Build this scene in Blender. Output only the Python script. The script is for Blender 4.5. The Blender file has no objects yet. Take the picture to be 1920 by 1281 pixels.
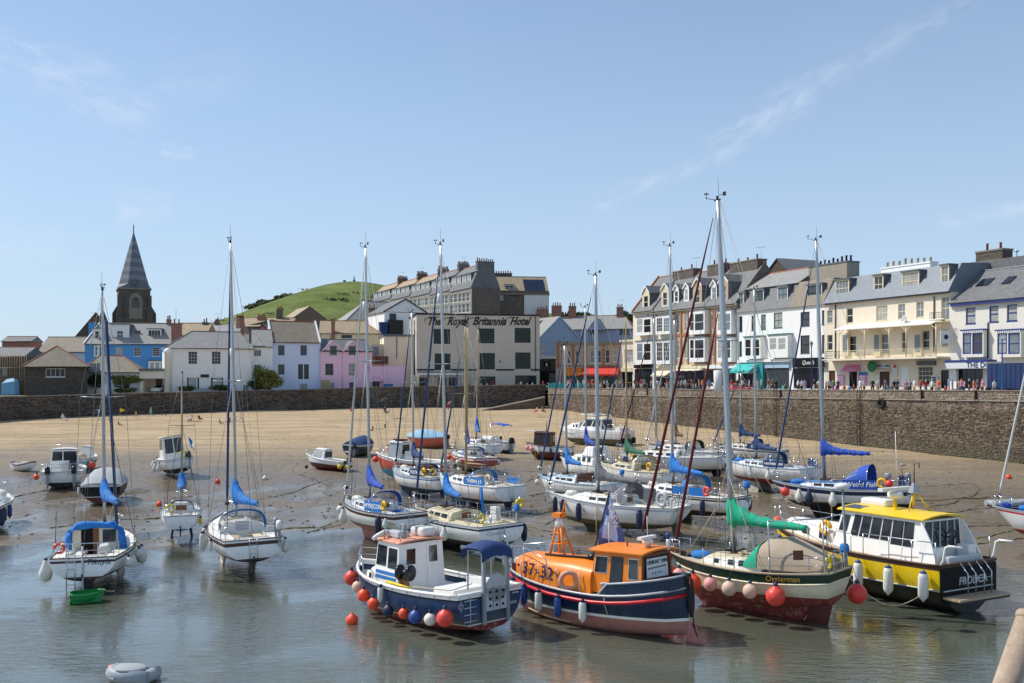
import bpy,math,random
from mathutils import Vector,Matrix
V=Vector
rnd=random.Random(7)
PI=math.pi
SC=bpy.context.scene
COL=SC.collection
# ---------------------------------------------------------------- camera, sky, sun, exposure
F,HY,CZ=1867.0,712.0,9.0  # focal length and horizon of the photograph (1920 px wide), eye height in metres
cam=bpy.data.cameras.new('camera')
cam.sensor_width=36;cam.lens=F/1920*36;cam.shift_y=(HY-640.5)/1920
cam.clip_start=.2;cam.clip_end=12000
co=bpy.data.objects.new('camera',cam);COL.objects.link(co)
co.location=(0,0,CZ);co.rotation_euler=(PI/2,0,0)
SC.camera=co
SUN_EL=math.radians(50);SUN_AZ=V((-.95,.29)).normalized()
sl=bpy.data.lights.new('sun','SUN');sl.energy=4.4;sl.angle=math.radians(.53);sl.color=(1,.945,.87)
so=bpy.data.objects.new('sun',sl);COL.objects.link(so)
sdir=V((SUN_AZ.x*math.cos(SUN_EL),SUN_AZ.y*math.cos(SUN_EL),math.sin(SUN_EL)))
so.rotation_euler=sdir.to_track_quat('Z','Y').to_euler();so.location=(-60,40,90)
vs=SC.view_settings
SC.display_settings.display_device='sRGB'
vs.view_transform='Standard';vs.look='None';vs.gamma=1;vs.exposure=0;vs.use_curve_mapping=False
W=bpy.data.worlds.new('World');SC.world=W;W.use_nodes=True
wt=W.node_tree;wt.nodes.clear()
class NT:
 def __init__(s,t):s.t=t
 def n(s,ty,**k):
  o=s.t.nodes.new('ShaderNode'+ty)
  for a,b in k.items():setattr(o,a,b)
  return o
 def l(s,a,b):s.t.links.new(a,b)
 def m(s,op,a,b=None,c=None,clamp=False):
  o=s.n('Math',operation=op);o.use_clamp=clamp
  for i,x in enumerate((a,b,c)):
   if x is None:continue
   if isinstance(x,(int,float)):o.inputs[i].default_value=x
   else:s.l(x,o.inputs[i])
  return o.outputs[0]
 def mix(s,f,a,b,bt='MIX'):
  o=s.n('Mix',data_type='RGBA',blend_type=bt)
  for i,x in((0,f),(6,a),(7,b)):
   if isinstance(x,(int,float)):o.inputs[i].default_value=x
   elif isinstance(x,(tuple,list)):o.inputs[i].default_value=(*x[:3],1)
   else:s.l(x,o.inputs[i])
  return o.outputs[2]
 def noise(s,vec,scale,detail=4,rough=.55,dist=0):
  o=s.n('TexNoise');o.inputs['Scale'].default_value=scale;o.inputs['Detail'].default_value=detail
  o.inputs['Roughness'].default_value=rough;o.inputs['Distortion'].default_value=dist
  if vec is not None:s.l(vec,o.inputs['Vector'])
  return o.outputs['Fac']
 def ramp(s,f,lo,hi,a=0.,b=1.):
  o=s.n('MapRange');o.interpolation_type='SMOOTHSTEP'
  for i,x in((1,lo),(2,hi),(3,a),(4,b)):o.inputs[i].default_value=x
  s.l(f,o.inputs[0]);return o.outputs[0]
w=NT(wt)
sky=w.n('TexSky');sky.sky_type='NISHITA';sky.sun_disc=False
sky.sun_elevation=SUN_EL;sky.sun_rotation=math.atan2(SUN_AZ.x,SUN_AZ.y)
sky.altitude=10;sky.air_density=1.0;sky.dust_density=.55;sky.ozone_density=2.6
tc=w.n('TexCoord');sx=w.n('SeparateXYZ');w.l(tc.outputs['Generated'],sx.inputs[0])
ysafe=w.m('MAXIMUM',sx.outputs[1],.02)
su=w.m('DIVIDE',sx.outputs[0],ysafe);sv=w.m('DIVIDE',sx.outputs[2],ysafe)
front=w.ramp(sx.outputs[1],.2,.45)
def streak(p0,p1,wd,grow,amp,sc,thr):
 u0,v0,u1,v1=(p0[0]-960)/F,(HY-p0[1])/F,(p1[0]-960)/F,(HY-p1[1])/F
 L=math.hypot(u1-u0,v1-v0);cx,cy=(u1-u0)/L,(v1-v0)/L
 du=w.m('SUBTRACT',su,u0);dv=w.m('SUBTRACT',sv,v0)
 s=w.m('DIVIDE',w.m('ADD',w.m('MULTIPLY',du,cx),w.m('MULTIPLY',dv,cy)),L)
 t=w.m('SUBTRACT',w.m('MULTIPLY',dv,cx),w.m('MULTIPLY',du,cy))
 cv=w.n('CombineXYZ');w.l(w.m('MULTIPLY',s,L*sc),cv.inputs[0]);w.l(w.m('MULTIPLY',t,sc*3.2),cv.inputs[1])
 nz=w.noise(cv.outputs[0],1,6,.62,.5)
 wdn=w.m('MULTIPLY',w.m('ADD',.45,w.m('MULTIPLY',nz,grow)),wd)
 off=w.m('MULTIPLY',w.m('SUBTRACT',w.noise(cv.outputs[0],.35,2),.5),wd*2.2)
 q=w.m('DIVIDE',w.m('ADD',t,off),wdn)
 g=w.m('EXPONENT',w.m('MULTIPLY',w.m('MULTIPLY',q,q),-1))
 e=w.m('MULTIPLY',w.ramp(s,-.08,.12),w.ramp(s,.85,1.1,1,0))
 return w.m('MULTIPLY',w.m('MULTIPLY',g,e),w.m('MULTIPLY',w.ramp(nz,thr,thr+.35),amp))
cl=None
for a in(((1110,385),(1320,302),.007,1.2,.3,26,.35),((1330,290),(1520,165),.010,1.7,.34,24,.33),((1440,200),(1830,-10),.008,1.5,.22,22,.36),
((-60,60),(290,228),.017,1.7,.32,17,.36),((-80,110),(460,150),.022,1.5,.18,12,.4),((300,278),(362,292),.006,1,.3,40,.3),
((220,385),(320,385),.012,1,.3,20,.3),((1760,415),(1960,385),.006,1,.35,20,.3),((-40,440),(120,470),.012,1,.3,14,.3)):
 k=streak(*a);cl=k if cl is None else w.m('ADD',cl,k)
veil=w.m('MULTIPLY',w.ramp(w.noise(tc.outputs['Generated'],2.2,5,.6,.4),.45,.8),.06)
cl=w.m('MULTIPLY',w.m('ADD',cl,veil),front,clamp=True)
horiz=w.ramp(sx.outputs[2],0,.42,.72,.25)
skyc=w.mix(horiz,sky.outputs[0],(4.55,5.3,6.45))
skyc=w.mix(1,skyc,(.92,1.005,1.06),'MULTIPLY')
skyc=w.mix(cl,skyc,(5.6,6.3,7.4))
bg=w.n('Background');bg.inputs[1].default_value=.132
w.l(skyc,bg.inputs[0]);wo=w.n('OutputWorld');w.l(bg.outputs[0],wo.inputs[0])
# ---------------------------------------------------------------- materials
MATS={}
def srgb(h):
 r=[int(h[i:i+2],16)/255 for i in(0,2,4)]
 return tuple(c/12.92 if c<=.04045 else((c+.055)/1.055)**2.4 for c in r)
def mk(name):
 m=bpy.data.materials.new(name);m.use_nodes=True;m.node_tree.nodes.clear()
 t=NT(m.node_tree);b=t.n('BsdfPrincipled');o=t.n('OutputMaterial');t.l(b.outputs[0],o.inputs[0])
 tc=t.n('TexCoord');MATS[name]=m
 return m,t,b,tc.outputs['Object']
def pm(name,col,rough=.5,var=.14,sc=2.5,bump=0,bsc=25,metal=0,spec=.5,streak=0,scum=0,dirt=None,isl=0,dn=(.52,.75),ds=3):
 """a plain paint, cloth, metal ... with tone variation, wear and fine relief"""
 m,t,b,o=mk(name)
 if isinstance(col,str):col=srgb(col)
 v=t.noise(o,sc,5,.6)
 c=t.mix(1,col,t.mix(v,tuple([1-var*1.3]*3),tuple([1+var]*3)),'MULTIPLY')
 if isl:
  g=t.n('NewGeometry');k=t.m('ADD',1-isl,t.m('MULTIPLY',g.outputs['Random Per Island'],2*isl))
  cc=t.n('CombineXYZ');[t.l(k,cc.inputs[i])for i in range(3)]
  c=t.mix(1,c,cc.outputs[0],'MULTIPLY')
 if dirt:
  c=t.mix(t.ramp(t.noise(o,ds,6,.65),*dn),c,dirt)
 if streak:
  mp=t.n('Mapping');mp.inputs['Scale'].default_value=(7,7,.35);t.l(o,mp.inputs[0])
  c=t.mix(t.m('MULTIPLY',t.ramp(t.noise(mp.outputs[0],1.6,5,.6),.5,.8),streak),c,(.16,.13,.09))
 if scum:  # weed and grime along the waterline, scuffs above it
  sz=t.n('SeparateXYZ');t.l(o,sz.inputs[0]);mp=t.n('Mapping');mp.inputs['Scale'].default_value=(3,3,.8);t.l(o,mp.inputs[0])
  zz=t.m('ADD',sz.outputs[2],t.m('MULTIPLY',t.m('SUBTRACT',t.noise(mp.outputs[0],1.3,6,.7),.5),.9))
  c=t.mix(t.ramp(zz,.12,.62,.62*scum,0),c,(.12,.11,.06));c=t.mix(t.ramp(t.noise(o,2.6,9,.78),.62,.74,0,.4*scum),c,(.2,.17,.13))
 t.l(c,b.inputs['Base Color'])
 b.inputs['Metallic'].default_value=metal;b.inputs['Specular IOR Level'].default_value=spec
 t.l(t.m('ADD',rough-.08,t.m('MULTIPLY',t.noise(o,sc*2.7,3),.16)),b.inputs['Roughness'])
 if bump:
  bp=t.n('Bump');bp.inputs['Strength'].default_value=bump;bp.inputs['Distance'].default_value=.02
  t.l(t.noise(o,bsc,4),bp.inputs['Height']);t.l(bp.outputs[0],b.inputs['Normal'])
 return m
def brickmat(name,c1,c2,mortar,bw,bh,var=.5,rough=.8,lich=None,bump=.5,mort=.012,axis=0):
 """coursed stone, brick or slate; the courses follow height"""
 m,t,b,o=mk(name)
 s=t.n('SeparateXYZ');t.l(o,s.inputs[0])
 k=t.n('CombineXYZ')
 t.l(t.m('ADD',s.outputs[0],s.outputs[1])if axis==0 else s.outputs[axis-1],k.inputs[0])
 t.l(s.outputs[2],k.inputs[1])
 br=t.n('TexBrick');t.l(k.outputs[0],br.inputs['Vector'])
 br.inputs['Color1'].default_value=(*c1,1);br.inputs['Color2'].default_value=(*c2,1);br.inputs['Mortar'].default_value=(*mortar,1)
 br.inputs['Scale'].default_value=1;br.inputs['Brick Width'].default_value=bw;br.inputs['Row Height'].default_value=bh
 br.inputs['Mortar Size'].default_value=mort;br.inputs['Bias'].default_value=0
 c=t.mix(1,br.outputs[0],t.mix(t.noise(o,.8,6,.65),tuple([1-var]*3),tuple([1+var]*3)),'MULTIPLY')
 if lich:c=t.mix(t.ramp(t.noise(o,1.1,7,.7),.5,.78,0,.8),c,lich)
 t.l(c,b.inputs['Base Color']);b.inputs['Roughness'].default_value=rough
 bp=t.n('Bump');bp.inputs['Strength'].default_value=bump;bp.inputs['Distance'].default_value=.03
 t.l(t.m('ADD',t.m('MULTIPLY',br.outputs['Fac'],-1),t.m('MULTIPLY',t.noise(o,9,3),.5)),bp.inputs['Height'])
 t.l(bp.outputs[0],b.inputs['Normal'])
 return m
def glassmat(name,col,rough=.06):
 m,t,b,o=mk(name)
 t.l(t.mix(t.noise(o,.9,3),tuple(c*.5 for c in col),tuple(c*1.7 for c in col)),b.inputs['Base Color'])
 b.inputs['Roughness'].default_value=rough;b.inputs['Specular IOR Level'].default_value=.5
 bp=t.n('Bump');bp.inputs['Strength'].default_value=.05;bp.inputs['Distance'].default_value=.05
 t.l(t.noise(o,.8,2),bp.inputs['Height']);t.l(bp.outputs[0],b.inputs['Normal'])
 return m
pm('gel_white','f3f1eb',.28,.06,1.6,streak=.14,scum=.38)
pm('gel_cream','e0d7b8',.34,.08,1.6,streak=.22,scum=.6)
pm('gel_grey','b9bdbf',.35,.08,2,streak=.12)
pm('deck_white','e6e3d9',.5,.08,3,.1,60,dirt=(.5,.46,.38),dn=(.64,.92))
pm('deck_cream','cfc3a2',.55,.08,3,.1,60,dirt=(.42,.36,.26),dn=(.6,.9))
pm('deck_blue','4d79a8',.55,.1,3,.1,60)
pm('teak','b79f80',.65,.16,6,.15,40)
pm('wood_dark','4a2a18',.45,.2,5,.1,30)
pm('wood_varnish','7b4520',.3,.2,6,.1,40)
pm('navy_paint','132843',.3,.18,1.8,streak=.25,scum=1)
pm('blue_paint','1c3f66',.32,.18,1.8,streak=.3,scum=1)
pm('black_paint','08090b',.4,.25,2,streak=.1,scum=.2,spec=.3)
pm('green_paint','0e2f22',.32,.18,2,streak=.2,scum=.6)
pm('red_paint','b2301f',.4,.18,2,streak=.3,scum=.8)
pm('salmon_paint','cf5a40',.45,.16,2,streak=.3,scum=.6)
pm('maroon_paint','5a1d1b',.4,.15,2,streak=.1)
pm('yellow_paint','ecc708',.35,.1,1.5,streak=.3,scum=.8)
pm('orange_paint','ee8418',.42,.12,1.6,streak=.3,dirt=(.45,.2,.06),dn=(.6,.85))
pm('brown_paint','6b3519',.45,.14,2.5,streak=.1)
pm('teal_paint','3f9db0',.5,.15,2)
pm('pale_blue_paint','a9c6d8',.4,.08,2)
pm('blue_stripe','2b6fae',.35,.1,2)
pm('red_stripe','c8202c',.35,.08,2)
pm('white_stripe','e8e6df',.4,.05,2,dirt=(.5,.4,.3),dn=(.62,.85))
pm('antifoul_red','7a2f28',.8,.28,3.5,.35,18,dirt=(.42,.30,.24),dn=(.5,.8),ds=5)
pm('antifoul_pink','a8736a',.85,.22,3.5,.3,18,dirt=(.2,.1,.08),dn=(.5,.85),ds=4)
pm('antifoul_blue','1d3550',.8,.25,3.5,.3,18,dirt=(.12,.12,.08),dn=(.5,.8),ds=5)
pm('antifoul_black','1b1917',.8,.3,3.5,.3,18,dirt=(.2,.17,.11),dn=(.5,.8),ds=5)
pm('antifoul_green','5d5c3e',.85,.3,3.5,.3,18,dirt=(.13,.1,.07),dn=(.45,.75),ds=4)
pm('antifoul_teal','4f9ba6',.85,.2,3,.3,18,dirt=(.2,.25,.2),dn=(.5,.8),ds=4)
pm('keel_grey','b6b1a2',.8,.2,4,.2,20,dirt=(.2,.18,.12),dn=(.45,.8))
pm('alloy','b9bfc4',.38,.08,3,metal=.75)
pm('steel','c9ccce',.22,.06,4,metal=.9)
pm('wood_mast','a6926a',.5,.14,5)
pm('wire','6f7275',.4,.1,3,metal=.5)
pm('rope_pale','b8ab90',.85,.15,9,.3,60)
pm('rope_dark','2b2721',.9,.25,3,.3,60,dirt=(.09,.11,.03),dn=(.5,.7),ds=.8)
pm('weed_rope','6b7024',.9,.3,2,.3,60,dirt=(.07,.06,.04),dn=(.48,.62),ds=.7)
pm('canvas_blue','2479c8',.85,.12,4,.5,14)
pm('canvas_royal','2b54b4',.85,.12,4,.5,14)
pm('canvas_navy','26406e',.85,.14,4,.5,14)
pm('canvas_green','12a17c',.85,.1,4,.5,14)
pm('canvas_dark_green','2c6a50',.85,.12,4,.5,14)
pm('canvas_grey','6f7074',.85,.1,4,.5,14)
pm('canvas_pale_grey','a2a7a6',.8,.12,3,.4,12)
pm('canvas_beige','ac9c88',.88,.09,4,.5,14)
pm('canvas_cream','d2c6a8',.88,.09,4,.5,14)
pm('canvas_brown','7d5a46',.88,.12,4,.5,14)
pm('canvas_sky','8fb6cd',.8,.1,3,.4,10)
pm('canvas_black','1b1d22',.85,.15,4,.4,14)
pm('sail_maroon','5d1c20',.85,.15,4,.4,14)
pm('sail_navy','2a4670',.85,.15,4,.4,14)
pm('sail_white','c9c7bf',.8,.1,4,.4,14)
pm('rubber_black','141414',.7,.2,5)
pm('rubber_grey','9aa0a4',.55,.08,4,dirt=(.25,.25,.22),dn=(.55,.85))
pm('plastic_white','e3e2dc',.35,.05,3,dirt=(.5,.47,.4),dn=(.62,.9))
pm('buoy_orange','f2522c',.45,.1,4,dirt=(.55,.16,.1),dn=(.55,.85),ds=5)
pm('buoy_red','e34536',.45,.1,4,dirt=(.6,.25,.2),dn=(.55,.85),ds=5)
pm('buoy_pink','e39a92',.55,.1,4,dirt=(.75,.55,.45),dn=(.5,.8),ds=5)
pm('buoy_pale','d8b7a0',.55,.12,4,dirt=(.6,.35,.2),dn=(.5,.85),ds=6)
pm('buoy_blue','23458a',.45,.12,4,dirt=(.1,.14,.25),dn=(.5,.85),ds=5)
pm('buoy_navy','1a2648',.5,.15,4)
pm('buoy_white','dad8ce',.5,.08,4,dirt=(.4,.37,.3),dn=(.52,.85),ds=5)
pm('buoy_yellow','e6c91c',.5,.1,4)
pm('plastic_yellow','eab511',.5,.08,4)
pm('plastic_green','12803c',.38,.12,3,dirt=(.02,.14,.06),dn=(.55,.85))
pm('engine_black','17181a',.3,.15,4)
pm('engine_grey','8d949a',.35,.1,4)
pm('solar','1c2440',.2,.2,9)
pm('letter_white','f0f0ec',.5,.04)
pm('letter_grey','b5b7ba',.5,.06)
pm('letter_navy','1c2a5e',.5,.06)
pm('letter_dark','252d2b',.6,.1)
pm('letter_gold','b89440',.4,.1)
pm('sign_white','d9dcdc',.5,.05)
pm('sign_black','111214',.6,.1,spec=.2)
pm('sign_blue','1d76c4',.6,.08)
pm('sign_pink','e48ab4',.6,.1)
pm('sign_green','2a8a54',.5,.1)
pm('sign_red','c8442e',.5,.1)
pm('flag_blue','5a6aa6',.85,.15,3,.3,10)
pm('flag_pale','bcd6f0',.85,.1,3)
glassmat('glass_dark',(.012,.014,.017))
glassmat('glass_grey',(.05,.055,.06),.12)
glassmat('glass_blind',(.17,.2,.23),.25)
glassmat('glass_net',(.34,.34,.32),.3)
glassmat('glass_green',(.008,.02,.016),.3)
glassmat('boat_glass',(.02,.024,.03),.05)
m,t,b,o=mk('clear_vinyl');b.inputs['Base Color'].default_value=(.35,.38,.4,1);b.inputs['Roughness'].default_value=.12;b.inputs['Alpha'].default_value=.45
# house finishes
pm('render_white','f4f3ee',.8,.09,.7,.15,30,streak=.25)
pm('render_grey_white','dddcd5',.85,.07,.7,.15,30,streak=.14)
pm('render_cream','eaddc6',.8,.08,.7,.12,30,streak=.25)
pm('render_pale_cream','e6e0d2',.8,.07,.7,.12,30,streak=.22)
pm('render_taupe','d0c4b5',.85,.07,.5,.12,30,streak=.25)
pm('roof_faded','d98d6c',.6,.16,2.2,.15,30,dirt=(.62,.48,.38),dn=(.42,.7))
pm('render_blue','5a9ed8',.8,.06,.7,.12,30,streak=.08)
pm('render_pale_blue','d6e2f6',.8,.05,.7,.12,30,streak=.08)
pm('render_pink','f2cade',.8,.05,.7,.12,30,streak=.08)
pm('render_slate_blue','9fa9be',.8,.07,.7,.12,30,streak=.12)
pm('render_buff','dccfac',.85,.07,.7,.12,30,streak=.12)
pm('render_brown','6e6053',.85,.15,.8,.2,25,streak=.2)
pm('trim_white','f0efea',.5,.05,2)
pm('trim_cream','dfd3b0',.5,.05,2)
pm('trim_green','2c6b5c',.5,.1,2)
pm('trim_dark_green','16332c',.5,.1,2)
pm('trim_black','191b1d',.5,.12,2)
pm('trim_blue','26387c',.45,.08,2)
pm('trim_teal','2f9e9c',.5,.1,2)
pm('trim_grey','7d8284',.55,.1,2)
pm('lead','5f666c',.5,.12,2)
pm('iron_black','1c1d1d',.5,.2,5)
pm('iron_rust','3b2a20',.8,.3,6,.3,30)
pm('ridge_tile','a9603f',.8,.2,3,dirt=(.3,.24,.18),dn=(.5,.8))
pm('pot_clay','9c5a3a',.8,.25,3,isl=.35)
pm('pot_buff','9d8a68',.8,.25,3,isl=.3)
pm('concrete','9c9384',.85,.16,1.5,.25,20,streak=.2)
pm('asphalt','55534f',.9,.15,1,.2,40)
pm('paving','8d857a',.9,.15,1,.2,20)
pm('awning_orange','ee7a1c',.8,.07,2,.2,15)
pm('awning_red','d8402f',.8,.08,2,.2,15)
pm('awning_teal','3bb0ac',.8,.07,2,.2,15)
pm('awning_cream','dcd2b8',.8,.07,2,.2,15)
pm('lorry_blue','1f3661',.5,.12,1.2,.25,6)
pm('tarp_blue','7fb0cc',.6,.1,2,.3,8)
pm('grass_bank','55703a',.95,.3,1.2,.4,12)
brickmat('slate',(.135,.137,.142),(.19,.19,.19),(.07,.07,.075),.35,.17,.22,.6,(.25,.22,.14),.35,.01)
brickmat('slate_blue',(.17,.2,.235),(.215,.245,.275),(.1,.115,.13),.35,.16,.12,.45,None,.3,.01)
brickmat('slate_brown',(.21,.18,.135),(.28,.235,.17),(.11,.09,.07),.35,.17,.3,.7,(.34,.26,.12),.35,.01)
brickmat('slate_pale',(.27,.265,.25),(.33,.32,.30),(.17,.165,.155),.35,.17,.22,.65,(.36,.32,.22),.3,.01)
brickmat('slate_tan',(.34,.26,.16),(.42,.33,.21),(.2,.15,.1),.4,.2,.25,.7,(.3,.22,.1),.3,.01)
brickmat('spire_slate',(.12,.13,.15),(.16,.17,.19),(.08,.085,.1),.5,.25,.2,.55,None,.25,.01)
brickmat('spire_band',(.2,.215,.235),(.25,.26,.28),(.13,.14,.155),.5,.25,.15,.55,None,.25,.01)
brickmat('rubble_dark',(.085,.068,.054),(.15,.118,.09),(.05,.042,.035),.5,.2,.45,.9,None,.6,.02)
brickmat('rubble_brown',(.13,.105,.085),(.21,.165,.13),(.09,.075,.06),.55,.22,.4,.9,None,.6,.02)
brickmat('church_stone',(.10,.082,.066),(.16,.13,.105),(.075,.064,.054),.7,.3,.35,.9,None,.5,.02)
brickmat('terrace_stone',(.27,.245,.21),(.38,.34,.29),(.2,.18,.15),.5,.22,.3,.85,None,.4,.02)
brickmat('tan_brick',(.48,.34,.21),(.56,.41,.27),(.5,.42,.32),.24,.08,.15,.8,None,.3,.006)
brickmat('red_brick',(.28,.105,.065),(.38,.15,.09),(.3,.25,.2),.24,.08,.25,.85,None,.35,.008)
pm('dressed_stone','8f8676',.85,.12,2,.2,20)
pm('orange_brick','a5704f',.85,.12,3,.2,30)
def M(n):return MATS[n]
# ---------------------------------------------------------------- mesh helpers
class MB:
 def __init__(s):s.v=[];s.f=[];s.m=[];s.s=[]
 def add(s,vs,fs,mi=0,sm=False):
  k=len(s.v);s.v+=[tuple(v)for v in vs]
  for f in fs:s.f.append([k+i for i in f]);s.m.append(mi);s.s.append(sm)
  return s
 def hexa(s,p,mi=0):
  return s.add(p,((0,3,2,1),(4,5,6,7),(0,1,5,4),(1,2,6,5),(2,3,7,6),(3,0,4,7)),mi)
 def box(s,x0,y0,z0,x1,y1,z1,mi=0):
  x0,x1=min(x0,x1),max(x0,x1);y0,y1=min(y0,y1),max(y0,y1);z0,z1=min(z0,z1),max(z0,z1)
  return s.hexa(((x0,y0,z0),(x1,y0,z0),(x1,y1,z0),(x0,y1,z0),(x0,y0,z1),(x1,y0,z1),(x1,y1,z1),(x0,y1,z1)),mi)
 def loft(s,rings,closed=True,cap=True,mi=0,sm=True,mis=None):
  n=len(rings[0]);vs=[p for r in rings for p in r];k=len(s.v);s.v+=[tuple(v)for v in vs]
  for i in range(len(rings)-1):
   for j in range(n if closed else n-1):
    a,b=i*n+j,i*n+(j+1)%n
    s.f.append([k+a,k+b,k+b+n,k+a+n]);s.m.append(mis[i]if mis else mi);s.s.append(sm)
  if cap and closed:
   s.f.append([k+j for j in range(n)][::-1]);s.m.append(mis[0]if mis else mi);s.s.append(False)
   q=(len(rings)-1)*n;s.f.append([k+q+j for j in range(n)]);s.m.append(mis[-1]if mis else mi);s.s.append(False)
  return s
 def tube(s,pts,r,n=6,mi=0,cap=True,sm=True):
  pts=[V(p)for p in pts];rs=r if isinstance(r,(list,tuple))else[r]*len(pts)
  d0=(pts[1]-pts[0]).normalized();up=V((0,0,1))if abs(d0.z)<.9 else V((1,0,0))
  rings=[]
  for i,p in enumerate(pts):
   d=(pts[min(i+1,len(pts)-1)]-pts[max(i-1,0)]).normalized()
   a=d.cross(up)
   if a.length<1e-4:a=d.cross(V((0,1,0)))
   a.normalize();b=d.cross(a)
   rings.append([p+(a*math.cos(2*PI*k/n)+b*math.sin(2*PI*k/n))*rs[i]for k in range(n)])
  return s.loft(rings,True,cap,mi,sm)
 def lathe(s,prof,c=(0,0,0),n=12,mi=0,ax=None,sm=True):
  R=V(ax).to_track_quat('Z','Y').to_matrix()if ax is not None else Matrix.Identity(3)
  rings=[[V(c)+R@V((r*math.cos(2*PI*k/n),r*math.sin(2*PI*k/n),z))for k in range(n)]for r,z in prof]
  return s.loft(rings,True,True,mi,sm)
 def ball(s,c,r,n=12,mi=0,sq=1,ax=None):
  return s.lathe([(max(r*math.sin(PI*i/8),.001),-r*sq*math.cos(PI*i/8))for i in range(9)],c,n,mi,ax)
 def torus(s,c,R,r,ax=(0,0,1),n=20,k=8,mi=0,arc=1.):
  Q=V(ax).to_track_quat('Z','Y').to_matrix();rings=[]
  steps=n if arc==1. else n+1
  for i in range(steps):
   a=2*PI*arc*i/n
   rings.append([V(c)+Q@V(((R+r*math.cos(2*PI*j/k))*math.cos(a),(R+r*math.cos(2*PI*j/k))*math.sin(a),r*math.sin(2*PI*j/k)))for j in range(k)])
  if arc==1.:rings.append(rings[0])
  return s.loft(rings,True,arc!=1.,mi,True)
 def quadslab(s,p00,p10,p11,p01,th,mi=0,off=0.):
  p=[V(q)for q in(p00,p10,p11,p01)];n=(p[1]-p[0]).cross(p[3]-p[0]).normalized()
  a=[q+n*off for q in p];b=[q+n*(off+th)for q in p]
  return s.hexa(a+b,mi)
 def mesh(s,name,mats):
  me=bpy.data.meshes.new(name);me.from_pydata(s.v,[],s.f)
  for m in([mats]if isinstance(mats,str)else mats):me.materials.append(MATS[m])
  me.polygons.foreach_set('material_index',s.m);me.polygons.foreach_set('use_smooth',s.s);me.update()
  return me
 def build(s,name,mats,parent=None,loc=None,bev=0):
  o=bpy.data.objects.new(name,s.mesh(name,mats));COL.objects.link(o)
  if parent is not None:o.parent=parent
  if loc is not None:o.location=loc
  if bev:
   b=o.modifiers.new('bevel','BEVEL');b.width=bev;b.segments=2;b.limit_method='ANGLE';b.angle_limit=.7
  return o
def ob(name,me,parent=None,mw=None):
 o=bpy.data.objects.new(name,me);COL.objects.link(o)
 if parent is not None:o.parent=parent
 if mw is not None:o.matrix_local=mw
 return o
def tag(o,label=None,cat=None,group=None,kind=None):
 for k,v in(('label',label),('category',cat),('group',group),('kind',kind)):
  if v:o[k]=v
 return o
def thing(name,label,cat,loc=(0,0,0),group=None,mw=None):
 o=bpy.data.objects.new(name,None);COL.objects.link(o);o.empty_display_size=.3
 if mw is not None:o.matrix_world=mw
 else:o.location=loc
 return tag(o,label,cat,group)
def text(s,size,mat,parent,mw,shear=0,off=0.,name='lettering',ext=.006,sp=1.,align='CENTER'):
 cu=bpy.data.curves.new('t','FONT');cu.body=s;cu.size=size;cu.extrude=ext;cu.offset=off;cu.shear=shear
 cu.align_x=align;cu.align_y='CENTER';cu.space_character=sp;cu.resolution_u=3
 t=bpy.data.objects.new('t',cu);COL.objects.link(t)
 me=bpy.data.meshes.new_from_object(t);bpy.data.objects.remove(t);bpy.data.curves.remove(cu)
 me.materials.clear();me.materials.append(MATS[mat]);me.name=name
 return ob(name,me,parent,mw)
def textfit(s,width,mat,parent,mw,shear=0,off=0.,ext=.006,ht=None):
 e=text(s,1,mat,parent,mw,shear,off,'lettering',ext);xs=[v.co.x for v in e.data.vertices];ys=[v.co.y for v in e.data.vertices];k=width/(max(xs)-min(xs));ky=k if ht is None else ht/(max(ys)-min(ys))
 e.data.transform(Matrix.Diagonal((k,ky,1,1))@Matrix.Translation((-(max(xs)+min(xs))/2,0,0)));return e
def frame(o,x,y):
 """matrix with origin o, x axis x, y axis y"""
 x=V(x).normalized();z=x.cross(V(y)).normalized();y=z.cross(x)
 m=Matrix((x,y,z)).transposed().to_4x4();m.translation=V(o);return m
def smooth(t):t=max(0,min(1,t));return t*t*(3-2*t)
def waterline(x):return 57-.30*max(0,x)+.05*min(0,x)
def gz(x,y):
 y0=waterline(x);a=(y-y0)
 z=a*.012 if a<22 else .264+(a-22)*.028
 return z+.05*math.sin(x*.21+y*.13)*smooth((y-45)/20)+.035*math.sin(x*.53-y*.37)
def at(px,d,z=None):
 x=(px-960)/F*d
 return V((x,d,gz(x,d)if z is None else z))
def zpx(py,d):return CZ+(HY-py)/F*d
# ================================================================ the setting
m,t,b,o=mk('shore')
sp=t.n('SeparateXYZ');t.l(o,sp.inputs[0])
wy=t.m('ADD',sp.outputs[1],t.m('MULTIPLY',t.m('MAXIMUM',sp.outputs[0],0),.30))
rel=t.m('SUBTRACT',wy,57)
big=t.noise(o,.09,5,.6,.6)
rel2=t.m('ADD',rel,t.m('MULTIPLY',t.m('SUBTRACT',big,.5),34))
dry=t.ramp(rel2,30,72)
st=t.n('Mapping');st.inputs['Scale'].default_value=(.05,.42,1);t.l(o,st.inputs[0])
streaks=t.noise(st.outputs[0],1.4,7,.68,.8)
fine=t.noise(o,2.2,8,.7)
wetc=t.mix(t.ramp(fine,.3,.75),(.135,.105,.07),(.235,.187,.128))
dryc=t.mix(t.ramp(streaks,.36,.66),(.335,.24,.132),(.55,.415,.245))
dryc=t.mix(t.ramp(t.noise(o,.5,6,.7),.52,.8,0,.5),dryc,(.19,.14,.085))
c=t.mix(dry,wetc,dryc)
c=t.mix(t.ramp(t.noise(o,.8,6,.72,1.2),.58,.70,0,.6),c,(.062,.052,.028));c=t.mix(t.ramp(t.noise(o,3.2,5,.75,.6),.60,.70,0,.5),c,(.085,.066,.04))
t.l(c,b.inputs['Base Color'])
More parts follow.
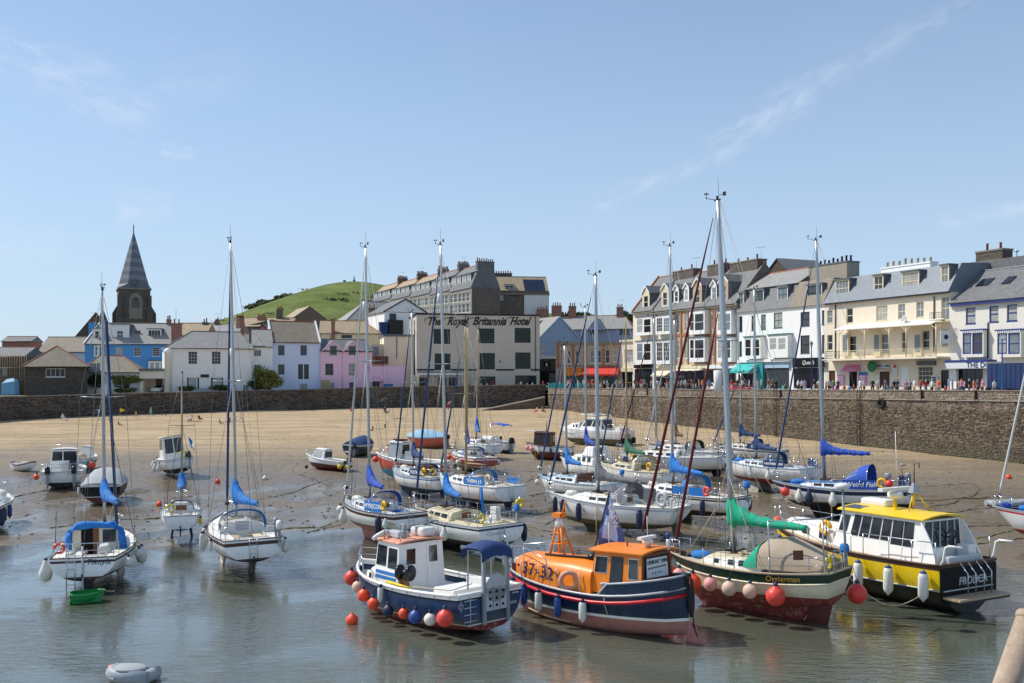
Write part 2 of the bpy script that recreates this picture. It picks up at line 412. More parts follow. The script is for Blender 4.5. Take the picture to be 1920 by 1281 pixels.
film=t.m('MULTIPLY',t.ramp(t.noise(o,.16,6,.62,.5),.46,.62,1,0),t.ramp(rel2,20,40,1,0))
t.l(t.m('MAXIMUM',t.m('SUBTRACT',t.m('ADD',.50,t.m('MULTIPLY',dry,.42)),t.m('MULTIPLY',film,.42)),.06),b.inputs['Roughness'])
b.inputs['Specular IOR Level'].default_value=.45
bp=t.n('Bump');bp.inputs['Distance'].default_value=.12
t.l(t.m('ADD',.55,t.m('MULTIPLY',film,-.5)),bp.inputs['Strength'])
t.l(t.m('ADD',t.m('MULTIPLY',streaks,.7),t.m('ADD',t.m('MULTIPLY',t.noise(o,5,6,.7),.6),t.m('MULTIPLY',t.ramp(t.noise(o,1.1,5,.7,2.0),.4,.62),.9))),bp.inputs['Height']);t.l(bp.outputs[0],b.inputs['Normal'])
m=bpy.data.materials.new('harbour_water');m.use_nodes=True;m.node_tree.nodes.clear();MATS['harbour_water']=m
t=NT(m.node_tree);tcw=t.n('TexCoord');o=tcw.outputs['Object']
mp=t.n('Mapping');mp.inputs['Scale'].default_value=(.8,1.7,1);mp.inputs['Rotation'].default_value=(0,0,.25);t.l(o,mp.inputs[0])
patch=t.ramp(t.noise(o,.11,5,.62,1.2),.40,.62,.2,1)
h1=t.noise(mp.outputs[0],2.1,4,.6,.5);h2=t.noise(mp.outputs[0],7,3,.6)
bp=t.n('Bump');bp.inputs['Distance'].default_value=.10;t.l(t.m('MULTIPLY',patch,.55),bp.inputs['Strength'])
t.l(t.m('ADD',t.m('MULTIPLY',h1,1),t.m('MULTIPLY',h2,.12)),bp.inputs['Height'])
fr=t.n('Fresnel');fr.inputs['IOR'].default_value=1.33;t.l(bp.outputs[0],fr.inputs['Normal'])
gl=t.n('BsdfGlossy');gl.inputs['Roughness'].default_value=.015;t.l(bp.outputs[0],gl.inputs['Normal'])
df=t.n('BsdfDiffuse');t.l(t.mix(t.noise(o,.07,4),(.14,.158,.115),(.185,.205,.15)),df.inputs[0])
tr=t.n('BsdfTransparent');tr.inputs[0].default_value=(.62,.62,.5,1)
m1=t.n('MixShader');m1.inputs[0].default_value=.66;t.l(tr.outputs[0],m1.inputs[1]);t.l(df.outputs[0],m1.inputs[2])
m2=t.n('MixShader');t.l(t.m('MULTIPLY',fr.outputs[0],1.9,clamp=True),m2.inputs[0]);t.l(m1.outputs[0],m2.inputs[1]);t.l(gl.outputs[0],m2.inputs[2])
ou=t.n('OutputMaterial');t.l(m2.outputs[0],ou.inputs[0])
def grid(name,xs,ys,zf,mat,kind='structure',sm=True):
 me=bpy.data.meshes.new(name);n=len(xs)
 me.from_pydata([(x,y,zf(x,y))for y in ys for x in xs],[],[(j*n+i,j*n+i+1,(j+1)*n+i+1,(j+1)*n+i)for j in range(len(ys)-1)for i in range(n-1)])
 me.materials.append(MATS[mat]);me.polygons.foreach_set('use_smooth',[sm]*len(me.polygons));me.update()
 return tag(ob(name,me),kind=kind)
ys=[];y=-12
while y<226:ys.append(y);y+=.55+max(0,y-40)*.012
grid('harbour_shore',[-170+i*1.15 for i in range(224)],ys,lambda x,y:max(gz(x,y),-1.6)+(.06*rnd.random()*smooth((y-70)/30)),'shore')
grid('harbour_water',[-170,-60,0,30,90],[-14,20,50,86],lambda x,y:0,'harbour_water')
far=pm('far_ground',(.10,.11,.07),.9,.3,.01)
grid('far_ground',[-7000,-170,0,88,7000],[-3000,230,1400,9000],lambda x,y:-3.2,'far_ground')
LW=[(-60,150,6.2),(57,160,6.25),(282,174,6.6),(480,183,6.9),(600,189,7.1),(705,193,7.45),(1023,198,7.9)]
LWP=[V(((p-960)/F*d,d,z))for p,d,z in LW]
RWP=[V((6.9,190,7.3)),V((22.5,150,7.45)),V((48,93,7.9)),V((62,62,8.0))]
pm('wall_core','4a4137',.95,.2,1,.3,20)
m,t,b,o=mk('quay_stone')
sp=t.n('SeparateXYZ');t.l(o,sp.inputs[0]);g=t.n('NewGeometry');ri=g.outputs['Random Per Island']
c=t.mix(t.ramp(ri,0,1),(.105,.078,.054),(.30,.232,.158))
pz=t.m('ADD',sp.outputs[2],t.m('MULTIPLY',t.m('SUBTRACT',t.noise(o,.35,5,.6),.5),3))
c=t.mix(t.ramp(pz,5.6,6.6),c,t.mix(ri,(.23,.178,.128),(.42,.345,.265)))
c=t.mix(t.ramp(pz,3.6,1.4,0,.5),c,(.2,.165,.12))
c=t.mix(t.ramp(t.noise(o,.28,7,.7),.5,.72,0,.65),c,(.1,.076,.054))
mp=t.n('Mapping');mp.inputs['Scale'].default_value=(.6,.6,.12);t.l(o,mp.inputs[0]);c=t.mix(t.ramp(t.noise(mp.outputs[0],1.2,6,.7),.52,.7,0,.55),c,(.07,.062,.04));c=t.mix(t.ramp(pz,2.6,.9,0,.5),c,(.075,.085,.04))
t.l(c,b.inputs['Base Color']);b.inputs['Roughness'].default_value=.88
bp=t.n('Bump');bp.inputs['Strength'].default_value=.5;bp.inputs['Distance'].default_value=.03;t.l(t.noise(o,7,4),bp.inputs['Height']);t.l(bp.outputs[0],b.inputs['Normal'])
m,t,b,o=mk('beach_wall_stone')
g=t.n('NewGeometry');ri=g.outputs['Random Per Island']
c=t.mix(ri,(.05,.042,.035),(.17,.14,.11));c=t.mix(t.ramp(t.noise(o,.22,6,.65),.5,.7,0,.6),c,(.24,.2,.15))
t.l(c,b.inputs['Base Color']);b.inputs['Roughness'].default_value=.9
bp=t.n('Bump');bp.inputs['Strength'].default_value=.5;bp.inputs['Distance'].default_value=.03;t.l(t.noise(o,7,4),bp.inputs['Height']);t.l(bp.outputs[0],b.inputs['Normal'])
def stones(mb,A,B,zb,zt,rh,lmin,lmax,proud,gap=.014,skip=None):
 A,B=V((A.x,A.y,0)),V((B.x,B.y,0));L=(B-A).length;u=(B-A)/L;n=V((u.y,-u.x,0))
 z=-.3
 while True:
  h=rh*rnd.uniform(.75,1.3);x=-rnd.random()*lmax*.6;done=True
  while x<L:
   l=rnd.uniform(lmin,lmax);x0,x1=max(x,0)+gap,min(x+l,L)-gap;x+=l
   if x1-x0<.06:continue
   f=(x0+x1)/2/L;lo,hi=zb(f),zt(f)
   z0,z1=lo+z+gap,min(lo+z+h-gap,hi)
   if z1-z0<.04 or z0>hi:continue
   done=False;p=proud*rnd.uniform(.15,1);e=.02
   q=[]
   for dx,dz,dp in((0,0,0),(1,0,0),(1,1,0),(0,1,0)):
    q.append(A+u*(x0 if dx==0 else x1)+V((0,0,z0 if dz==0 else z1)))
   r=rnd.uniform(-.02,.02);q2=[A+u*(x0+e if dx==0 else x1-e)+n*(p+r*(dx-.5))+V((0,0,(z0+e)if dz==0 else(z1-e)))for dx,dz in((0,0),(1,0),(1,1),(0,1))]
   mb.add(q+q2,((4,5,6,7),(0,1,5,4),(1,2,6,5),(2,3,7,6),(3,0,4,7)))
  z+=h
  if done or z>14:return
def wallcore(mb,A,B,zb,zt,th):
 A,B=V((A.x,A.y,0)),V((B.x,B.y,0));u=(B-A).normalized();n=V((-u.y,u.x,0))
 pts=[]
 for P,i in((A,0),(B,1)):pts.append((P,P+n*th,zb(i)-.6,zt(i)))
 (a,a2,l0,h0),(c,c2,l1,h1)=pts
 mb.hexa([a+V((0,0,l0)),c+V((0,0,l1)),c2+V((0,0,l1)),a2+V((0,0,l0)),a+V((0,0,h0)),c+V((0,0,h1)),c2+V((0,0,h1)),a2+V((0,0,h0))])
 # ---- the sea wall below the houses
bw=thing('beach_wall','long dark rubble wall between the beach and the houses on the left','wall')
core=MB();stn=MB();cop=[]
for A,B in zip(LWP[:-1],LWP[1:]):
 zb=lambda f,A=A,B=B:gz(A.x+(B.x-A.x)*f,A.y+(B.y-A.y)*f);zt=lambda f,A=A,B=B:A.z+(B.z-A.z)*f
 wallcore(core,A,B,zb,zt,.7);stones(stn,A,B,zb,zt,.24,.3,.8,.10)
 L=(B-A).length;n=int(L/1.15);u=(B-A)/L;nn=V((u.y,-u.x,0)).normalized()
 for i in range(n):
  p,q=A+u*(i*L/n+.02),A+u*((i+1)*L/n-.02);dz=rnd.uniform(.12,.2)
  cop.append((p+nn*.12,q+nn*.12,q-nn*.72,p-nn*.72,dz))
core.build('wall_core','wall_core',bw);tag(stn.build('wall_stones','beach_wall_stone',bw),kind='stuff')
pm('coping_stone','857a6b',.9,.2,1.5,.3,15)
for a,b_,c_,d_,dz in cop:
 MB().hexa([a,b_,c_,d_]+[p+V((0,0,dz))for p in(a,b_,c_,d_)]).build('coping_stone','coping_stone',bw)
 # ---- the quay wall on the right
qw=thing('quay_wall','tall brown stone quay wall with a pale ledge running along the right of the harbour','wall')
core=MB();stn=MB();par=MB()
LEDGE=.95
for A,B in zip(RWP[:-1],RWP[1:]):
 B_,A_=A,B
 A0,B0=A,B
 # order so that the outward normal looks at the harbour (to the left and at the camera)
 zb=lambda f,A=A0,B=B0:gz(A.x+(B.x-A.x)*f,A.y+(B.y-A.y)*f)
 zt=lambda f,A=A0,B=B0:A.z+(B.z-A.z)*f-LEDGE;ztp=lambda f,A=A0,B=B0:A.z+(B.z-A.z)*f
 wallcore(core,A0,B0,zb,zt,1.0);wallcore(core,A0-V((0,0,0)),B0,zt,ztp,.55)
 near=A0.y<160
 stones(stn,A0,B0,zb,zt,.12 if near else .18,.14,.5,.09)
 stones(par,A0,B0,lambda f:zt(f)+.42,ztp,.17 if near else .24,.2,.55,.07)
 L=(B0-A0).length;n=int(L/1.3);u=(B0-A0)/L;nn=V((u.y,-u.x,0)).normalized()
 for i in range(n):
  p,q=A0+u*(i*L/n+.015),A0+u*((i+1)*L/n-.015);dz=rnd.uniform(.09,.15);ov=rnd.uniform(.15,.24)
  for zz,o1,o2,nm in((-LEDGE-.02,ov,0,'ledge_stone'),(0,.1,-.62,'coping_stone')):
   k=V((0,0,zz));r=[p+nn*o1+k,q+nn*o1+k,q+nn*o2+k,p+nn*o2+k]
   MB().hexa(r+[v+V((0,0,dz))for v in r]).build(nm,'concrete' if zz else 'coping_stone',qw)
core.build('wall_core','wall_core',qw);tag(stn.build('wall_stones','quay_stone',qw),kind='stuff');tag(par.build('parapet_stones','quay_stone',qw),kind='stuff')
def rw(px):
 """point of the quay wall's face seen in column px, with its along and outward directions"""
 k=(px-960)/F
 for A,B in zip(RWP[:-1],RWP[1:]):
  dx,dy=B.x-A.x,B.y-A.y;tt=(k*A.y-A.x)/(dx-k*dy)
  if-1e-6<=tt<=1.000001:u=V((dx,dy,0)).normalized();return A+(B-A)*tt,u,V((u.y,-u.x,0))
for px in(1613,1456,1313,1187):
 P,u,n=rw(px);g0=gz(P.x,P.y)-.1;lad=MB()
 for s in(-.28,.28):lad.tube([P+u*s+n*.22+V((0,0,g0-P.z)),P+u*s+n*.22+V((0,0,-.1)),P+u*s+n*.02+V((0,0,.42)),P+u*s-n*.5+V((0,0,.42))],.035,5)
 L_=lad.build('wall_ladder','iron_rust',qw)
 z=g0+.3
 while z<P.z-.1:
  MB().tube([V((P.x,P.y,z))+u*-.28+n*.22,V((P.x,P.y,z))+u*.28+n*.22],.022,5).build('rung','iron_rust',L_);z+=.33
for px,zz in((1655,-1.35),(1752,-1.0),(1745,-1.0)):
 P,u,n=rw(px)
 if px==1655:tag(MB().torus(P+n*.2+V((0,0,zz)),.42,.15,n,18,8).build('tyre_fender','rubber_black'),'old black tyre hung flat against the quay wall below its ledge','tyre')
for px in(1730,1831,1215,1465):
 P,u,n=rw(px);MB().box(-.09,-.09,-.95,.09,.09,.1).build('wall_post','iron_rust',qw,P+n*.16)
 # ---- slipway, promenade, ground behind
sw=thing('slipway','pale concrete slipway rising from the beach along the foot of the quay corner','slipway')
a,bq=at(903,186),V((6.3,190.2,0));z0,z1=a.z-.1,5.5
n_=V((0,4.6,0));zz=lambda p,z:V((p.x,p.y,z))
MB().hexa([zz(a,1),zz(bq,1),zz(bq+n_,1),zz(a+n_,1),zz(a,z0),zz(bq,z1),zz(bq+n_,z1),zz(a+n_,z0)]).build('ramp','rubble_brown',sw)
MB().hexa([zz(a,z0+.01)+V((-.1,-.2,0)),zz(bq,z1+.01)+V((0,-.2,0)),zz(bq+n_,z1+.01),zz(a+n_,z0+.01)]+[zz(a,z0+.22)+V((-.1,-.2,0)),zz(bq,z1+.22)+V((0,-.2,0)),zz(bq+n_,z1+.22),zz(a+n_,z0+.22)]).build('ramp_surface','concrete',sw)
mb=MB();P=[V((p.x,p.y,7.05))for p in RWP];off=V((.91,.41,0))
mb.add([p+off*.5 for p in P]+[p+off*13.5+V((0,0,.15))for p in P],[(i,i+1,i+5,i+4)for i in range(3)])
mb.add([V((6.9,190,7.0))+off*.5,V((6.9,190,7.1))+off*13.5,V((20,260,7.2)),V((-20,260,7.1)),V((6.2,199,7.0))],[(0,1,2,3,4)])
tag(mb.build('quay_road','asphalt'),kind='structure')
mb=MB();mb.add([p+off*9+V((0,0,.11))for p in P]+[p+off*13.6+V((0,0,.14))for p in P]+[p+off*9+V((0,0,.25))for p in P]+[p+off*13.6+V((0,0,.28))for p in P],[(i+8,i+9,i+13,i+12)for i in range(3)]+[(i,i+1,i+9,i+8)for i in range(3)])
tag(mb.build('pavement','paving'),kind='structure')
pts=[(p.x,p.y+.65,6.0+.5*smooth((p.x+40)/50))for p in LWP]
mb=MB();top=[(p[0],p[1],p[2])for p in pts]+[(30,199,6.5),(52,150,6.5),(90,60,6.5)];back=[(-900,1300,6),(-300,1300,6),(-120,1300,6),(-60,1300,6),(0,1300,6),(60,1300,6),(140,1300,6),(300,1300,6),(700,1300,6),(900,1000,6)]
top[0]=(-500,150,6.0)
mb.add(top+back,[(i,i+1,len(top)+i+1,len(top)+i)for i in range(len(top)-1)])
pm('town_ground',(.13,.13,.085),.9,.3,.05)
tag(mb.build('town_ground','town_ground'),kind='structure')
# ---- hill
m,t,b,o=mk('hill_grass')
c=t.mix(t.ramp(t.noise(o,.05,6,.65),.3,.7),(.10,.135,.032),(.185,.215,.065))
c=t.mix(t.ramp(t.noise(o,.018,7,.7,.8),.55,.75,0,.8),c,(.25,.2,.09))
c=t.mix(t.ramp(t.noise(o,.3,4),.5,.75,0,.6),c,(.05,.08,.02));c=t.mix(t.ramp(t.noise(o,.09,8,.8,1.5),.56,.68,0,.7),c,(.055,.075,.025))
t.l(c,b.inputs['Base Color']);b.inputs['Roughness'].default_value=.95;b.inputs['Specular IOR Level'].default_value=.1
bp=t.n('Bump');bp.inputs['Strength'].default_value=.6;bp.inputs['Distance'].default_value=1.0;t.l(t.noise(o,.5,6,.7),bp.inputs['Height']);t.l(bp.outputs[0],b.inputs['Normal'])
RID=[(300,660),(400,622),(430,609),(470,594),(500,579),(540,562),(580,545),(620,531),(655,526),(700,529),(740,540),(800,546),(900,556),(1040,590),(1200,625),(1400,660)]
def ridge(x):
 px=960+x/520*F
 if px<=RID[0][0]:return 22
 for(a,ya),(c,yc)in zip(RID[:-1],RID[1:]):
  if a<=px<=c:k=(px-a)/(c-a);return CZ+(HY-(ya+(yc-ya)*k))*520/F
 return 22
def hz(x,y):
 r=sum(ridge(x+k)for k in(-9,-4,0,4,9))/5
 k=(y-270)/250
 h=8+(r-8)*(smooth(k)*.55+.45*max(0,min(1,k)))if y<520 else 8+(r-8)*(1-smooth((y-520)/380))
 return h+1.2*math.sin(x*.05+y*.03)*smooth(k)*(1-smooth(k*1.0-.0)if k<1 else 0)
grid('grass_hill',[-260+i*4.5 for i in range(100)],[262+i*8 for i in range(80)],hz,'hill_grass')
# footpath winding up the hill
pth=[]
for px,d in((648,300),(640,330),(645,360),(660,390),(685,420),(700,440),(698,455)):
 pth.append(((px-960)/F*d,d))
mb=MB();pp=[]
for i,(x,y)in enumerate(pth):
 for k in(-1.4,1.4):pp.append((x+k,y,hz(x+k,y)+.35))
mb.add(pp,[(2*i,2*i+1,2*i+3,2*i+2)for i in range(len(pth)-1)])
tag(mb.build('hill_path','asphalt'),kind='structure')
# ---------------------------------------------------------------- foliage
def leafmat(name,c):
 m,t,b,o=mk(name);g=t.n('NewGeometry')
 t.l(t.mix(g.outputs['Random Per Island'],tuple(k*.55 for k in c),tuple(k*1.5 for k in c)),b.inputs['Base Color']);b.inputs['Roughness'].default_value=.7;b.inputs['Specular IOR Level'].default_value=.2
leafmat('leaf_green',(.055,.085,.022));leafmat('leaf_dark',(.03,.05,.017));leafmat('leaf_yellow',(.16,.17,.045));leafmat('leaf_gorse',(.085,.10,.034))
pm('bark','4d3b2a',.9,.2,4)
def bush(name,label,cat,loc,rx,ry,rz,n,leaf,mat,group=None,trunk=.4):
 t=thing(name,label,cat,loc,group);r=random.Random(int(abs(loc[0])*91+loc[1]*7));mb=MB()
 lobes=[(V((r.uniform(-.55,.55)*rx,r.uniform(-.5,.5)*ry,trunk*rz+rz*r.uniform(.55,1.35))),r.uniform(.35,.62))for _ in range(9)]
 for i in range(n):
  c,s=r.choice(lobes);d=V((r.gauss(0,1),r.gauss(0,1),r.gauss(0,1))).normalized()*(r.random()**.4)
  p=c+V((d.x*rx*s,d.y*ry*s,d.z*rz*s));a=V((r.gauss(0,1),r.gauss(0,1),r.gauss(0,1))).normalized();e=a.orthogonal().normalized();l=leaf*r.uniform(.6,1.4)
  mb.add([p-a*l,p+e*l*.5,p+a*l,p-e*l*.5],[(0,1,2,3)])
 tag(mb.build('foliage',mat,t),kind='stuff')
 st=MB();top=trunk*rz+rz*.7;st.tube([(0,0,-.4),(.05*rx,0,top*.5),(0,.05*ry,top)],[rx*.1,rx*.075,rx*.03],6)
 for k in range(4):
  a=k*1.7;st.tube([(0,0,top*.55),(math.cos(a)*rx*.3,math.sin(a)*ry*.3,top*.95),(math.cos(a)*rx*.5,math.sin(a)*ry*.5,top*1.2)],[rx*.045,rx*.03,rx*.01],5)
 st.build('trunk','bark',t);return t
 # ================================================================ buildings
WC={}
STY={  # frame, glass, panes across, panes up, frame width, bar width
'sash_white':('trim_white','glass_dark',3,4,.07,.035),'sash_simple':('trim_white','glass_dark',1,2,.07,.05),'net':('trim_white','glass_net',1,2,.07,.05),
'pair':('trim_white','glass_dark',2,2,.08,.06),'sash_cream':('trim_cream','glass_blind',2,2,.1,.06),'sash_cream2':('trim_cream','glass_blind',4,2,.1,.06),'cream_dark':('trim_cream','glass_dark',1,2,.1,.06),
'blue':('trim_blue','glass_net',1,2,.1,.08),'blue_bay':('trim_blue','glass_blind',1,2,.14,.05),'green':('trim_green','glass_blind',2,2,.09,.05),'green_one':('trim_green','glass_dark',1,2,.09,.05),
'black':('trim_black','glass_grey',1,2,.08,.06),'black_door':('trim_black','glass_dark',1,1,.08,.05),'blind':('render_pale_blue','glass_grey',1,1,.06,.03),'hotel':('trim_dark_green','glass_green',3,2,.14,.06),'grid':('trim_grey','glass_dark',2,2,.06,.04),
'wide':('trim_white','glass_dark',4,1,.08,.06),'shop':('trim_cream','glass_dark',4,4,.1,.05),'shop_dark':('trim_black','glass_dark',3,1,.1,.06),'shop_white':('trim_white','glass_grey',3,1,.1,.06),'shop_teal':('trim_teal','glass_grey',3,1,.12,.06),'pane':('trim_grey','glass_dark',1,1,.05,.03),'shop_blue':('trim_blue','glass_dark',3,1,.1,.07),
'door_brown':('wood_dark','wood_dark',1,1,.1,.05),'door_white':('trim_white','trim_white',1,1,.1,.05)}
def winmesh(w,h,sty,g=None):
 k=(round(w,2),round(h,2),sty,g)
 if k in WC:return WC[k]
 fm,gm,nx,nz,t,b=STY[sty];gm=g or gm;f=MB()
 f.box(0,-.04,0,t,.04,h);f.box(w-t,-.04,0,w,.04,h);f.box(t,-.037,0,w-t,.037,t);f.box(t,-.037,h-t,w-t,.037,h)
 for i in range(1,nx):x=t+(w-2*t)*i/nx;f.box(x-b/2,-.026,t,x+b/2,.03,h-t)
 for j in range(1,nz):
  z=t+(h-2*t)*j/nz;bb=b*1.5 if(nz%2==0 and j==nz//2)else b;f.box(t,-.022 if bb==b else-.033,z-bb/2,w-t,.026,z+bb/2)
 p=MB().box(t*.6,.005,t*.6,w-t*.6,.02,h-t*.6)
 s=MB().box(-.08,-.16,-.09,w+.08,.05,0)
 WC[k]=(f.mesh('window',fm),p.mesh('pane',gm),s.mesh('sill',fm if fm!='trim_black' else 'trim_grey'));return WC[k]
def put_window(parent,x,z,w,h,sty,y=.13,sill=True,name='window'):
 g=rnd.choice((None,None,None,'glass_grey','glass_blind','glass_net'))if STY[sty][1]in('glass_dark','glass_blind')and 'shop' not in sty and 'door' not in sty else None
 f,p,s=winmesh(w,h,sty,g);o=ob(name,f,parent);o.location=(x,y,z);ob('pane',p,o)
 if sill and STY[sty][0]!='wood_dark':ob('sill',s,o).location=(0,-.0,0)
 return o
def holes(mb,x0,x1,z0,z1,H,y,rev=.2,mi=0):
 """front sheet with openings H=(x0,z0,x1,z1) and their reveals"""
 H=[(max(a,x0+.02),max(b,z0+.02),min(c,x1-.02),min(d,z1-.02))for a,b,c,d in H]
 H=[h for h in H if h[2]-h[0]>.05 and h[3]-h[1]>.05]
 xs=sorted({x0,x1,*[h[0]for h in H],*[h[2]for h in H]});zs=sorted({z0,z1,*[h[1]for h in H],*[h[3]for h in H]})
 for a,c in zip(xs[:-1],xs[1:]):
  for d,e in zip(zs[:-1],zs[1:]):
   m_,n_=(a+c)/2,(d+e)/2
   if any(h[0]<m_<h[2]and h[1]<n_<h[3]for h in H):continue
   mb.add([(a,y,d),(c,y,d),(c,y,e),(a,y,e)],[(0,1,2,3)],mi)
 for a,b,c,d in H:
  Y=y+rev
  mb.add([(a,y,b),(a,y,d),(a,Y,d),(a,Y,b)],[(0,1,2,3)],mi);mb.add([(c,y,b),(c,Y,b),(c,Y,d),(c,y,d)],[(0,1,2,3)],mi)
  mb.add([(a,y,d),(c,y,d),(c,Y,d),(a,Y,d)],[(0,1,2,3)],mi);mb.add([(a,y,b),(a,Y,b),(c,Y,b),(c,y,b)],[(0,1,2,3)],mi)
class House:
 def __init__(s,name,label,px0,d0,px1,d1,zb,depth,group=None,cat='building'):
  a,b=V(((px0-960)/F*d0,d0,0)),V(((px1-960)/F*d1,d1,0));s.L=(b-a).length;s.u=(b-a)/s.L;s.i=V((-s.u.y,s.u.x,0));s.a=a;s.zb=zb;s.D=depth
  m=Matrix((s.u,s.i,V((0,0,1)))).transposed().to_4x4();m.translation=V((a.x,a.y,zb));s.mw=m
  s.o=thing(name,label,cat,group=group,mw=m)
 def hit(s,px,py,yo=0):
  d=V(((px-960)/F,1,(HY-py)/F));A=s.a+s.i*yo;t=A.dot(s.i)/d.dot(s.i);p=d*t
  return(p-A).dot(s.u),p.z+CZ-s.zb
 def x(s,px,yo=0):return s.hit(px,700,yo)[0]
 def z(s,px,py,yo=0):return s.hit(px,py,yo)[1]
 def rect(s,a,b,c,d,yo=0):return s.x(a,yo),s.z((a+c)/2,d,yo),s.x(c,yo),s.z((a+c)/2,b,yo)
 def body(s,mat,ztop,wins=(),x0=None,x1=None,y0=0,depth=None,name='wall',z0=-1.5,extra=(),gable=None):
  x0=.004 if x0 is None else x0;x1=s.L-.004 if x1 is None else x1;D=y0+(depth or s.D);mb=MB();H=[]
  for w in wins:
   a,b,c,d=s.rect(*w[:4],y0);H.append((a,b,c,d));put_window(s.o,a,b,c-a,d-b,w[4],y0+.13,w[4]not in('black_door','shop','shop_dark','shop_white','shop_teal','shop_blue','door_brown','door_white'),'door' if 'door' in w[4]else 'window')
  holes(mb,x0,x1,z0,ztop,H+list(extra),y0)
  if gable:mb.add([(x0,y0,ztop),(x1,y0,ztop),(gable[0],y0,gable[1])],[(0,1,2)]);mb.add([(x0,D,ztop),(x1,D,ztop),(gable[0],D,gable[1])],[(0,2,1)])
  mb.add([(x0,y0,z0),(x0,D,z0),(x0,D,ztop),(x0,y0,ztop)],[(3,2,1,0)][::1]);mb.add([(x1,y0,z0),(x1,D,z0),(x1,D,ztop),(x1,y0,ztop)],[(0,1,2,3)])
  mb.add([(x0,D,z0),(x1,D,z0),(x1,D,ztop),(x0,D,ztop)],[(3,2,1,0)])
  if not gable:mb.add([(x0,y0,ztop),(x1,y0,ztop),(x1,D,ztop),(x0,D,ztop)],[(0,1,2,3)])
  # a dark room behind the openings
  return mb.build(name,mat,s.o)
 def roof(s,ze,zr,mat,x0=0,x1=None,y0=-.25,y1=None,hip=(0,0),yr=None,gmat=None,ridge='ridge_tile',th=.14,name='roof',ridge_r=.12):
  x1=s.L if x1 is None else x1;y1=s.D+.25 if y1 is None else y1;yr=(y0+y1)/2 if yr is None else yr;mb=MB()
  a,b=x0+hip[0],x1-hip[1];v=[(x0,y0,ze),(x1,y0,ze),(x1,y1,ze),(x0,y1,ze),(a,yr,zr),(b,yr,zr)]
  v2=[(p[0],p[1],p[2]-th)for p in v[:4]]
  mb.add(v+v2,[(0,1,5,4),(2,3,4,5),(6,7,1,0),(7,8,2,1),(8,9,3,2),(9,6,0,3),(9,8,7,6)],0)
  mb.add([v[0],v[3],v[4]],[(0,2,1)],1 if not hip[0]else 0);mb.add([v[1],v[2],v[5]],[(0,1,2)],1 if not hip[1]else 0)
  r=mb.build(name,[mat,gmat or mat],s.o)
  s.gutter(ze,y0,x0,x1)
  if ridge:
   rb=MB();rb.tube([v[4],v[5]],ridge_r,6,0,True,False)
   if hip[0]:rb.tube([v[0],v[4]],ridge_r*.9,6,0,True,False)
   if hip[1]:rb.tube([v[1],v[5]],ridge_r*.9,6,0,True,False)
   rb.build('ridge_tiles',ridge,r)
  return r
 def gutter(s,ze,y,x0=0,x1=None):MB().tube([(x0,y-.06,ze-.1),(s.L if x1 is None else x1,y-.06,ze-.1)],.065,6).build('gutter','trim_black',s.o)
 def gable_front(s,x0,x1,ze,zp,y0,y1,mat,wmat,board=None,name='gable_roof',ov=.2):
  """roof with its gable to the front: ridge runs back"""
  xm=(x0+x1)/2;k=(zp-ze)/((x1-x0)/2);t=.14;mb=MB()
  for sg,xe in((-1,x0-ov),(1,x1+ov)):
   zl=ze-ov*k;q=[(xe,y0-ov,zl),(xm,y0-ov,zp),(xm,y1,zp),(xe,y1,zl)]
   q2=[(p[0],p[1],p[2]+t)for p in q]
   if sg>0:mb.hexa([q[1],q[0],q[3],q[2],q2[1],q2[0],q2[3],q2[2]])
   else:mb.hexa(q+q2)
  r=mb.build(name,mat,s.o)
  if wmat:MB().add([(x0,y0,ze),(x1,y0,ze),(xm,y0,zp),(x0,y1-.1,ze),(x1,y1-.1,ze),(xm,y1-.1,zp)],[(0,1,2),(3,5,4),(0,3,4,1)]).build('gable_wall',wmat,s.o)
  if board:
   for xe,nm in((x0-ov,0),(x1+ov,1)):
    z0=ze-ov*k;MB().quadslab((xe,y0-ov-.001,z0-.12),(xm,y0-ov-.001,zp-.12),(xm,y0-ov-.001,zp+.2),(xe,y0-ov-.001,z0+.2),.05 if xe<xm else-.05,0,.005 if xe<xm else-.0).build('bargeboard',board,r)
  return r
 def dormer(s,a,b,c,d,yo,sty,wall,roof='flat',depth=2.2,rmat='lead',cheek=None,pad=.12,peak=None,below=.3):
  x0,z0,x1,z1=s.rect(a,b,c,d,yo);mb=MB();X0,X1,Z0,Z1=x0-pad,x1+pad,z0-below,z1+pad
  holes(mb,X0,X1,Z0,Z1,[(x0,z0,x1,z1)],yo,.15)
  mb.add([(X0,yo,Z0),(X0,yo+depth,Z0),(X0,yo+depth,Z1),(X0,yo,Z1)],[(3,2,1,0)],1);mb.add([(X1,yo,Z0),(X1,yo+depth,Z0),(X1,yo+depth,Z1),(X1,yo,Z1)],[(0,1,2,3)],1)
  zp=None
  if roof=='gable':zp=s.z((a+c)/2,peak,yo);mb.add([(X0,yo,Z1),(X1,yo,Z1),((X0+X1)/2,yo,zp-.1)],[(0,1,2)])
  mb.build('dormer',[wall,cheek or rmat],s.o)
  if roof=='flat':MB().box(X0-.12,yo-.18,Z1,X1+.12,yo+depth,Z1+.14).build('dormer_roof',rmat,s.o)
  else:s.gable_front(X0,X1,Z1,zp,yo,yo+depth,rmat,None,'trim_white','dormer_roof',.14)
  put_window(s.o,x0,z0,x1-x0,z1-z0,sty,yo+.06,False)
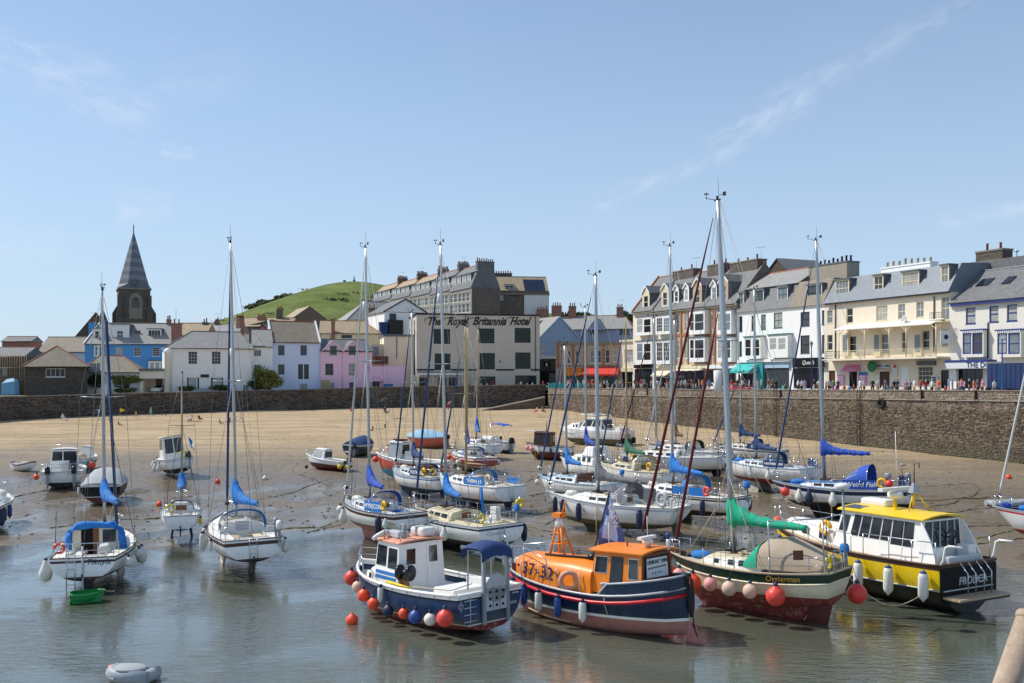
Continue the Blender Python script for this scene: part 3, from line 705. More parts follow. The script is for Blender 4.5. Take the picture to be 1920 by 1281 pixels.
 def chimney(s,x0,x1,z0,z1,y0,y1,mat,pots=3,pot='pot_clay',cap='coping_stone',along=True):
  mb=MB().box(x0,y0,z0,x1,y1,z1-.2);mb.box(x0-.08,y0-.08,z1-.2,x1+.08,y1+.08,z1,1)
  c=mb.build('chimney',[mat,cap],s.o)
  for i in range(pots):
   f=(i+.5)/pots;x,y=(x0+(x1-x0)*f,(y0+y1)/2)if along else((x0+x1)/2,y0+(y1-y0)*f)
   h=rnd.uniform(.55,.95);MB().lathe([(.15,0),(.13,h*.8),(.17,h*.82),(.16,h),(.1,h),(.09,h*.7)],(x,y,z1),8).build('chimney_pot',pot,c)
  if rnd.random()<.4:
   a=MB();x,y=x1-.2,(y0+y1)/2;a.tube([(x,y,z1-.6),(x,y,z1+1.9)],.025,4);a.tube([(x-.7,y-.3,z1+1.8),(x+.7,y+.3,z1+1.8)],.02,4)
   for i in range(6):k=-.6+i*.24;a.tube([(x+k+.1,y+k*.43-.3,z1+1.8),(x+k-.1,y+k*.43+.3,z1+1.8)],.012,3)
   a.build('aerial','wire',c)
  return c
 def chim(s,a,b,c,d,yo,dep,mat,pots=3,pot='pot_clay',cap='coping_stone',drop=3,along=True):
  x0,z0,x1,z1=s.rect(a,b,c,d,yo);s.chimney(x0,x1,z0-drop,z1,yo,yo+dep,mat,pots,pot,cap,along)
 def slab(s,name,a,b,c,d,y0,y1,mat,par=None):
  x0,z0,x1,z1=s.rect(a,b,c,d,y0);return MB().box(x0,y0,z0,x1,y1,z1).build(name,mat,par or s.o)
 def pipe(s,px,py0,py1,mat='iron_black'):
  x,z1=s.hit(px,py0,-.1);z0=s.z(px,py1,-.1);MB().tube([(x,-.1,z0),(x,-.1,z1)],.07,6).build('downpipe',mat,s.o)
 def bay(s,a,b,c,d,dep,mat,wins,sty,roof='lead'):
  """square bay: solid box with openings to the front and its side lights"""
  x0,z0,x1,z1=s.rect(a,b,c,d,-dep);mb=MB();H=[]
  for w in wins:
   q=s.rect(*w,-dep);H.append(q);put_window(s.o,q[0],q[1],q[2]-q[0],q[3]-q[1],sty,-dep+.05,False)
  holes(mb,x0,x1,z0,z1,H,-dep,.15)
  mb.add([(x0,-dep,z0),(x0,-.002,z0),(x0,-.002,z1),(x0,-dep,z1)],[(3,2,1,0)]);mb.add([(x1,-dep,z0),(x1,-.002,z0),(x1,-.002,z1),(x1,-dep,z1)],[(0,1,2,3)])
  mb.add([(x0,-dep,z0),(x1,-dep,z0),(x1,-.002,z0),(x0,-.002,z0)],[(3,2,1,0)])
  mb.build('bay',mat,s.o)
  MB().box(x0-.12,-dep-.14,z1,x1+.12,0,z1+.16).build('bay_roof',roof,s.o)
 def awning(s,a,b,c,d,mat,out=1.8,stripe=None):
  """sloping awning whose front edge fills the pixel rectangle"""
  x0,z0,x1,z1=s.rect(a,b,c,d,-out*.5);mb=MB()
  z1b=z0+(z1-z0)*.22;t=.04
  mb.hexa([(x0,-out,z1b-t),(x1,-out,z1b-t),(x1,-.02,z1-t),(x0,-.02,z1-t),(x0,-out,z1b),(x1,-out,z1b),(x1,-.02,z1),(x0,-.02,z1)])
  n=8
  for i in range(n):
   u0,u1=x0+(x1-x0)*i/n,x0+(x1-x0)*(i+1)/n;mb.box(u0+.01,-out-.02,z0+(.06 if i%2 else 0),u1-.01,-out+.015,z1b-.003)
  for X in(x0,x1):mb.add([(X,-out,z1b-.05),(X,-.02,z1-.05),(X,-.02,z1b-.05)],[(0,1,2)])
  return mb.build('awning',mat,s.o)
 def sign(s,a,b,c,d,mat,txt=None,tm='letter_white',size=.4,y=-.08,shear=0,off=0.,sp=1.):
  x0,z0,x1,z1=s.rect(a,b,c,d,y);k=MB().box(x0,y,z0,x1,y+.06,z1).build('fascia_sign',mat,s.o)
  if txt:
   e=text(txt,size,tm,k,Matrix.Translation(((x0+x1)/2,y-.012,(z0+z1)/2))@Matrix.Rotation(PI/2,4,'X'),shear,off,sp=sp)
  return k
G1='houses behind the beach wall'
# ---- far left
h=House('terraced_house','brick and grey house with scaffolding at the left edge behind the beach wall',-45,196,45,196,6.2,9,G1)
h.body('render_brown',h.z(20,668),[(2,690,14,705,'pane')]);h.roof(h.z(20,668),h.z(20,650),'slate',x0=-.2,x1=h.L+.2,y1=9.2)
h.body('red_brick',h.z(5,636),x0=h.x(-45),x1=h.x(12),y0=10,depth=5,name='rear_wall');h.roof(h.z(5,636),h.z(5,626),'slate',x0=h.x(-45)-.2,x1=h.x(12)+.2,y0=9.8,y1=15.2)
h.body('rubble_brown',h.z(20,650),x0=h.x(13),x1=h.x(29),y0=11,depth=4,name='rear_wall')
sc_=MB()
for px in(1,10,19,28,37,46):
 x=h.x(px,-1.2)
 for yy in(-1.3,-.4):sc_.tube([(x,yy,-.3),(x,yy,h.z(20,662))],.05,5)
for py in(670,690,712):
 for yy in(-1.25,-.45):sc_.tube([(h.x(-2),yy,h.z(20,py)),(h.x(46),yy,h.z(20,py))],.045,5)
t_=thing('scaffolding','tube scaffolding standing against the house at the left edge','scaffolding',mw=h.mw);sc_.build('scaffold_tubes','wood_mast',t_)
MB().box(h.x(-2),-1.2,h.z(20,690),h.x(46),-.5,h.z(20,690)+.06).build('scaffold_boards','wood_mast',t_)
tp=MB();P0=h.mw@V((h.x(20,-2),-2.2,-.1));tp.loft([[V((x*1.0,y,z))for x,y,z in((-1.3,-1,0),(1.4,-1,0),(1.4,1,0),(-1.3,1,0))],[V((-1.2,-.9,2.2)),V((1.3,-.9,2.6)),V((1.2,.9,2.7)),V((-1.2,.9,2.3))],[V((-.5,-.3,3.0)),V((.8,-.3,3.2)),V((.7,.4,3.2)),V((-.5,.4,3.0))]],True,True,0,False)
tag(tp.build('covered_load','tarp_blue',None,P0),'pale blue tarpaulin over a tall load below the scaffolding','tarpaulin')
h=House('stone_house','low dark stone building with a pyramid roof and orange ridge tiles',47,172,164,176,6.0,9.5,G1)
h.body('rubble_dark',h.z(105,688),[(86,691,122,707,'wide')]);h.roof(h.z(105,687),h.z(109,649,4.7),'slate_brown',-.5,h.L+.5,-.5,10,(5.4,5.4),ridge='ridge_tile',ridge_r=.13)
h=House('long_house','plain grey slate roofed house behind the pyramid roofed stone building',73,205,165,205,6,9,G1)
h.body('render_grey_white',h.z(115,661),[(90,668,100,680,'pane')]);h.roof(h.z(115,660),h.z(115,632,4.5),'slate_brown',-.2,h.L+.2,gmat='render_grey_white',ridge='slate')
# ---- blue house
h=House('blue_house','bright blue three storey house with white dormers in its slate roof',159,197,320,199,6.3,10,G1)
h.body('render_blue',h.z(240,645),[(216,651,230,668,'sash_white'),(251,651,264,668,'sash_white'),(286,651,299,668,'sash_white'),(253,683,264,692,'sash_white'),(216,683,229,694,'sash_white')])
h.roof(h.z(240,645),h.z(240,606,5),'slate_pale',-.1,h.L+.1,hip=(1.6,0),gmat='render_blue',ridge='coping_stone')
MB().quadslab((-.25,-.4,h.z(159,645)),(-.05,-.4,h.z(159,645)),(1.55,5,h.z(240,606,5)+.05),(1.35,5,h.z(240,606,5)+.05),.12).build('verge','trim_white',h.o)
h.dormer(178,621,187,635,1.4,'sash_simple','trim_white',depth=3,pad=.5,below=.5);h.dormer(219,620,231,635,1.4,'pair','trim_white',depth=3,pad=1.2,below=.5)
h.dormer(278,619,301,630,1.9,'wide','trim_white',depth=2.6,pad=.2)
h.slab('skylight',253,620,263,628,2.3,2.5,'glass_grey')
h.bay(176,648,194,669,.7,'trim_white',[(178,650,184,667),(186,650,192,667)],'sash_simple');h.bay(278,677,308,694,.9,'trim_white',[(281,680,289,692),(291,680,299,692),(301,680,306,692)],'net')
h.chim(166,603,177,613,4,1.2,'render_blue',2);h.chim(312,599,319,613,4.6,1.2,'red_brick',2);h.chim(321,606,338,655,-.8,1.8,'red_brick',2,drop=2)
MB().tube([(h.x(320),5,h.z(320,606,5)),(h.x(320),5,h.z(320,577,5))],.03,5).build('aerial','wire',h.o)
h=House('rear_house','house with a mossy slate roof squeezed between the blue house and the white house',322,206,384,206,6.5,9,G1)
h.body('render_buff',h.z(350,633),[(341,630,350,640,'pane')]);h.roof(h.z(350,633),h.z(350,606,4.5),'slate_tan',-.2,h.L+.2);h.chim(379,604,388,620,4,1.2,'church_stone',2);h.chim(328,625,337,648,-.6,1.2,'red_brick',2)
h=House('rear_house','small house with a red chimney and pale slates behind the white house roof',392,222,447,222,6.5,9,G1)
h.body('render_white',h.z(420,622));h.roof(h.z(420,622),h.z(420,608,4.5),'slate_pale',-.2,h.L+.2);h.chim(442,596,455,625,2,1.4,'red_brick',6);h.chim(402,603,409,616,4,1,'church_stone',2)
# ---- low white cottage with vine
h=House('low_cottage','low white cottage with hipped slate roofs and a vine along its front',150,181,264,183,6.3,8,G1)
h.body('render_white',h.z(210,698),[(166,681,188,696,'sash_white'),(213,718,243,727,'pair')],x0=h.x(163));h.roof(h.z(200,698),h.z(200,667,4),'slate_brown',h.x(150),h.L+.4,-.4,8.4,(2.5,4.2),ridge='ridge_tile')
bush('climbing_vine','leafy green and yellow vine climbing over the low white cottage','vine',h.mw@V((h.x(236),-.6,h.z(236,726))),3.8,.5,1.0,1500,.2,'leaf_yellow')
bush('garden_bush','dark green shrub between the stone building and the low cottage','bush',h.mw@V((h.x(180),-.9,h.z(180,735))),2.0,.9,1.7,1300,.2,'leaf_dark','shrubs behind the beach wall')
bush('garden_bush','low clipped bush in front of the low cottage window','bush',h.mw@V((h.x(238),-1.6,h.z(238,739))),2.4,.7,.6,900,.16,'leaf_green','shrubs behind the beach wall')
h=House('carport','cream flat roofed carport beside the white house with a car inside',262,182,312,182,6.3,7,cat='carport')
h.slab('roof',260,691,312,696,-.5,7,'slate');h.slab('fascia',262,696,311,710,-.3,0,'render_cream');h.slab('back_wall',262,710,312,742,6.6,7,'render_brown');h.slab('side_wall',262,710,268,742,0,6.5,'render_cream')
CARPORT=h
# ---- white house
h=House('white_house','white house with a hipped slate roof and black shutters by its lower windows',311,180,473,186,6.5,9.5,G1)
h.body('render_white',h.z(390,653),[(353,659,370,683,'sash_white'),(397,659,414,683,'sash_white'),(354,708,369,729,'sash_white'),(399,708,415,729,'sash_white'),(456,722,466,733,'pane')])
h.roof(h.z(390,653),h.z(400,622,4.7),'slate_pale',-.3,h.L+.3,-.3,9.8,(5.2,2),gmat='render_white',ridge='slate')
MB().lathe([(.62,-1),(.62,h.z(315,664)),(.75,h.z(315,663)),(.75,h.z(315,656)),(.5,h.z(315,655)),(.45,h.z(315,653))],(h.x(315),-.3,0),14).build('round_pillar','trim_white',h.o)
for a in(351,370.5,396,415.5):h.slab('shutter',a,708,a+2.6,729,-.06,-.005,'trim_black')
h.slab('wall_ornament',376,702,392,708,-.08,-.01,'iron_black')
rl=MB();zt_=h.z(380,730,-2)
for i in range(26):x=h.x(366)+i*.22;rl.box(x,-2.02,zt_-.9,x+.06,-1.96,zt_)
rl.box(h.x(366),-2.06,zt_,h.x(366)+26*.22,-1.92,zt_+.08);rl.build('balustrade','iron_black',h.o)
h2=House('white_house_wing','small gabled white wing joined to the right of the white house',472,187,511,188,6.6,9,G1)
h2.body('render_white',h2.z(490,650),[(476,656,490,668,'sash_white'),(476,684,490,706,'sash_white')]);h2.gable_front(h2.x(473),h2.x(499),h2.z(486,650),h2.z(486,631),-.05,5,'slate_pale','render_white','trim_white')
h2.roof(h2.z(490,650),h2.z(490,618,4.5),'slate_pale',0,h2.L,ridge='slate')
for px,r,hh,lb in((346,2.0,.7,'left'),(410,2.2,.75,'right')):
 bush('hedge','clipped green hedge in front of the white house, %s of its railing'%('left' if px==346 else 'right'),'hedge',h.mw@V((h.x(px),-2.1,h.z(px,736,-2.1)-.2)),r,.7,hh,800,.15,'leaf_green','hedges before the white house')
bush('garden_tree','rounded palm like shrub with yellow green leaves before the pale blue house','tree',h2.mw@V((h2.x(503),-2.5,h2.z(503,738)-.2)),3.0,1.6,2.3,2600,.24,'leaf_yellow','shrubs behind the beach wall')
bush('garden_tree','darker shrub beside the palm like one at the white wing','tree',h2.mw@V((h2.x(478),-2.2,h2.z(478,738)-.2)),1.8,1.2,1.5,1300,.2,'leaf_green','shrubs behind the beach wall')
# ---- church
h=House('church','stone church tower with a banded slate spire rising behind the blue house',222.5,260,282,263.2,9,8.6,cat='church')
zt_=h.z(250,541);h.body('church_stone',zt_,[])
S=[(-.45,zt_-.1),(h.L+.45,zt_-.1)];xm,ym=h.L/2,4.3;zp=h.z(250,438,5);r0=(h.L+.35)/2;nb=13
mb=MB();rings=[];mis=[]
for i in range(nb+1):
 f=i/nb;r=r0*(1-f)+.12*f;c_=.72 if i else .98  # broached square turning to an octagon
 k=[(-1,-.42),(-.42,-1),(.42,-1),(1,-.42),(1,.42),(.42,1),(-.42,1),(-1,.42)]
 if i==0:k=[(-1,-.97),(-.97,-1),(.97,-1),(1,-.97),(1,.97),(.97,1),(-.97,1),(-1,.97)]
 rings.append([(xm+a*r*(1 if i==0 else .98),ym+b*r*(1 if i==0 else .98),zt_+.15+(zp-zt_)*f)for a,b in k]);mis.append(1 if i in(2,4,6,8,10)else 0)
mb.loft(rings,True,True,0,False,mis);spn=mb.build('spire',['spire_slate','spire_band'],h.o)
MB().lathe([(.14,0),(.1,1.4),(.24,1.5),(.1,1.7),(.06,2.6)],(xm,ym,zp+.1),8).build('finial','lead',spn)
MB().box(-.3,-.3,zt_-.25,h.L+.3,8.9,zt_+.12).build('cornice','dressed_stone',h.o)
for x in(-.55,h.L-.95):
 for y_,s_ in((-.8,1),):
  MB().box(x,y_,-1,x+1.5,.0,zt_-5.5).build('buttress','church_stone',h.o);MB().box(x+.25,y_+.3,zt_-5.5,x+1.25,0,zt_-1.8).build('buttress','church_stone',h.o)
for x,w in((-1.5,1.4),(h.L+.1,1.4)):MB().box(x,.8,-1,x+w,2.2,zt_-6.5).build('buttress','church_stone',h.o);MB().hexa([(x,.8,zt_-6.5),(x+w,.8,zt_-6.5),(x+w,2.2,zt_-6.5),(x,2.2,zt_-6.5)]+([(x+w-.3,.8,zt_-4.6),(x+w,.8,zt_-4.6),(x+w,2.2,zt_-4.6),(x+w-.3,2.2,zt_-4.6)]if x<0 else[(x,.8,zt_-4.6),(x+.3,.8,zt_-4.6),(x+.3,2.2,zt_-4.6),(x,2.2,zt_-4.6)])).build('buttress','church_stone',h.o)
def arch(x0,x1,z0,z1,zp,y,th):
 xm=(x0+x1)/2;p=[(x0,z0),(x1,z0),(x1,z1)]
 p+=[(x1-(x1-xm)*(1-math.cos(a*PI/2/5)),z1+(zp-z1)*math.sin(a*PI/2/5))for a in range(1,5)]+[(xm,zp)]+[(x0+(xm-x0)*(1-math.cos(a*PI/2/5)),z1+(zp-z1)*math.sin(a*PI/2/5))for a in range(4,0,-1)]+[(x0,z1)]
 mb=MB();n=len(p);mb.add([(a,y,b)for a,b in p]+[(a,y-th,b)for a,b in p],[tuple(range(n))]+[tuple(range(2*n-1,n-1,-1))[::1]]+[(i,(i+1)%n,(i+1)%n+n,i+n)for i in range(n)]);return mb
x0,z0,x1,z1=h.rect(242,549,267,598);aw=arch(x0,x1,z0,z1-2.6,z1,.05,.14).build('window_arch','dressed_stone',h.o)
x0,z0,x1,z1=h.rect(247,557,262,577);arch(x0,x1,z0,z1-1.6,z1,-.12,.05).build('louvre_opening','glass_dark',aw)
for k in range(4):MB().box(x0,-.24,z0+.2+k*.45,x1,-.17,z0+.32+k*.45).build('louvre','dressed_stone',aw)
h.slab('lucarne',250,522,255,535,-.1,1.5,'lead')
for a,c_,pk,yo,mt in((141,218,586,2,'slate_tan'),(172,214,580,-3,'slate')):
 x0,x1=h.x(a,yo),h.x(c_,yo);ze=h.z(180,632,yo);h.gable_front(x0,x1,ze,h.z((a+c_)/2,pk,yo),yo,yo+14,mt,'church_stone',None,'nave_roof')
 MB().box(x0,yo,-1,x1,yo+14,ze).build('nave_wall','church_stone',h.o)
 # ---- pale blue and pink houses
h=House('pale_blue_house','pale blue house with a brown slate roof between white verges',509,190,601,193.5,6.7,10,G1)
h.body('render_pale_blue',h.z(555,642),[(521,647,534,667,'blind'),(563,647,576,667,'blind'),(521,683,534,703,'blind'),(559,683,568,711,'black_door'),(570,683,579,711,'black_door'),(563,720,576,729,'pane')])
h.roof(h.z(555,642),h.z(555,603,5),'slate_brown',.25,h.L-.25,gmat='render_pale_blue',ridge='ridge_tile')
for x in(-.06,h.L-.26):MB().hexa([(x,-.3,h.z(555,643)),(x+.32,-.3,h.z(555,643)),(x+.32,5,h.z(555,603,5)-.1),(x,5,h.z(555,603,5)-.1),(x,-.3,h.z(555,643)+.35),(x+.32,-.3,h.z(555,643)+.35),(x+.32,5,h.z(555,603,5)+.25),(x,5,h.z(555,603,5)+.25)]).build('verge','trim_white',h.o)
h.slab('fence_panel',602,713,618,733,-2,-1.9,'wood_mast')
h=House('pink_house','pink house with twin small gables and a low pink wall to its right',601,193,698,197,6.9,9,G1)
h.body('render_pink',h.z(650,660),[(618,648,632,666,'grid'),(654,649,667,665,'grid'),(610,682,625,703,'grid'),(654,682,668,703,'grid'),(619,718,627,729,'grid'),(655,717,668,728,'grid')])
h.roof(h.z(650,658),h.z(650,637,4.5),'slate',-.1,h.L+.1,gmat='render_pink',ridge='slate')
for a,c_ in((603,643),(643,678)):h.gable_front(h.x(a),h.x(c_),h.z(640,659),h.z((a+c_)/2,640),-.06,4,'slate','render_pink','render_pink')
for a,b,c_,d,st in((618,648,632,666,'blind'),(654,649,667,665,'grid')):
 x0,z0,x1,z1=h.rect(a,b,c_,d,-.1);put_window(h.o,x0,z0,x1-x0,z1-z0,st,-.1,False)
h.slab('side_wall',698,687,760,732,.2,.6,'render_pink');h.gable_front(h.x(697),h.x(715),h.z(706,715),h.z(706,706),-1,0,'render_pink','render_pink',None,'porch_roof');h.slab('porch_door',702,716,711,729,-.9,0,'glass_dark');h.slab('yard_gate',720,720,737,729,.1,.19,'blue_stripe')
h.pipe(642,660,730,'render_pink')
# ---- roofs behind
h=House('brown_roof_house','house with a tan roof and a wide dark gable wall behind the pale blue house',520,240,622,246,8,12,G1)
x0,x1=h.x(538),h.x(622);h.gable_front(x0,x1,h.z(600,606),h.z(588,575),0,12,'slate_tan','render_brown',None);MB().box(x0,.1,-1,x1,12,h.z(600,606)).build('wall','render_brown',h.o)
h=House('brown_roof_house','low brown roofed house with a row of small chimneys behind the white wing',436,236,545,236,8,12,G1)
h.body('render_brown',h.z(490,612));h.gable_front(h.x(455),h.x(562),h.z(500,612),h.z(558,576)-3,1,11,'slate_brown','render_brown',None);h.roof(h.z(470,612),h.z(470,596,6),'slate_tan',-.3,h.L);h.chim(518,580,528,594,5,1.4,'church_stone',2);h.chim(482,594,497,606,4,1.2,'red_brick',5)
h=House('grey_gable_house','small house with a dark edged pink gable behind the white wing',476,214,509,214,7,8,G1)
h.body('salmon_paint',h.z(490,626));h.gable_front(h.x(478),h.x(508),h.z(490,624),h.z(490,609),-.1,6,'slate','salmon_paint','trim_black')
h=House('tan_roof_house','wide house with a tan hipped roof behind the pink house',601,214,713,216,7.5,10,G1)
h.body('render_buff',h.z(655,626),[(640,628,660,634,'pane')]);h.roof(h.z(655,625),h.z(655,602,5),'slate_tan',-.3,h.L+.3,hip=(0,4));h.chim(621,603,628,625,-.3,1,'red_brick',1)
h=House('flat_roof_annex','cream flat roofed annex behind the pink wall with a dark terrace fence',694,204,776,206,7.3,9,G1)
h.body('render_cream',h.z(740,630),[(699,650,710,665,'pane')],x0=h.x(720));h.body('render_buff',h.z(700,645),[(699,650,710,665,'green_one')],x0=0,x1=h.x(721),y0=.5,depth=8,name='side_wing');h.slab('roof_edge',718,627,777,631,-.2,9,'lead');h.slab('terrace_fence',697,668,728,683,-2.5,-2.3,'brown_paint');h.pipe(744,632,672)
h=House('white_gable_house','white gable fronted house with black edges and a black balcony left of the hotel',722,222,800,226,8,14,G1)
x0,x1=h.x(720),h.x(800);h.gable_front(x0,x1,h.z(745,585),h.z(760,561),0,14,'slate','render_white','trim_black');h.body('render_white',h.z(745,586),[(730,588,743,600,'black_door')],x0=x0+.1,x1=x1-.1)
h.slab('balcony',730,600,756,627,-1.3,0,'trim_black');h.slab('balcony',713,604,727,628,-1.2,0,'canvas_navy')
h=House('white_long_house','white house under a long plain slate roof left of the gable front',652,232,724,236,8,10,G1)
h.body('render_white',h.z(690,600));h.roof(h.z(690,600),h.z(715,566,5),'slate_pale',-.2,h.L+2.5,gmat='render_white',hip=(6,0),ridge='slate');h.chim(692,577,707,590,1.5,1.3,'church_stone',2)
# ---- hotel
h=House('hotel','taupe three storey flat topped hotel with a script name and green windows',781,201,1012,206,7.2,15,cat='hotel')
zt_=h.z(900,591);h.body('render_taupe',zt_,[(813,617,844,644,'hotel'),(897,616,927,643,'hotel'),(965,615,995,642,'hotel'),(815,663,845,693,'hotel'),(899,662,928,692,'hotel'),(966,661,995,691,'hotel'),(899,706,929,724,'hotel'),(966,704,1006,726,'shop_dark'),(786,708,800,732,'shop_dark'),(822,708,858,732,'shop_dark')])
h.slab('parapet_cap',779,588.5,1014,591.5,-.12,15,'trim_black')
for a,c_ in((781,814),(846,897),(930,964),(996,1012)):h.slab('string_course',a,692,c_,695,-.1,-.003,'trim_black')
for yy in(617,664):h.slab('blind_window',940,yy,951,yy+25,-.03,-.003,'render_taupe')
h.slab('canopy_roof',783,697,868,700,-2.6,0,'clear_vinyl');h.slab('canopy_edge',783,700,868,703,-2.6,-2.45,'trim_white')
for px in(784,812,840,867):MB().tube([(h.x(px,-2.5),-2.5,-.3),(h.x(px,-2.5),-2.5,h.z(px,701,-2.5))],.06,6).build('canopy_post','trim_white',h.o)
h.slab('side_panel',770,703,786,734,-2.4,-2.2,'canvas_cream')
for x,s_,wd,sh in((803,'The',828,.45),(838,'Royal',880,.45),(886,'Britannia',950,.45),(956,'Hotel',997,.45)):
 X,Z=h.hit((x+wd)/2,603,-.03);wm=h.x(wd)-h.x(x)
 k=textfit(s_,wm,'letter_dark',h.o,Matrix.Translation((X,-.02,Z))@Matrix.Rotation(PI/2,4,'X'),.5,.035,.02,1.75 if s_!='Royal' else 2.3)
h.pipe(873,591,697);h.pipe(1004,591,697)
for px,py in((868,632),(936,676),(870,668)):h.slab('wall_vent',px,py,px+4,py+4,-.06,-.004,'trim_grey')
# swashes of the script capitals
for px,py in((806,596),(838,597),(886,597),(957,596)):
 X,Z=h.hit(px,py,-.03);MB().tube([(X-.9,-.04,Z-.9),(X-1.1,-.04,Z-.45),(X-.6,-.04,Z-.1),(X+.2,-.04,Z+.12),(X+1.1,-.04,Z+.02),(X+1.9,-.04,Z+.25)],[.03,.07,.06,.09,.07,.02],5).build('lettering','letter_dark',h.o)
for yy in(3.2,8.5):MB().tube([(-.1,yy,-.5),(-.1,yy,zt_-1)],.12,6).build('downpipe','iron_black',h.o)
for yy,zz in((5.5,8.2),(5.5,4.2),(11.5,8.2),(11.5,4.2)):MB().box(-.03,yy,zz,.0,yy+1.3,zz+1.9).build('side_window','glass_dark',h.o)
# ---- terrace on the hill
G2='tall Victorian terrace on the hill'
HT=[(697,318),(732,300),(768,284),(806,268),(843,254),(884,241)]
eav=[(697,560),(884,541)];
def ey(px,a,b):return a+(b-a)*(px-697)/187
for i,((p0,d0),(p1,d1))in enumerate(zip(HT[:-1],HT[1:])):
 h=House('hill_terrace_house',['leftmost','second from left','middle','second from right','rightmost'][i]+' stone house of the mansard roofed terrace on the hill',p0,d0,p1,d1,14,7.5,G2)
 w=p1-p0;ze=h.z((p0+p1)/2,ey((p0+p1)/2,566,541));zr=h.z((p0+p1)/2,ey((p0+p1)/2,550,512),1.6)
 wn=[]
 for f in(.12,.3,.5,.68,.86):
  px=p0+w*f;y_=ey(px,572,548);s_=w*.055
  for k in(0,1):yy=y_+k*ey(px,17,21);wn.append((px-s_*1.5,yy,px-s_*.1,yy+ey(px,11,16),'sash_simple'));wn.append((px+s_*.1,yy,px+s_*1.5,yy+ey(px,11,16),'net'))
 h.body('terrace_stone',ze,wn)
 mb=MB();L=h.L;mb.hexa([(0.004,-.2,ze),(L-.004,-.2,ze),(L-.004,7.7,ze),(.004,7.7,ze),(.004,1.6,zr),(L-.004,1.6,zr),(L-.004,6,zr),(.004,6,zr)]);mb.build('mansard_roof','slate',h.o)
 h.roof(zr,zr+2.0,'slate_tan' if i<3 else 'slate',0,L,1.4,6.2,ridge='ridge_tile',ridge_r=.16)
 for f in(.2,.42,.66,.88):
  px=p0+w*f;s_=w*.075;yc=ey(px,557,524);hh=ey(px,5,9);h.dormer(px-s_,yc-hh,px+s_,yc+hh,.5,'net','trim_white','flat',2,'slate',pad=.2)
 h.chimney(L-1.5,L-.3,zr,zr+(2.9 if i<4 else 2.5),2.6 if i<4 else 1.7,5.6 if i<4 else 6.2,'slate' if i>2 else 'church_stone',9,along=False)
 if i==4:MB().box(L+.01,0,-4,L+.35,7.5,ze).build('end_wall','rubble_brown',h.o)
h=House('hill_end_house','stone house with tan roof and solar panels at the right of the hill terrace',919,250,1029,252,13,11)
h.body('rubble_brown',h.z(960,545),[(938,552,944,562,'net'),(1000,564,1009,578,'black_door')]);h.roof(h.z(960,552),h.z(960,519,5.5),'slate_tan',-.2,h.L+.2,gmat='rubble_brown',ridge='slate')
h.slab('rendered_end',983,553,1028,595,-.3,-.01,'render_grey_white');h.dormer(947,535,963,545,1.5,'pair','render_grey_white','flat',3)
zE=h.z(960,552);zR=h.z(960,519,5.5);x0,x1=h.x(985),h.x(1024)
for k in range(5):
 a_=x0+(x1-x0)*k/5;b_=x0+(x1-x0)*(k+1)/5-.08;f0,f1=.12,.82;P_=lambda x,f:(x,-.25+5.75*f,zE+(zR-zE)*f+.1)
 MB().quadslab(P_(a_,f0),P_(b_,f0),P_(b_,f1),P_(a_,f1),.06).build('solar_panel','solar',h.o)
h.chim(925,512,960,522,6,2,'church_stone',8)
# rough scrub and hedges over the hill
mb=MB();rs=random.Random(5)
for _ in range(230):
 y=rs.uniform(290,505);x=rs.uniform(-150,60)*y/500;n=rs.random()
 if rs.random()<.5:x=(-.04-.16*rs.random())*y;y=300+rs.choice((0,55,105,150))+x*.25+rs.uniform(-2,2)
 z=hz(x,y);w_=rs.uniform(.5,1.6)
 for k in range(26):
  p=V((x+rs.gauss(0,w_),y+rs.gauss(0,w_),z+abs(rs.gauss(0,.45))));a=V((rs.gauss(0,1),rs.gauss(0,1),rs.gauss(0,1))).normalized();e=a.orthogonal()*.5;l=.45
  mb.add([p-a*l,p+e*l,p+a*l,p-e*l],[(0,1,2,3)])
tag(mb.build('hill_scrub','leaf_gorse'),'low scrub and hedge lines over the grassy hill','scrub',kind='stuff')
# things on the hill top
for i,(px,d,rr,lb)in enumerate(((484,470,7,'lowest'),(508,480,7,'middle'),(532,492,5,'highest'))):
 x=(px-960)/F*d;bush('gorse_thicket','dark gorse thicket on the left slope of the hill, the %s of three'%lb,'bush',(x,d,hz(x,d)-2.2),rr,5,1.8,1300,.6,'leaf_gorse','thickets on the hill')
x=(664-960)/F*516;MB_=thing('hilltop_cairn','small dark stone marker on the hill crest','marker',(x,516,hz(x,516)));MB().lathe([(.8,-1),(.7,.6),(.35,.8),(.25,2.4),(.1,2.7)],(0,0,0),8).build('pillar','church_stone',MB_);MB().box(-5.6,-.6,-1,-4.4,.6,.6).build('bench_block','church_stone',MB_)
for i,(px,py,d,rx,rz)in enumerate(((1066,600,262,4,2.2),(1087,598,268,3.4,2),(1123,602,262,3,1.6),(1174,612,250,3.4,3.6),(1184,612,252,3,3.6))):
 z=zpx(py,d);bush('broadleaf_tree',['tree top behind the second brick chimney','small tree top right of the brick chimneys','little tree top above the blue grey roof','leafy tree behind the flat roofed shops','darker tree against the side of the tall terrace'][i],'tree',((px-960)/F*d,d,z-rz*1.2),rx,3.5,rz,1600,.42,'leaf_green' if i%2 else 'leaf_dark','trees behind the town roofs')
 # ================================================================ the terrace along the quay
def td(px,o=0):
 k=(px-960)/F;t=(59+.91*o-(98+.41*o)*k)/(57*k+25.5);return 98+.41*o+57*t
G3='houses along the quay'
def TH(label,a,c,depth=10,zb=7.3,back=0,name='quay_house'):
 return House(name,label,a,td(a,back),c,td(c,back),zb,depth,G3)
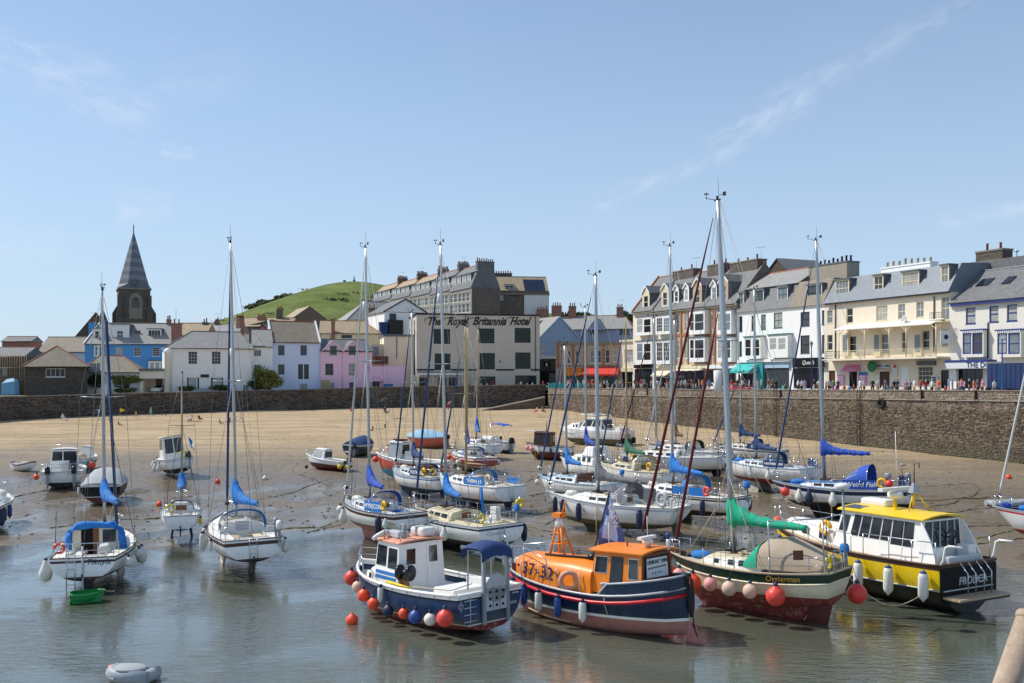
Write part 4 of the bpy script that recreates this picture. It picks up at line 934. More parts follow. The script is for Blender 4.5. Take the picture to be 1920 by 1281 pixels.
 # grey blue gable house and low shops left of the terrace
h=House('grey_gable_house','grey blue house with a half timbered gable and brick chimneys right of the hotel',1004,232,1092,238,7.5,16)
x0,x1=h.x(1004),h.x(1092);ze=h.z(1048,641);h.body('render_slate_blue',ze,[(1015,648,1021,667,'net')])
h.gable_front(x0,x1,ze,h.z(1046,594),-.1,16,'slate_pale','render_slate_blue','pale_blue_paint')
for a,c_ in((1015,1038),(1052,1076)):
 xa,z0,xb,z1=h.rect(a,612,c_,640,-.15);n=5;mb=MB()
 for i in range(n+1):
  x=xa+(xb-xa)*i/n;f=(x-xa)/(xb-xa)if a<1040 else 1-(x-xa)/(xb-xa);mb.box(x-.05,-.17,z0,x+.05,-.105,z0+(z1-z0)*(.3+.75*f))
 mb.box(xa,-.165,z0-.05,xb,-.11,z0+.06);mb.box(xa,-.165,z0+1.4,xb,-.11,z0+1.5);mb.build('lattice_timber','pale_blue_paint',h.o)
h=House('grey_side_house','long grey slate roofed house with tall brick chimneys behind the low shops',1070,242,1186,238,7.5,11)
h.body('render_slate_blue',h.z(1130,617),[(1107,613,1114,627,'black_door'),(1162,616,1180,628,'black')]);h.roof(h.z(1130,617),h.z(1130,592,5.5),'slate_pale',-6,h.L+.2,hip=(0,3),ridge='ridge_tile');h.gable_front(h.x(1105),h.x(1136),h.z(1120,619),h.z(1120,598),-2,5,'slate_pale','render_slate_blue','pale_blue_paint')
for a,c_,b in((1006,1025,580),(1034,1051,573),(1066,1078,574),(1156,1167,576)):h.chim(a,b,c_,594,4.5,1.6,'red_brick',4 if c_-a>15 else 3)
h=House('dark_kiosk','low dark fronted bar with a white roof beside the hotel',1010,211,1046,210,7.2,8)
h.body('church_stone',h.z(1028,674));h.slab('roof',1008,668,1046,673,-.6,8,'trim_white');h.slab('wall_sign',1019,679,1031,688,-.06,-.004,'sign_black');h.slab('emblem',1023,681,1026.5,687,-.1,-.065,'letter_white');h.slab('canopy',1008,695,1046,698,-1.6,0,'canvas_black');h.slab('shop_window',1012,700,1042,728,-.08,-.004,'glass_dark')
h=House('corner_shops','low tan brick shop row with orange and red awnings',1042,206,1162,203,7.3,12,cat='shop')
zt_=h.z(1100,642);h.body('tan_brick',zt_,[(1064,658,1070,682,'sash_simple'),(1079,658,1085,682,'sash_simple'),(1107,657,1114,681,'sash_simple'),(1120,657,1127,681,'sash_simple'),(1135,656,1143,681,'sash_simple'),(1150,656,1158,678,'sash_simple'),(1058,700,1092,728,'shop_teal'),(1098,702,1125,728,'shop_dark'),(1130,702,1158,728,'shop_dark')])
h.slab('cornice',1041,641,1163,646,-.35,0,'dressed_stone');h.slab('string_course',1042,684,1162,687,-.15,-.004,'dressed_stone')
for px in(1046,1074,1097,1131):h.slab('brick_pier',px-2,640,px+2,690,-.22,-.004,'orange_brick')
h.awning(1060,690,1091,705,'awning_orange',2.4);h.awning(1093,687,1159,706,'awning_red',2.6)
h=House('corner_shops','cream flat roofed shop between the red awning and the terrace',1162,203,1192,199,7.3,11,cat='shop')
h.body('render_cream',h.z(1176,641),[(1171,656,1187,680,'net'),(1166,698,1186,728,'shop_dark')]);h.slab('cornice',1161,637,1193,641,-.3,11,'trim_cream');h.slab('fascia',1162,690,1191,697,-.3,-.004,'trim_cream')
# T1, T2 white and cream
def tall(label,a,c,mat,roofm,eave,ridge_,wins,dorm,bays,ge=True,gchim=None):
 h=TH(label,a,c,11);m=(a+c)/2;ze=h.z(m,eave)
 h.body(mat,ze,wins);zr=ze+6.6
 h.roof(ze,zr,roofm,0,h.L,-.3,11.2,yr=5.4,gmat='rubble_brown',ridge='ridge_tile')
 h.slab('cornice',a,eave-.5,c,eave+3.5,-.35,0,'dressed_stone')
 for d in dorm:h.dormer(*d)
 for b in bays:h.bay(*b)
 return h,ze,zr
h,ze,zr=tall('white end house of the terrace with two storey white bays, beside the low shops',1187,1224,'render_cream','slate',584,0,[],[(1207,555,1215,578,.35,'sash_simple','trim_cream','gable',4,'slate','slate',.5,537,.5)],
[(1192,594,1222,629,.9,'trim_white',[(1194,598,1205,624),(1207,598,1220,624)],'sash_simple'),(1192,640,1222,683,.9,'trim_white',[(1194,644,1205,676),(1207,644,1220,676)],'sash_simple')])
MB().hexa([(-.1,-.3,ze-.05),(.25,-.3,ze-.05),(.25,5.4,zr-.05),(-.1,5.4,zr-.05),(-.1,-.3,ze+.35),(.25,-.3,ze+.35),(.25,5.4,zr+.4),(-.1,5.4,zr+.4)]).build('verge','ridge_tile',h.o)
h.slab('shop_fascia',1188,684,1223,690,-.5,0,'sign_black');h.slab('shop_window',1190,692,1222,728,-.1,-.004,'glass_dark')
h,ze,zr=tall('cream narrow house of the terrace with white bays and a gabled dormer',1224,1260,'render_cream','slate',583,0,[],[(1243,548,1251,573,.35,'sash_simple','trim_cream','gable',4,'slate','slate',.5,532,.5)],
[(1229,591,1257,627,.9,'trim_white',[(1231,596,1242,622),(1244,596,1255,622)],'sash_white'),(1229,638,1257,683,.9,'trim_white',[(1231,642,1242,677),(1244,642,1255,677)],'sash_white')])
h.chim(1261,506,1300,540,4.6,1.6,'church_stone',2,drop=2);h.awning(1227,694,1255,706,'awning_cream',1.5);h.slab('shop_window',1226,706,1258,728,-.1,-.004,'glass_dark');h.slab('shop_fascia',1225,685,1259,690,-.5,0,'trim_cream')
# T3, T4 tan
for(a,c,dm,wn,by,lb,ch,aw)in(
(1260,1323,[(1265,546,1271,566,.8,'sash_simple','trim_white','gable',3,'slate','slate',.3,535,.2),(1284,543,1290,563,.8,'sash_simple','trim_white','gable',3,'slate','slate',.3,532,.2),(1303,543,1312,568,.3,'sash_simple','tan_brick','gable',4.5,'slate','slate',.6,522,.5)],
[(1267,590,1274,624,'sash_simple'),(1284,590,1289,620,'sash_simple'),(1267,640,1274,672,'sash_simple'),(1284,638,1289,672,'sash_simple')],(1292,1321),'tan brick terrace house with two small white dormers and white bay windows',(1326,495,1358,530),1),
(1323,1381,[(1335,539,1342,561,.8,'sash_simple','trim_white','gable',3,'slate','slate',.3,526,.2),(1352,536,1361,563,.3,'sash_simple','tan_brick','gable',4.5,'slate','slate',.6,515,.5)],
[(1336,584,1342,618,'sash_simple'),(1336,636,1342,668,'sash_simple'),(1372,584,1378,616,'sash_simple')],(1344,1371),'tan brick terrace house behind the tallest mast with a red brick band',(1368,489,1420,535),0)):
 h,ze,zr=tall(lb,a,c,'tan_brick','slate',578 if a<1300 else 572,0,wn,dm,[(by[0],582,by[1],627,.9,'trim_white',[(by[0]+1.5,588,by[0]+9,620),(by[0]+10.5,588,by[1]-1.5,620)],'sash_simple'),(by[0],633,by[1],679,.9,'trim_white',[(by[0]+1.5,637,by[0]+9,672),(by[0]+10.5,637,by[1]-1.5,672)],'sash_simple')])
 h.slab('brick_band',a,626,by[0]-1,631,-.09,-.004,'orange_brick')
 for px in(a+16,a+2):h.slab('brick_pier',px-1.3,582,px+1.3,686,-.16,-.004,'orange_brick')
 h.chim(*ch,4.4,1.8,'church_stone',3,drop=2);h.pipe(a+30,582,690);h.slab('shop_fascia',a,684,c,691,-.5,0,'trim_cream' if aw else 'trim_white')
 h.slab('shop_window',a+3,694,c-3,728,-.1,-.004,'glass_dark')
 if aw:h.awning(1264,690,1316,696,'awning_cream',1.2)
 # T5 white with green windows
h=TH('white terrace house with green windows and two teal shopfronts',1381,1481,11);ze=h.z(1430,582)
h.body('render_white',ze,[(1386,593,1392,622,'green_one'),(1409,592,1414,620,'green_one'),(1427,590,1436,618,'green'),(1451,586,1467,615,'green'),(1386,640,1391,668,'green_one')])
mb=MB();zr=h.z(1430,539,1.6);mb.hexa([(.004,-.3,ze),(h.L-.004,-.3,ze),(h.L-.004,11,ze),(.004,11,ze),(.004,1.7,zr),(h.L-.004,1.7,zr),(h.L-.004,10,zr),(.004,10,zr)]);mb.build('mansard_roof','slate',h.o);h.roof(zr,zr+2.6,'slate_pale',0,h.L,1.5,10.2,ridge='ridge_tile',gmat='rubble_brown')
for a,b,c_,d in((1385,550,1394,574),(1413,545,1431,571),(1459,539,1476,566)):h.dormer(a,b,c_,d,.45,'green','trim_white','flat',2.4)
h.bay(1395,632,1426,673,.9,'trim_white',[(1397,636,1408,668),(1411,636,1424,668)],'sash_simple','trim_green');h.bay(1440,628,1477,671,.9,'trim_white',[(1443,634,1456,656),(1459,634,1473,656)],'sash_simple','trim_green')
h.slab('shop_fascia',1382,674,1480,679,-.6,0,'trim_white');h.awning(1379,679,1416,700,'awning_teal',2.2);h.slab('shop_panel',1418,681,1430,728,-.5,-.004,'trim_teal');h.slab('shop_window',1384,701,1416,728,-.1,-.004,'glass_dark');h.slab('shop_window',1433,690,1478,728,-.1,-.004,'glass_grey');h.slab('shop_panel',1433,680,1479,690,-.3,-.004,'pale_blue_paint')
# dark gable of the house behind
h2=TH('dark stone gable rising behind the white house with green windows',1418,1500,9,back=11)
mb=MB();zg=h2.z(1460,533);zp=h2.z(1450,487)
h2.body('rubble_brown',zg);h2.gable_front(0,h2.L,zg,zp,-.02,8,'slate','rubble_dark',None)
# T6 white with black shop
h=TH('white terrace house with black windows above a black shopfront',1481,1546,11);ze=h.z(1513,574)
h.body('render_white',ze,[(1501,585,1518,612,'black'),(1541,582,1545.5,609,'black'),(1501,629,1518,663,'black'),(1541,628,1545.5,662,'black'),(1488,690,1545,729,'shop_dark')])
mb=MB();zr=h.z(1513,527,1.6);mb.hexa([(.004,-.3,ze),(h.L-.004,-.3,ze),(h.L-.004,11,ze),(.004,11,ze),(.004,1.7,zr),(h.L-.004,1.7,zr),(h.L-.004,10,zr),(.004,10,zr)]);mb.build('mansard_roof','slate_brown',h.o)
h.dormer(1514,535,1540,564,.45,'black','trim_white','flat',2.4)
h.chim(1516,494,1588,545,3.4,2.2,'concrete',9,cap='lead',drop=2,pot='iron_black')
f_=h.sign(1486,671,1545,689,'sign_black',"Quest's",'letter_white',.8,-.45,.3)
# T7 cream
h=TH('long cream building with an iron veranda and a blue slate mansard roof',1546,1781,11);H7=h;ze=h.z(1663,559)
wn=[(1587,578,1599,606,'cream_dark'),(1643,573,1664,601,'sash_cream2'),(1684,570,1697,598,'sash_cream'),(1718,566,1732,595,'sash_cream'),(1765,556,1780,600,'sash_cream'),(1551,582,1561,606,'cream_dark'),(1551,628,1561,657,'cream_dark'),
(1592,630,1605,662,'cream_dark'),(1652,626,1666,662,'cream_dark'),(1690,622,1701,660,'cream_dark'),(1729,619,1743,657,'cream_dark'),(1766,616,1778,650,'cream_dark'),
(1554,695,1566,729,'door_brown'),(1592,697,1607,729,'shop_dark'),(1649,697,1668,729,'door_brown'),(1687,688,1703,729,'door_white'),(1721,687,1749,722,'shop'),(1764,694,1779,729,'shop_dark')]
h.body('render_cream',ze,wn)
zr=h.z(1663,511,1.9);mb=MB();mb.hexa([(.004,-.3,ze),(h.L-.004,-.3,ze),(h.L-.004,11,ze),(.004,11,ze),(.004,1.9,zr),(h.L-.004,1.9,zr),(h.L-.004,10,zr+.4),(.004,10,zr+.4)]);mb.build('mansard_roof','slate_blue',h.o)
h.slab('eaves_gutter',1546,557.5,1781,560.5,-.45,-.31,'trim_black')
for a,b,c_,d,st in((1567,526,1591,556,'sash_cream2'),(1639,518,1655,549,'sash_cream'),(1692,511,1722,544,'sash_cream2'),(1765,499,1778,532,'sash_cream')):h.dormer(a,b,c_,d,.5,st,'trim_cream','flat',2.6,cheek='slate')
h.chim(1652,496,1744,516,5,1.3,'render_white',8,'pot_buff','trim_white',2)
for a,b in((1578,1590),(1637,1650),(1713,1727)):h.slab('bay_pier',a,624,b,668,-.35,-.004,'trim_cream');h.slab('narrow_window',a+2,628,b-2,660,-.38,-.355,'glass_blind')
zv=h.z(1663,613,-1.2);xv0,xv1=h.x(1572,-1.2),h.x(1757,-1.2)
MB().hexa([(xv0,-2.1,zv-.12),(xv1,-2.1,zv-.12),(xv1,-.01,zv+.55),(xv0,-.01,zv+.55),(xv0,-2.1,zv),(xv1,-2.1,zv),(xv1,-.01,zv+.67),(xv0,-.01,zv+.67)]).build('veranda_roof','render_pale_cream',h.o)
zb_=h.z(1663,671,-1.2);MB().box(h.x(1547,-1.2),-2.1,zb_-.22,h.L,-.01,zb_).build('balcony_floor','render_cream',h.o)
for px in(1573,1621,1667,1699,1755):
 x=h.x(px,-2);p=MB();p.tube([(x,-2,zb_+.01),(x,-2,zv-.12)],.06,6)
 for s_ in(-1,1):p.tube([(x,-2,zv-.9),(x+s_*.25,-2,zv-.45),(x+s_*.8,-2,zv-.16)],.04,5)
 p.build('veranda_post','trim_cream',h.o)
def railing(h,xa,xb,z0,ht,y,mat,step=.24):
 if xb-xa<.3:return
 mb=MB();mb.tube([(xa,y,z0+ht),(xb,y,z0+ht)],.035,5);mb.tube([(xa,y,z0+.12),(xb,y,z0+.12)],.025,5);mb.tube([(xa,y,z0+ht-.22),(xb,y,z0+ht-.22)],.02,5);n=int((xb-xa)/step)
 for i in range(n+1):
  x=xa+(xb-xa)*i/n;mb.tube([(x,y,z0),(x,y,z0+ht)],.02,4)
  if i<n:c_=x+step/2;mb.torus((c_,y,z0+ht*.45),.085,.014,(0,1,0),8,4)
 return mb.build('balcony_railing',mat,h.o)
railing(h,h.x(1547,-2),h.x(1574,-2),zb_,1.0,-2,'iron_black');railing(h,h.x(1575,-2),h.x(1755,-2),zb_,1.0,-2,'render_buff');railing(h,h.x(1757,-2),h.L,zb_,1.0,-2,'iron_black')
x0_,z0_=h.hit(1746,603,-1);MB().box(x0_,-1.3,z0_-.15,h.L,-.01,z0_).build('upper_balcony','trim_cream',h.o);railing(h,x0_,h.L,z0_,1.0,-1.25,'iron_black')
h.pipe(1566,572,672);h.pipe(1751,556,660)
k=h.hit(1702,601,-.4);MB().lathe([(.02,.0),(.42,.1),(.62,.28),(.6,.3),(.38,.13),(.02,.04)],(k[0],-.75,k[1]),16,0,(-.3,-1,.25)).tube([(k[0],-.72,k[1]),(k[0],-.02,k[1]-.3)],.04,5).build('satellite_dish','gel_grey',h.o)
# shop signs of the cream building
h.slab('poster',1569,703,1583,722,-.1,-.03,'sign_pink');h.slab('poster',1609,702,1624,722,-.1,-.03,'sign_pink');h.slab('poster',1610,698,1626,703,-.11,-.03,'sign_blue');h.awning(1581,684,1609,697,'sign_pink',.9)
for i in range(4):h.slab('poster_line',1571,705+i*4,1581,707+i*4,-.14,-.11,'letter_white');h.slab('poster_line',1611,705+i*4,1621,707+i*4,-.14,-.11,'letter_white')
x_,z_=h.hit(1634.5,687,-.6);MB().lathe([(.01,-.05),(.72,-.05),(.72,.05),(.01,.05)],(x_,-.6,z_),20,0,(0,1,0)).tube([(x_,-.6,z_+.3),(x_,-.01,z_+.3)],.04,5).build('round_sign','sign_green',h.o)
h.sign(1642,682,1668,690,'sign_white',None,y=-.12);[h.slab('sign_mark',1644.5+i*2.1,684.3+(i%3)*.25,1645.9+i*2.1,687.6,-.15,-.125,'letter_dark')for i in range(11)if i not in(4,6)];h.sign(1672,683,1682,705,'sign_white',None,y=-.12);h.slab('emblem',1675,684,1680,690,-.16,-.125,'sign_red');h.awning(1645,690,1665,697,'awning_cream',1.0)
h.slab('shop_fascia',1718,677,1752,685,-.3,-.004,'lead');h.slab('poster',1746,705,1757,725,-.32,-.2,'sign_white')
for i in range(4):h.slab('poster_picture',1748,707+i*4.6,1755,710+i*4.6,-.34,-.322,'letter_dark')
# T8 pub
h=TH('white pub with royal blue window frames and a grey slate roof at the right edge',1781,1990,11);ze=h.z(1860,562)
wn=[(1811,577,1829,607,'blue'),(1855,574,1872,604,'blue'),(1888,571,1907,602,'blue'),(1930,568,1950,598,'blue'),(1795,692,1843,729,'shop_blue')]
h.body('render_pale_cream',ze,wn);h.roof(ze,h.z(1870,505,5.2),'slate',0,h.L,-.35,11.2,yr=5.2,ridge='lead')
h.slab('eaves_board',1781,561,1990,566,-.42,-.36,'trim_blue')
for a,c_,py in((1833,1856,530),(1882,1898,526)):
 xa,za=h.hit((a+c_)/2,py,2.6);r_=(h.z(1870,505,5.2)-ze)/5.5;f=lambda x,y:(x,y,ze+(y+.35)*r_+.03);w_=(h.x(c_,2.6)-h.x(a,2.6))/2;y_=(za-ze)/r_-.35
 MB().quadslab(f(xa-w_,y_-.6),f(xa+w_,y_-.6),f(xa+w_,y_+.6),f(xa-w_,y_+.6),.07).build('rooflight','glass_dark',h.o)
for a,c_ in((1803,1844),(1868,1914)):
 m_=a+(c_-a)*.46;h.bay(a,620,c_,670,.7,'render_pale_cream',[(a+2,624,m_-1,664),(m_+1,624,c_-2,664)],'blue_bay','trim_blue');x0,z0,x1,z1=h.rect(a,615,c_,620,-.8)
 mb=MB();n=12
 for i in range(n):mb.box(x0+(x1-x0)*(i+.2)/n,-.86,z0-.25,x0+(x1-x0)*(i+.7)/n,-.84,z0)
 mb.build('valance','trim_white',h.o)
h.sign(1771,679,1852,691,'sign_white',None,y=-1.3);x_,z_=h.hit(1812,685.3,-1.32);text('THE DO',.86,'letter_navy',h.o,Matrix.Translation((x_,-1.325,z_))@Matrix.Rotation(PI/2,4,'X'),0,.012,sp=1.02,align='LEFT')
h.slab('canopy_edge',1771,675,1852,679,-1.35,-.004,'trim_blue');h.slab('door_post',1781,692,1793,729,-.4,-.004,'trim_white')
x_,z_=h.hit(1774,632,-1.0);sg=MB().box(x_-.04,-1.9,z_-.75,x_+.04,-.2,z_+.75).build('hanging_sign','sign_white',h.o);MB().ball((x_-.06,-1.05,z_),.34,10,0,.9).build('emblem','letter_navy',sg)
h.pipe(1852,605,672)
hb=TH('dark slate hung block with a tall chimney behind the pub',1796,1925,6,back=6.5,name='rear_block');hb.body('slate',hb.z(1860,487));hb.chimney(hb.x(1824),hb.x(1874),hb.z(1850,490),hb.z(1850,468),.5,2.2,'rubble_dark',2,'pot_clay')
hb.slab('roof_box',1873,484,1912,505,1,5,'slate');MB().tube([(hb.x(1884),2,hb.z(1884,484)),(hb.x(1884),2,hb.z(1884,471))],.06,5).lathe([(.03,0),(.35,.1),(.02,.25)],(hb.x(1884),2,hb.z(1884,471)),8).build('vent_cowl','alloy',hb.o);MB().lathe([(.75,0),(.75,3.2)],(hb.x(1917),1.5,hb.z(1900,505)),12).build('flue','alloy',hb.o)
# ---------------------------------------------------------------- lorry, cars, lamp posts, small things on the quay
def onquay(px,back,z=None):
 P,u,n=rw(px);p=P-n*back;k=(px-960)/F
 # slide along the quay so that the point keeps its column
 tt=(k*p.y-p.x)/(u.x-k*u.y);p=p+u*tt;p.z=7.08 if z is None else z;return p,u,n
def lorry():
 p,u,n=onquay(1850,4.2);t=thing('lorry','long navy curtain sided lorry parked on the quay in front of the pub','lorry',mw=frame(p,u,(-n.x,-n.y,0)))
 def side(y,y2,s_):
  for i in range(16):
   a=.1+i*.56;MB().box(a,y,1.02,a+.5,y2,3.5).build('curtain_panel','lorry_blue',t)
 MB().box(0,.06,1.0,9.2,2.44,3.62).build('box_body','lorry_blue',t);side(.0,.058,1);MB().box(-.05,-.02,3.56,9.25,2.5,3.74).build('roof_rail','trim_grey',t);MB().box(.1,.1,.8,9,2.4,.99).build('chassis','iron_black',t)
 MB().box(3.6,.02,.55,6.6,.08,.85).build('side_guard','alloy',t)
 for x in(.9,2.1,7.8):
  for y in(.02,2.2):w_=MB().lathe([(.12,-.13),(.46,-.13),(.5,-.09),(.5,.09),(.46,.13),(.12,.13)],(x,y+.13,.5),16,0,(0,1,0)).build('wheel','rubber_black',t);MB().lathe([(.02,0),(.26,0),(.26,.03)],(x,y-.03,.5),12,0,(0,1,0)).build('rim','gel_grey',w_)
 MB().loft([[(9.3,.1,.6),(11.2,.1,.6),(11.2,2.4,.6),(9.3,2.4,.6)],[(9.3,.1,1.9),(11.25,.1,1.9),(11.25,2.4,1.9),(9.3,2.4,1.9)],[(9.35,.15,3.1),(10.9,.2,3.1),(10.9,2.3,3.1),(9.35,2.35,3.1)]],True,True,0,False).build('cab','navy_paint',t,bev=.06)
 MB().box(9.8,.08,1.95,10.8,.12,2.8).build('cab_window','glass_dark',t)
lorry()
def car(label,px,back,col,mw=None):
 if mw is None:p,u,n=onquay(px,back);mw=frame(p,u,(-n.x,-n.y,0))
 t=thing('parked_car',label,'car',group='parked cars',mw=mw)
 pr=lambda y0,y1,pts:[[(x,y0,z)for x,z in pts],[(x,y1,z)for x,z in pts]]
 b_=MB().loft([[(x,y,z)for x,z in((-2.1,.3),(2.1,.3),(2.15,.7),(1.95,.86),(.9,.95),(-1.7,.98),(-2.12,.85))]for y in(-.82,-.86,.86,.82)],True,True,0,False).build('body',col,t,bev=.05)
 MB().loft([[(-1.9,-.74,.96),(1.1,-.74,.94),(1.1,.74,.94),(-1.9,.74,.96)],[(-1.45,-.62,1.45),(.35,-.62,1.46),(.35,.62,1.46),(-1.45,.62,1.45)]],True,True,0,False).build('cabin',col,t,bev=.05)
 for s_ in(-1,1):
  for a,c_ in((-1.55,-.65),(-.55,.65)):
   y=.742*s_;y2=.64*s_
   MB().quadslab((a+.05,y,1.0),(c_+.1 if c_>0 else c_,y,1.0),(c_-.3 if c_>0 else c_,y2,1.4),(a+.25 if a<-1 else a+.05,y2,1.4),.02*(1 if s_<0 else-1)).build('side_window','glass_dark',t)
  for x in(-1.3,1.3):w_=MB().lathe([(.1,-.09),(.3,-.1),(.32,-.07),(.32,.07),(.3,.1),(.1,.09)],(x,.8*s_,.32),14,0,(0,1,0)).build('wheel','rubber_black',t);MB().lathe([(.02,-.11),(.19,-.11),(.19,.11),(.02,.11)],(x,.8*s_,.32),10,0,(0,1,0)).build('rim','alloy',w_)
 MB().quadslab((1.14,-.66,1.0),(1.14,.66,1.0),(.4,.56,1.43),(.4,-.56,1.43),.02).build('windscreen','glass_dark',t);MB().quadslab((-1.93,.66,1.0),(-1.93,-.66,1.0),(-1.5,-.56,1.42),(-1.5,.56,1.42),.02).build('rear_window','glass_dark',t)
 for s_ in(-1,1):MB().box(2.06,.5*s_-.15,.62,2.16,.5*s_+.15,.78).build('headlight','letter_white',t);MB().box(-2.16,.55*s_-.12,.66,-2.05,.55*s_+.12,.82).build('tail_light','red_stripe',t)
car('white hatchback parked behind the quay parapet below the tan house',1340,5.2,'gel_white');car('red car parked right of the tallest mast on the quay',1388,5.2,'red_stripe')
car('white car standing inside the carport',0,0,'gel_white',CARPORT.mw@Matrix.Translation((2.6,3.0,.25))@Matrix.Rotation(-PI/2,4,'Z'))
def lamp(px,back,top,mat,label,base=None,lantern=True):
 p,u,n=onquay(px,back)if base is None else(base,None,None);t=thing('street_lamp',label,'street lamp',p,'lamp posts along the harbour');H_=zpx(top,p.y)-p.z
 MB().lathe([(.16,0),(.16,.3),(.1,.45),(.075,1.2),(.06,H_-.6),(.1,H_-.55),(.05,H_-.5)],(0,0,0),8).build('post',mat,t)
 if lantern:MB().lathe([(.1,H_-.5),(.2,H_-.1),(.02,H_-.1)],(0,0,0),6,sm=False).build('lantern','glass_net',t);MB().lathe([(.24,H_-.1),(.12,H_+.06),(.02,H_+.25)],(0,0,0),6,sm=False).build('lantern_cap','iron_black',t)
 else:MB().box(-.08,-.8,H_-.5,.08,.1,H_-.38).build('lamp_head',mat,t)
lamp(1521.5,1.4,643,'trim_blue','blue lamp post with a lantern in front of the black shopfront');lamp(1879,1.4,628,'blue_stripe','tall blue post before the navy lorry',lantern=False);lamp(1053,6,650,'iron_black','dark lamp post beside the orange awning')
lamp(0,0,698,'iron_black','small dark lamp post in front of the white house',V(((342-960)/F*179,179,6.4)))
# sandwich boards, table and bin
for px,bk,m_,lb in((1565,7,'sign_pink','pink board outside the cream building'),(1700,8,'sign_black','black sandwich board by the white door'),(1470,7.5,'trim_teal','teal planter box outside the teal shop')):
 p,u,n=onquay(px,bk,7.35 if bk>9 else 7.1);t=thing('shop_board',lb,'shop board',mw=frame(p,u,(-n.x,-n.y,0)),group='boards outside the shops');MB().quadslab((-.35,-.25,0),(.35,-.25,0),(.3,-.03,1.1),(-.3,-.03,1.1),.04).build('panel',m_,t);MB().quadslab((.35,.25,0),(-.35,.25,0),(-.3,.03,1.1),(.3,.03,1.1),.04).build('panel',m_,t)
for px in(1082,1044):
 p,u,n=onquay(px,3.5);t=thing('windbreak','pale teal cafe screen %s'%('below the orange awning' if px>1060 else 'beside the dark bar'),'screen',p,'cafe screens');
 for k in range(3):MB().box(-1.6+k*1.1,-.03,.15,-.6+k*1.1,.03,1.25).build('screen_panel','awning_teal',t);MB().tube([(-1.65+k*1.1,0,0),(-1.65+k*1.1,0,1.35)],.03,5).build('screen_post','alloy',t)
 # railing on the hotel terrace
 # rails of the slip corner
P_=RWP[0];rl=MB();q=[P_+V((-1.0+i*-.0,.6+i*1.6,.0))for i in range(5)]
for a in q:rl.tube([a,a+V((0,0,1.1))],.03,5)
for hh in(.55,1.1):rl.tube([a+V((0,0,hh))for a in q],.025,5)
tag(rl.build('hand_rail','iron_rust'),'rusty hand rail at the quay corner above the slipway','railing')
# ================================================================ boats
class Hull:
 def __init__(s,L,B,fb,draft,tw=.75,rake=.8,trake=0.,xm=.5,a=2.4,c=1.7,bp=2.2,sk=.25,flare=0.,m=.42,se=1.):
  s.L,s.B,s.fb,s.dr,s.tw,s.rake,s.trake,s.xs,s.a,s.c,s.bp,s.sk,s.flare,s.m,s.se=L,B,fb,draft,tw,rake,trake,-xm*L,a,c,bp,sk,flare,m,se
 def hb(s,t):
  if t<s.m:k=s.tw+(1-s.tw)*math.sin(t/s.m*PI/2)**s.se
  else:k=1-((t-s.m)/(1-s.m))**s.bp
  return max(k,0)*s.B/2
 def sheer(s,t):
  b,md,st=s.fb
  return md+(b-md)*max(0,(t-.35)/.65)**1.7 if t>.35 else md+(st-md)*((.35-t)/.35)**1.7
 def keel(s,t):
  if t<.5:return-s.dr*(1-((.5-t)/.5)**2*(1-s.sk))
  k=(t-.5)/.5;return-s.dr*(1-k**2.6)+s.fb[0]*.12*k**3
 def pt(s,t,z,sd):
  sh,kz=s.sheer(t),s.keel(t);q=max(0,min(1,(sh-z)/(sh-kz)))
  y=s.hb(t)*(1-q**s.a)**(1/s.c)*(1-s.flare*math.sin(q*PI)*t)
  return V((s.xs+s.L*t-s.rake*t**7*q+s.trake*(1-t)**7*q,y*sd,z))
 def edge(s,t,sd,dz=0,inset=0):
  p=s.pt(t,s.sheer(t),sd);return V((p.x,sd*max(abs(p.y)-inset,0),p.z+dz))
TS=[0,.06,.13,.2,.28,.36,.44,.52,.6,.68,.75,.81,.86,.905,.94,.965,.985,1]
def hull_mesh(h,bands,parent,name='hull',n=3):
 """bands: [(material, lower limit)...]; a limit is ('S', metres below the sheer), ('Z', height) or 'K' for the keel"""
 mats=[b[0]for b in bands];rows=[]
 def lim(l,t):
  if l=='K':return h.keel(t)
  return max(h.keel(t)+.001,h.sheer(t)-l[1]if l[0]=='S' else min(l[1],h.sheer(t)-.01))
 for t in TS:
  zs=[h.sheer(t)];up=h.sheer(t)
  for m_,l in bands:
   lo=min(lim(l,t),up);k=n+1 if l=='K' else n
   zs+=[up+(lo-up)*(i+1)/k for i in range(k)];up=lo
  rows.append(zs)
 mi=[];[mi.extend([i]*(n+1 if b[1]=='K' else n))for i,b in enumerate(bands)]
 mb=MB();nz=len(rows[0])
 for sd in(-1,1):
  vs=[h.pt(t,z,sd)for t,zs in zip(TS,rows)for z in zs];k=len(mb.v);mb.v+=[tuple(v)for v in vs]
  for i in range(len(TS)-1):
   for j in range(nz-1):
    f=[k+i*nz+j,k+(i+1)*nz+j,k+(i+1)*nz+j+1,k+i*nz+j+1];mb.f.append(f if sd<0 else f[::-1]);mb.m.append(mi[j]);mb.s.append(True)
 for j in range(nz-1):
  a=[h.pt(0,rows[0][j],-1),h.pt(0,rows[0][j],1),h.pt(0,rows[0][j+1],1),h.pt(0,rows[0][j+1],-1)];mb.add(a,[(3,2,1,0)],mi[j])
 return mb.build(name,mats,parent)
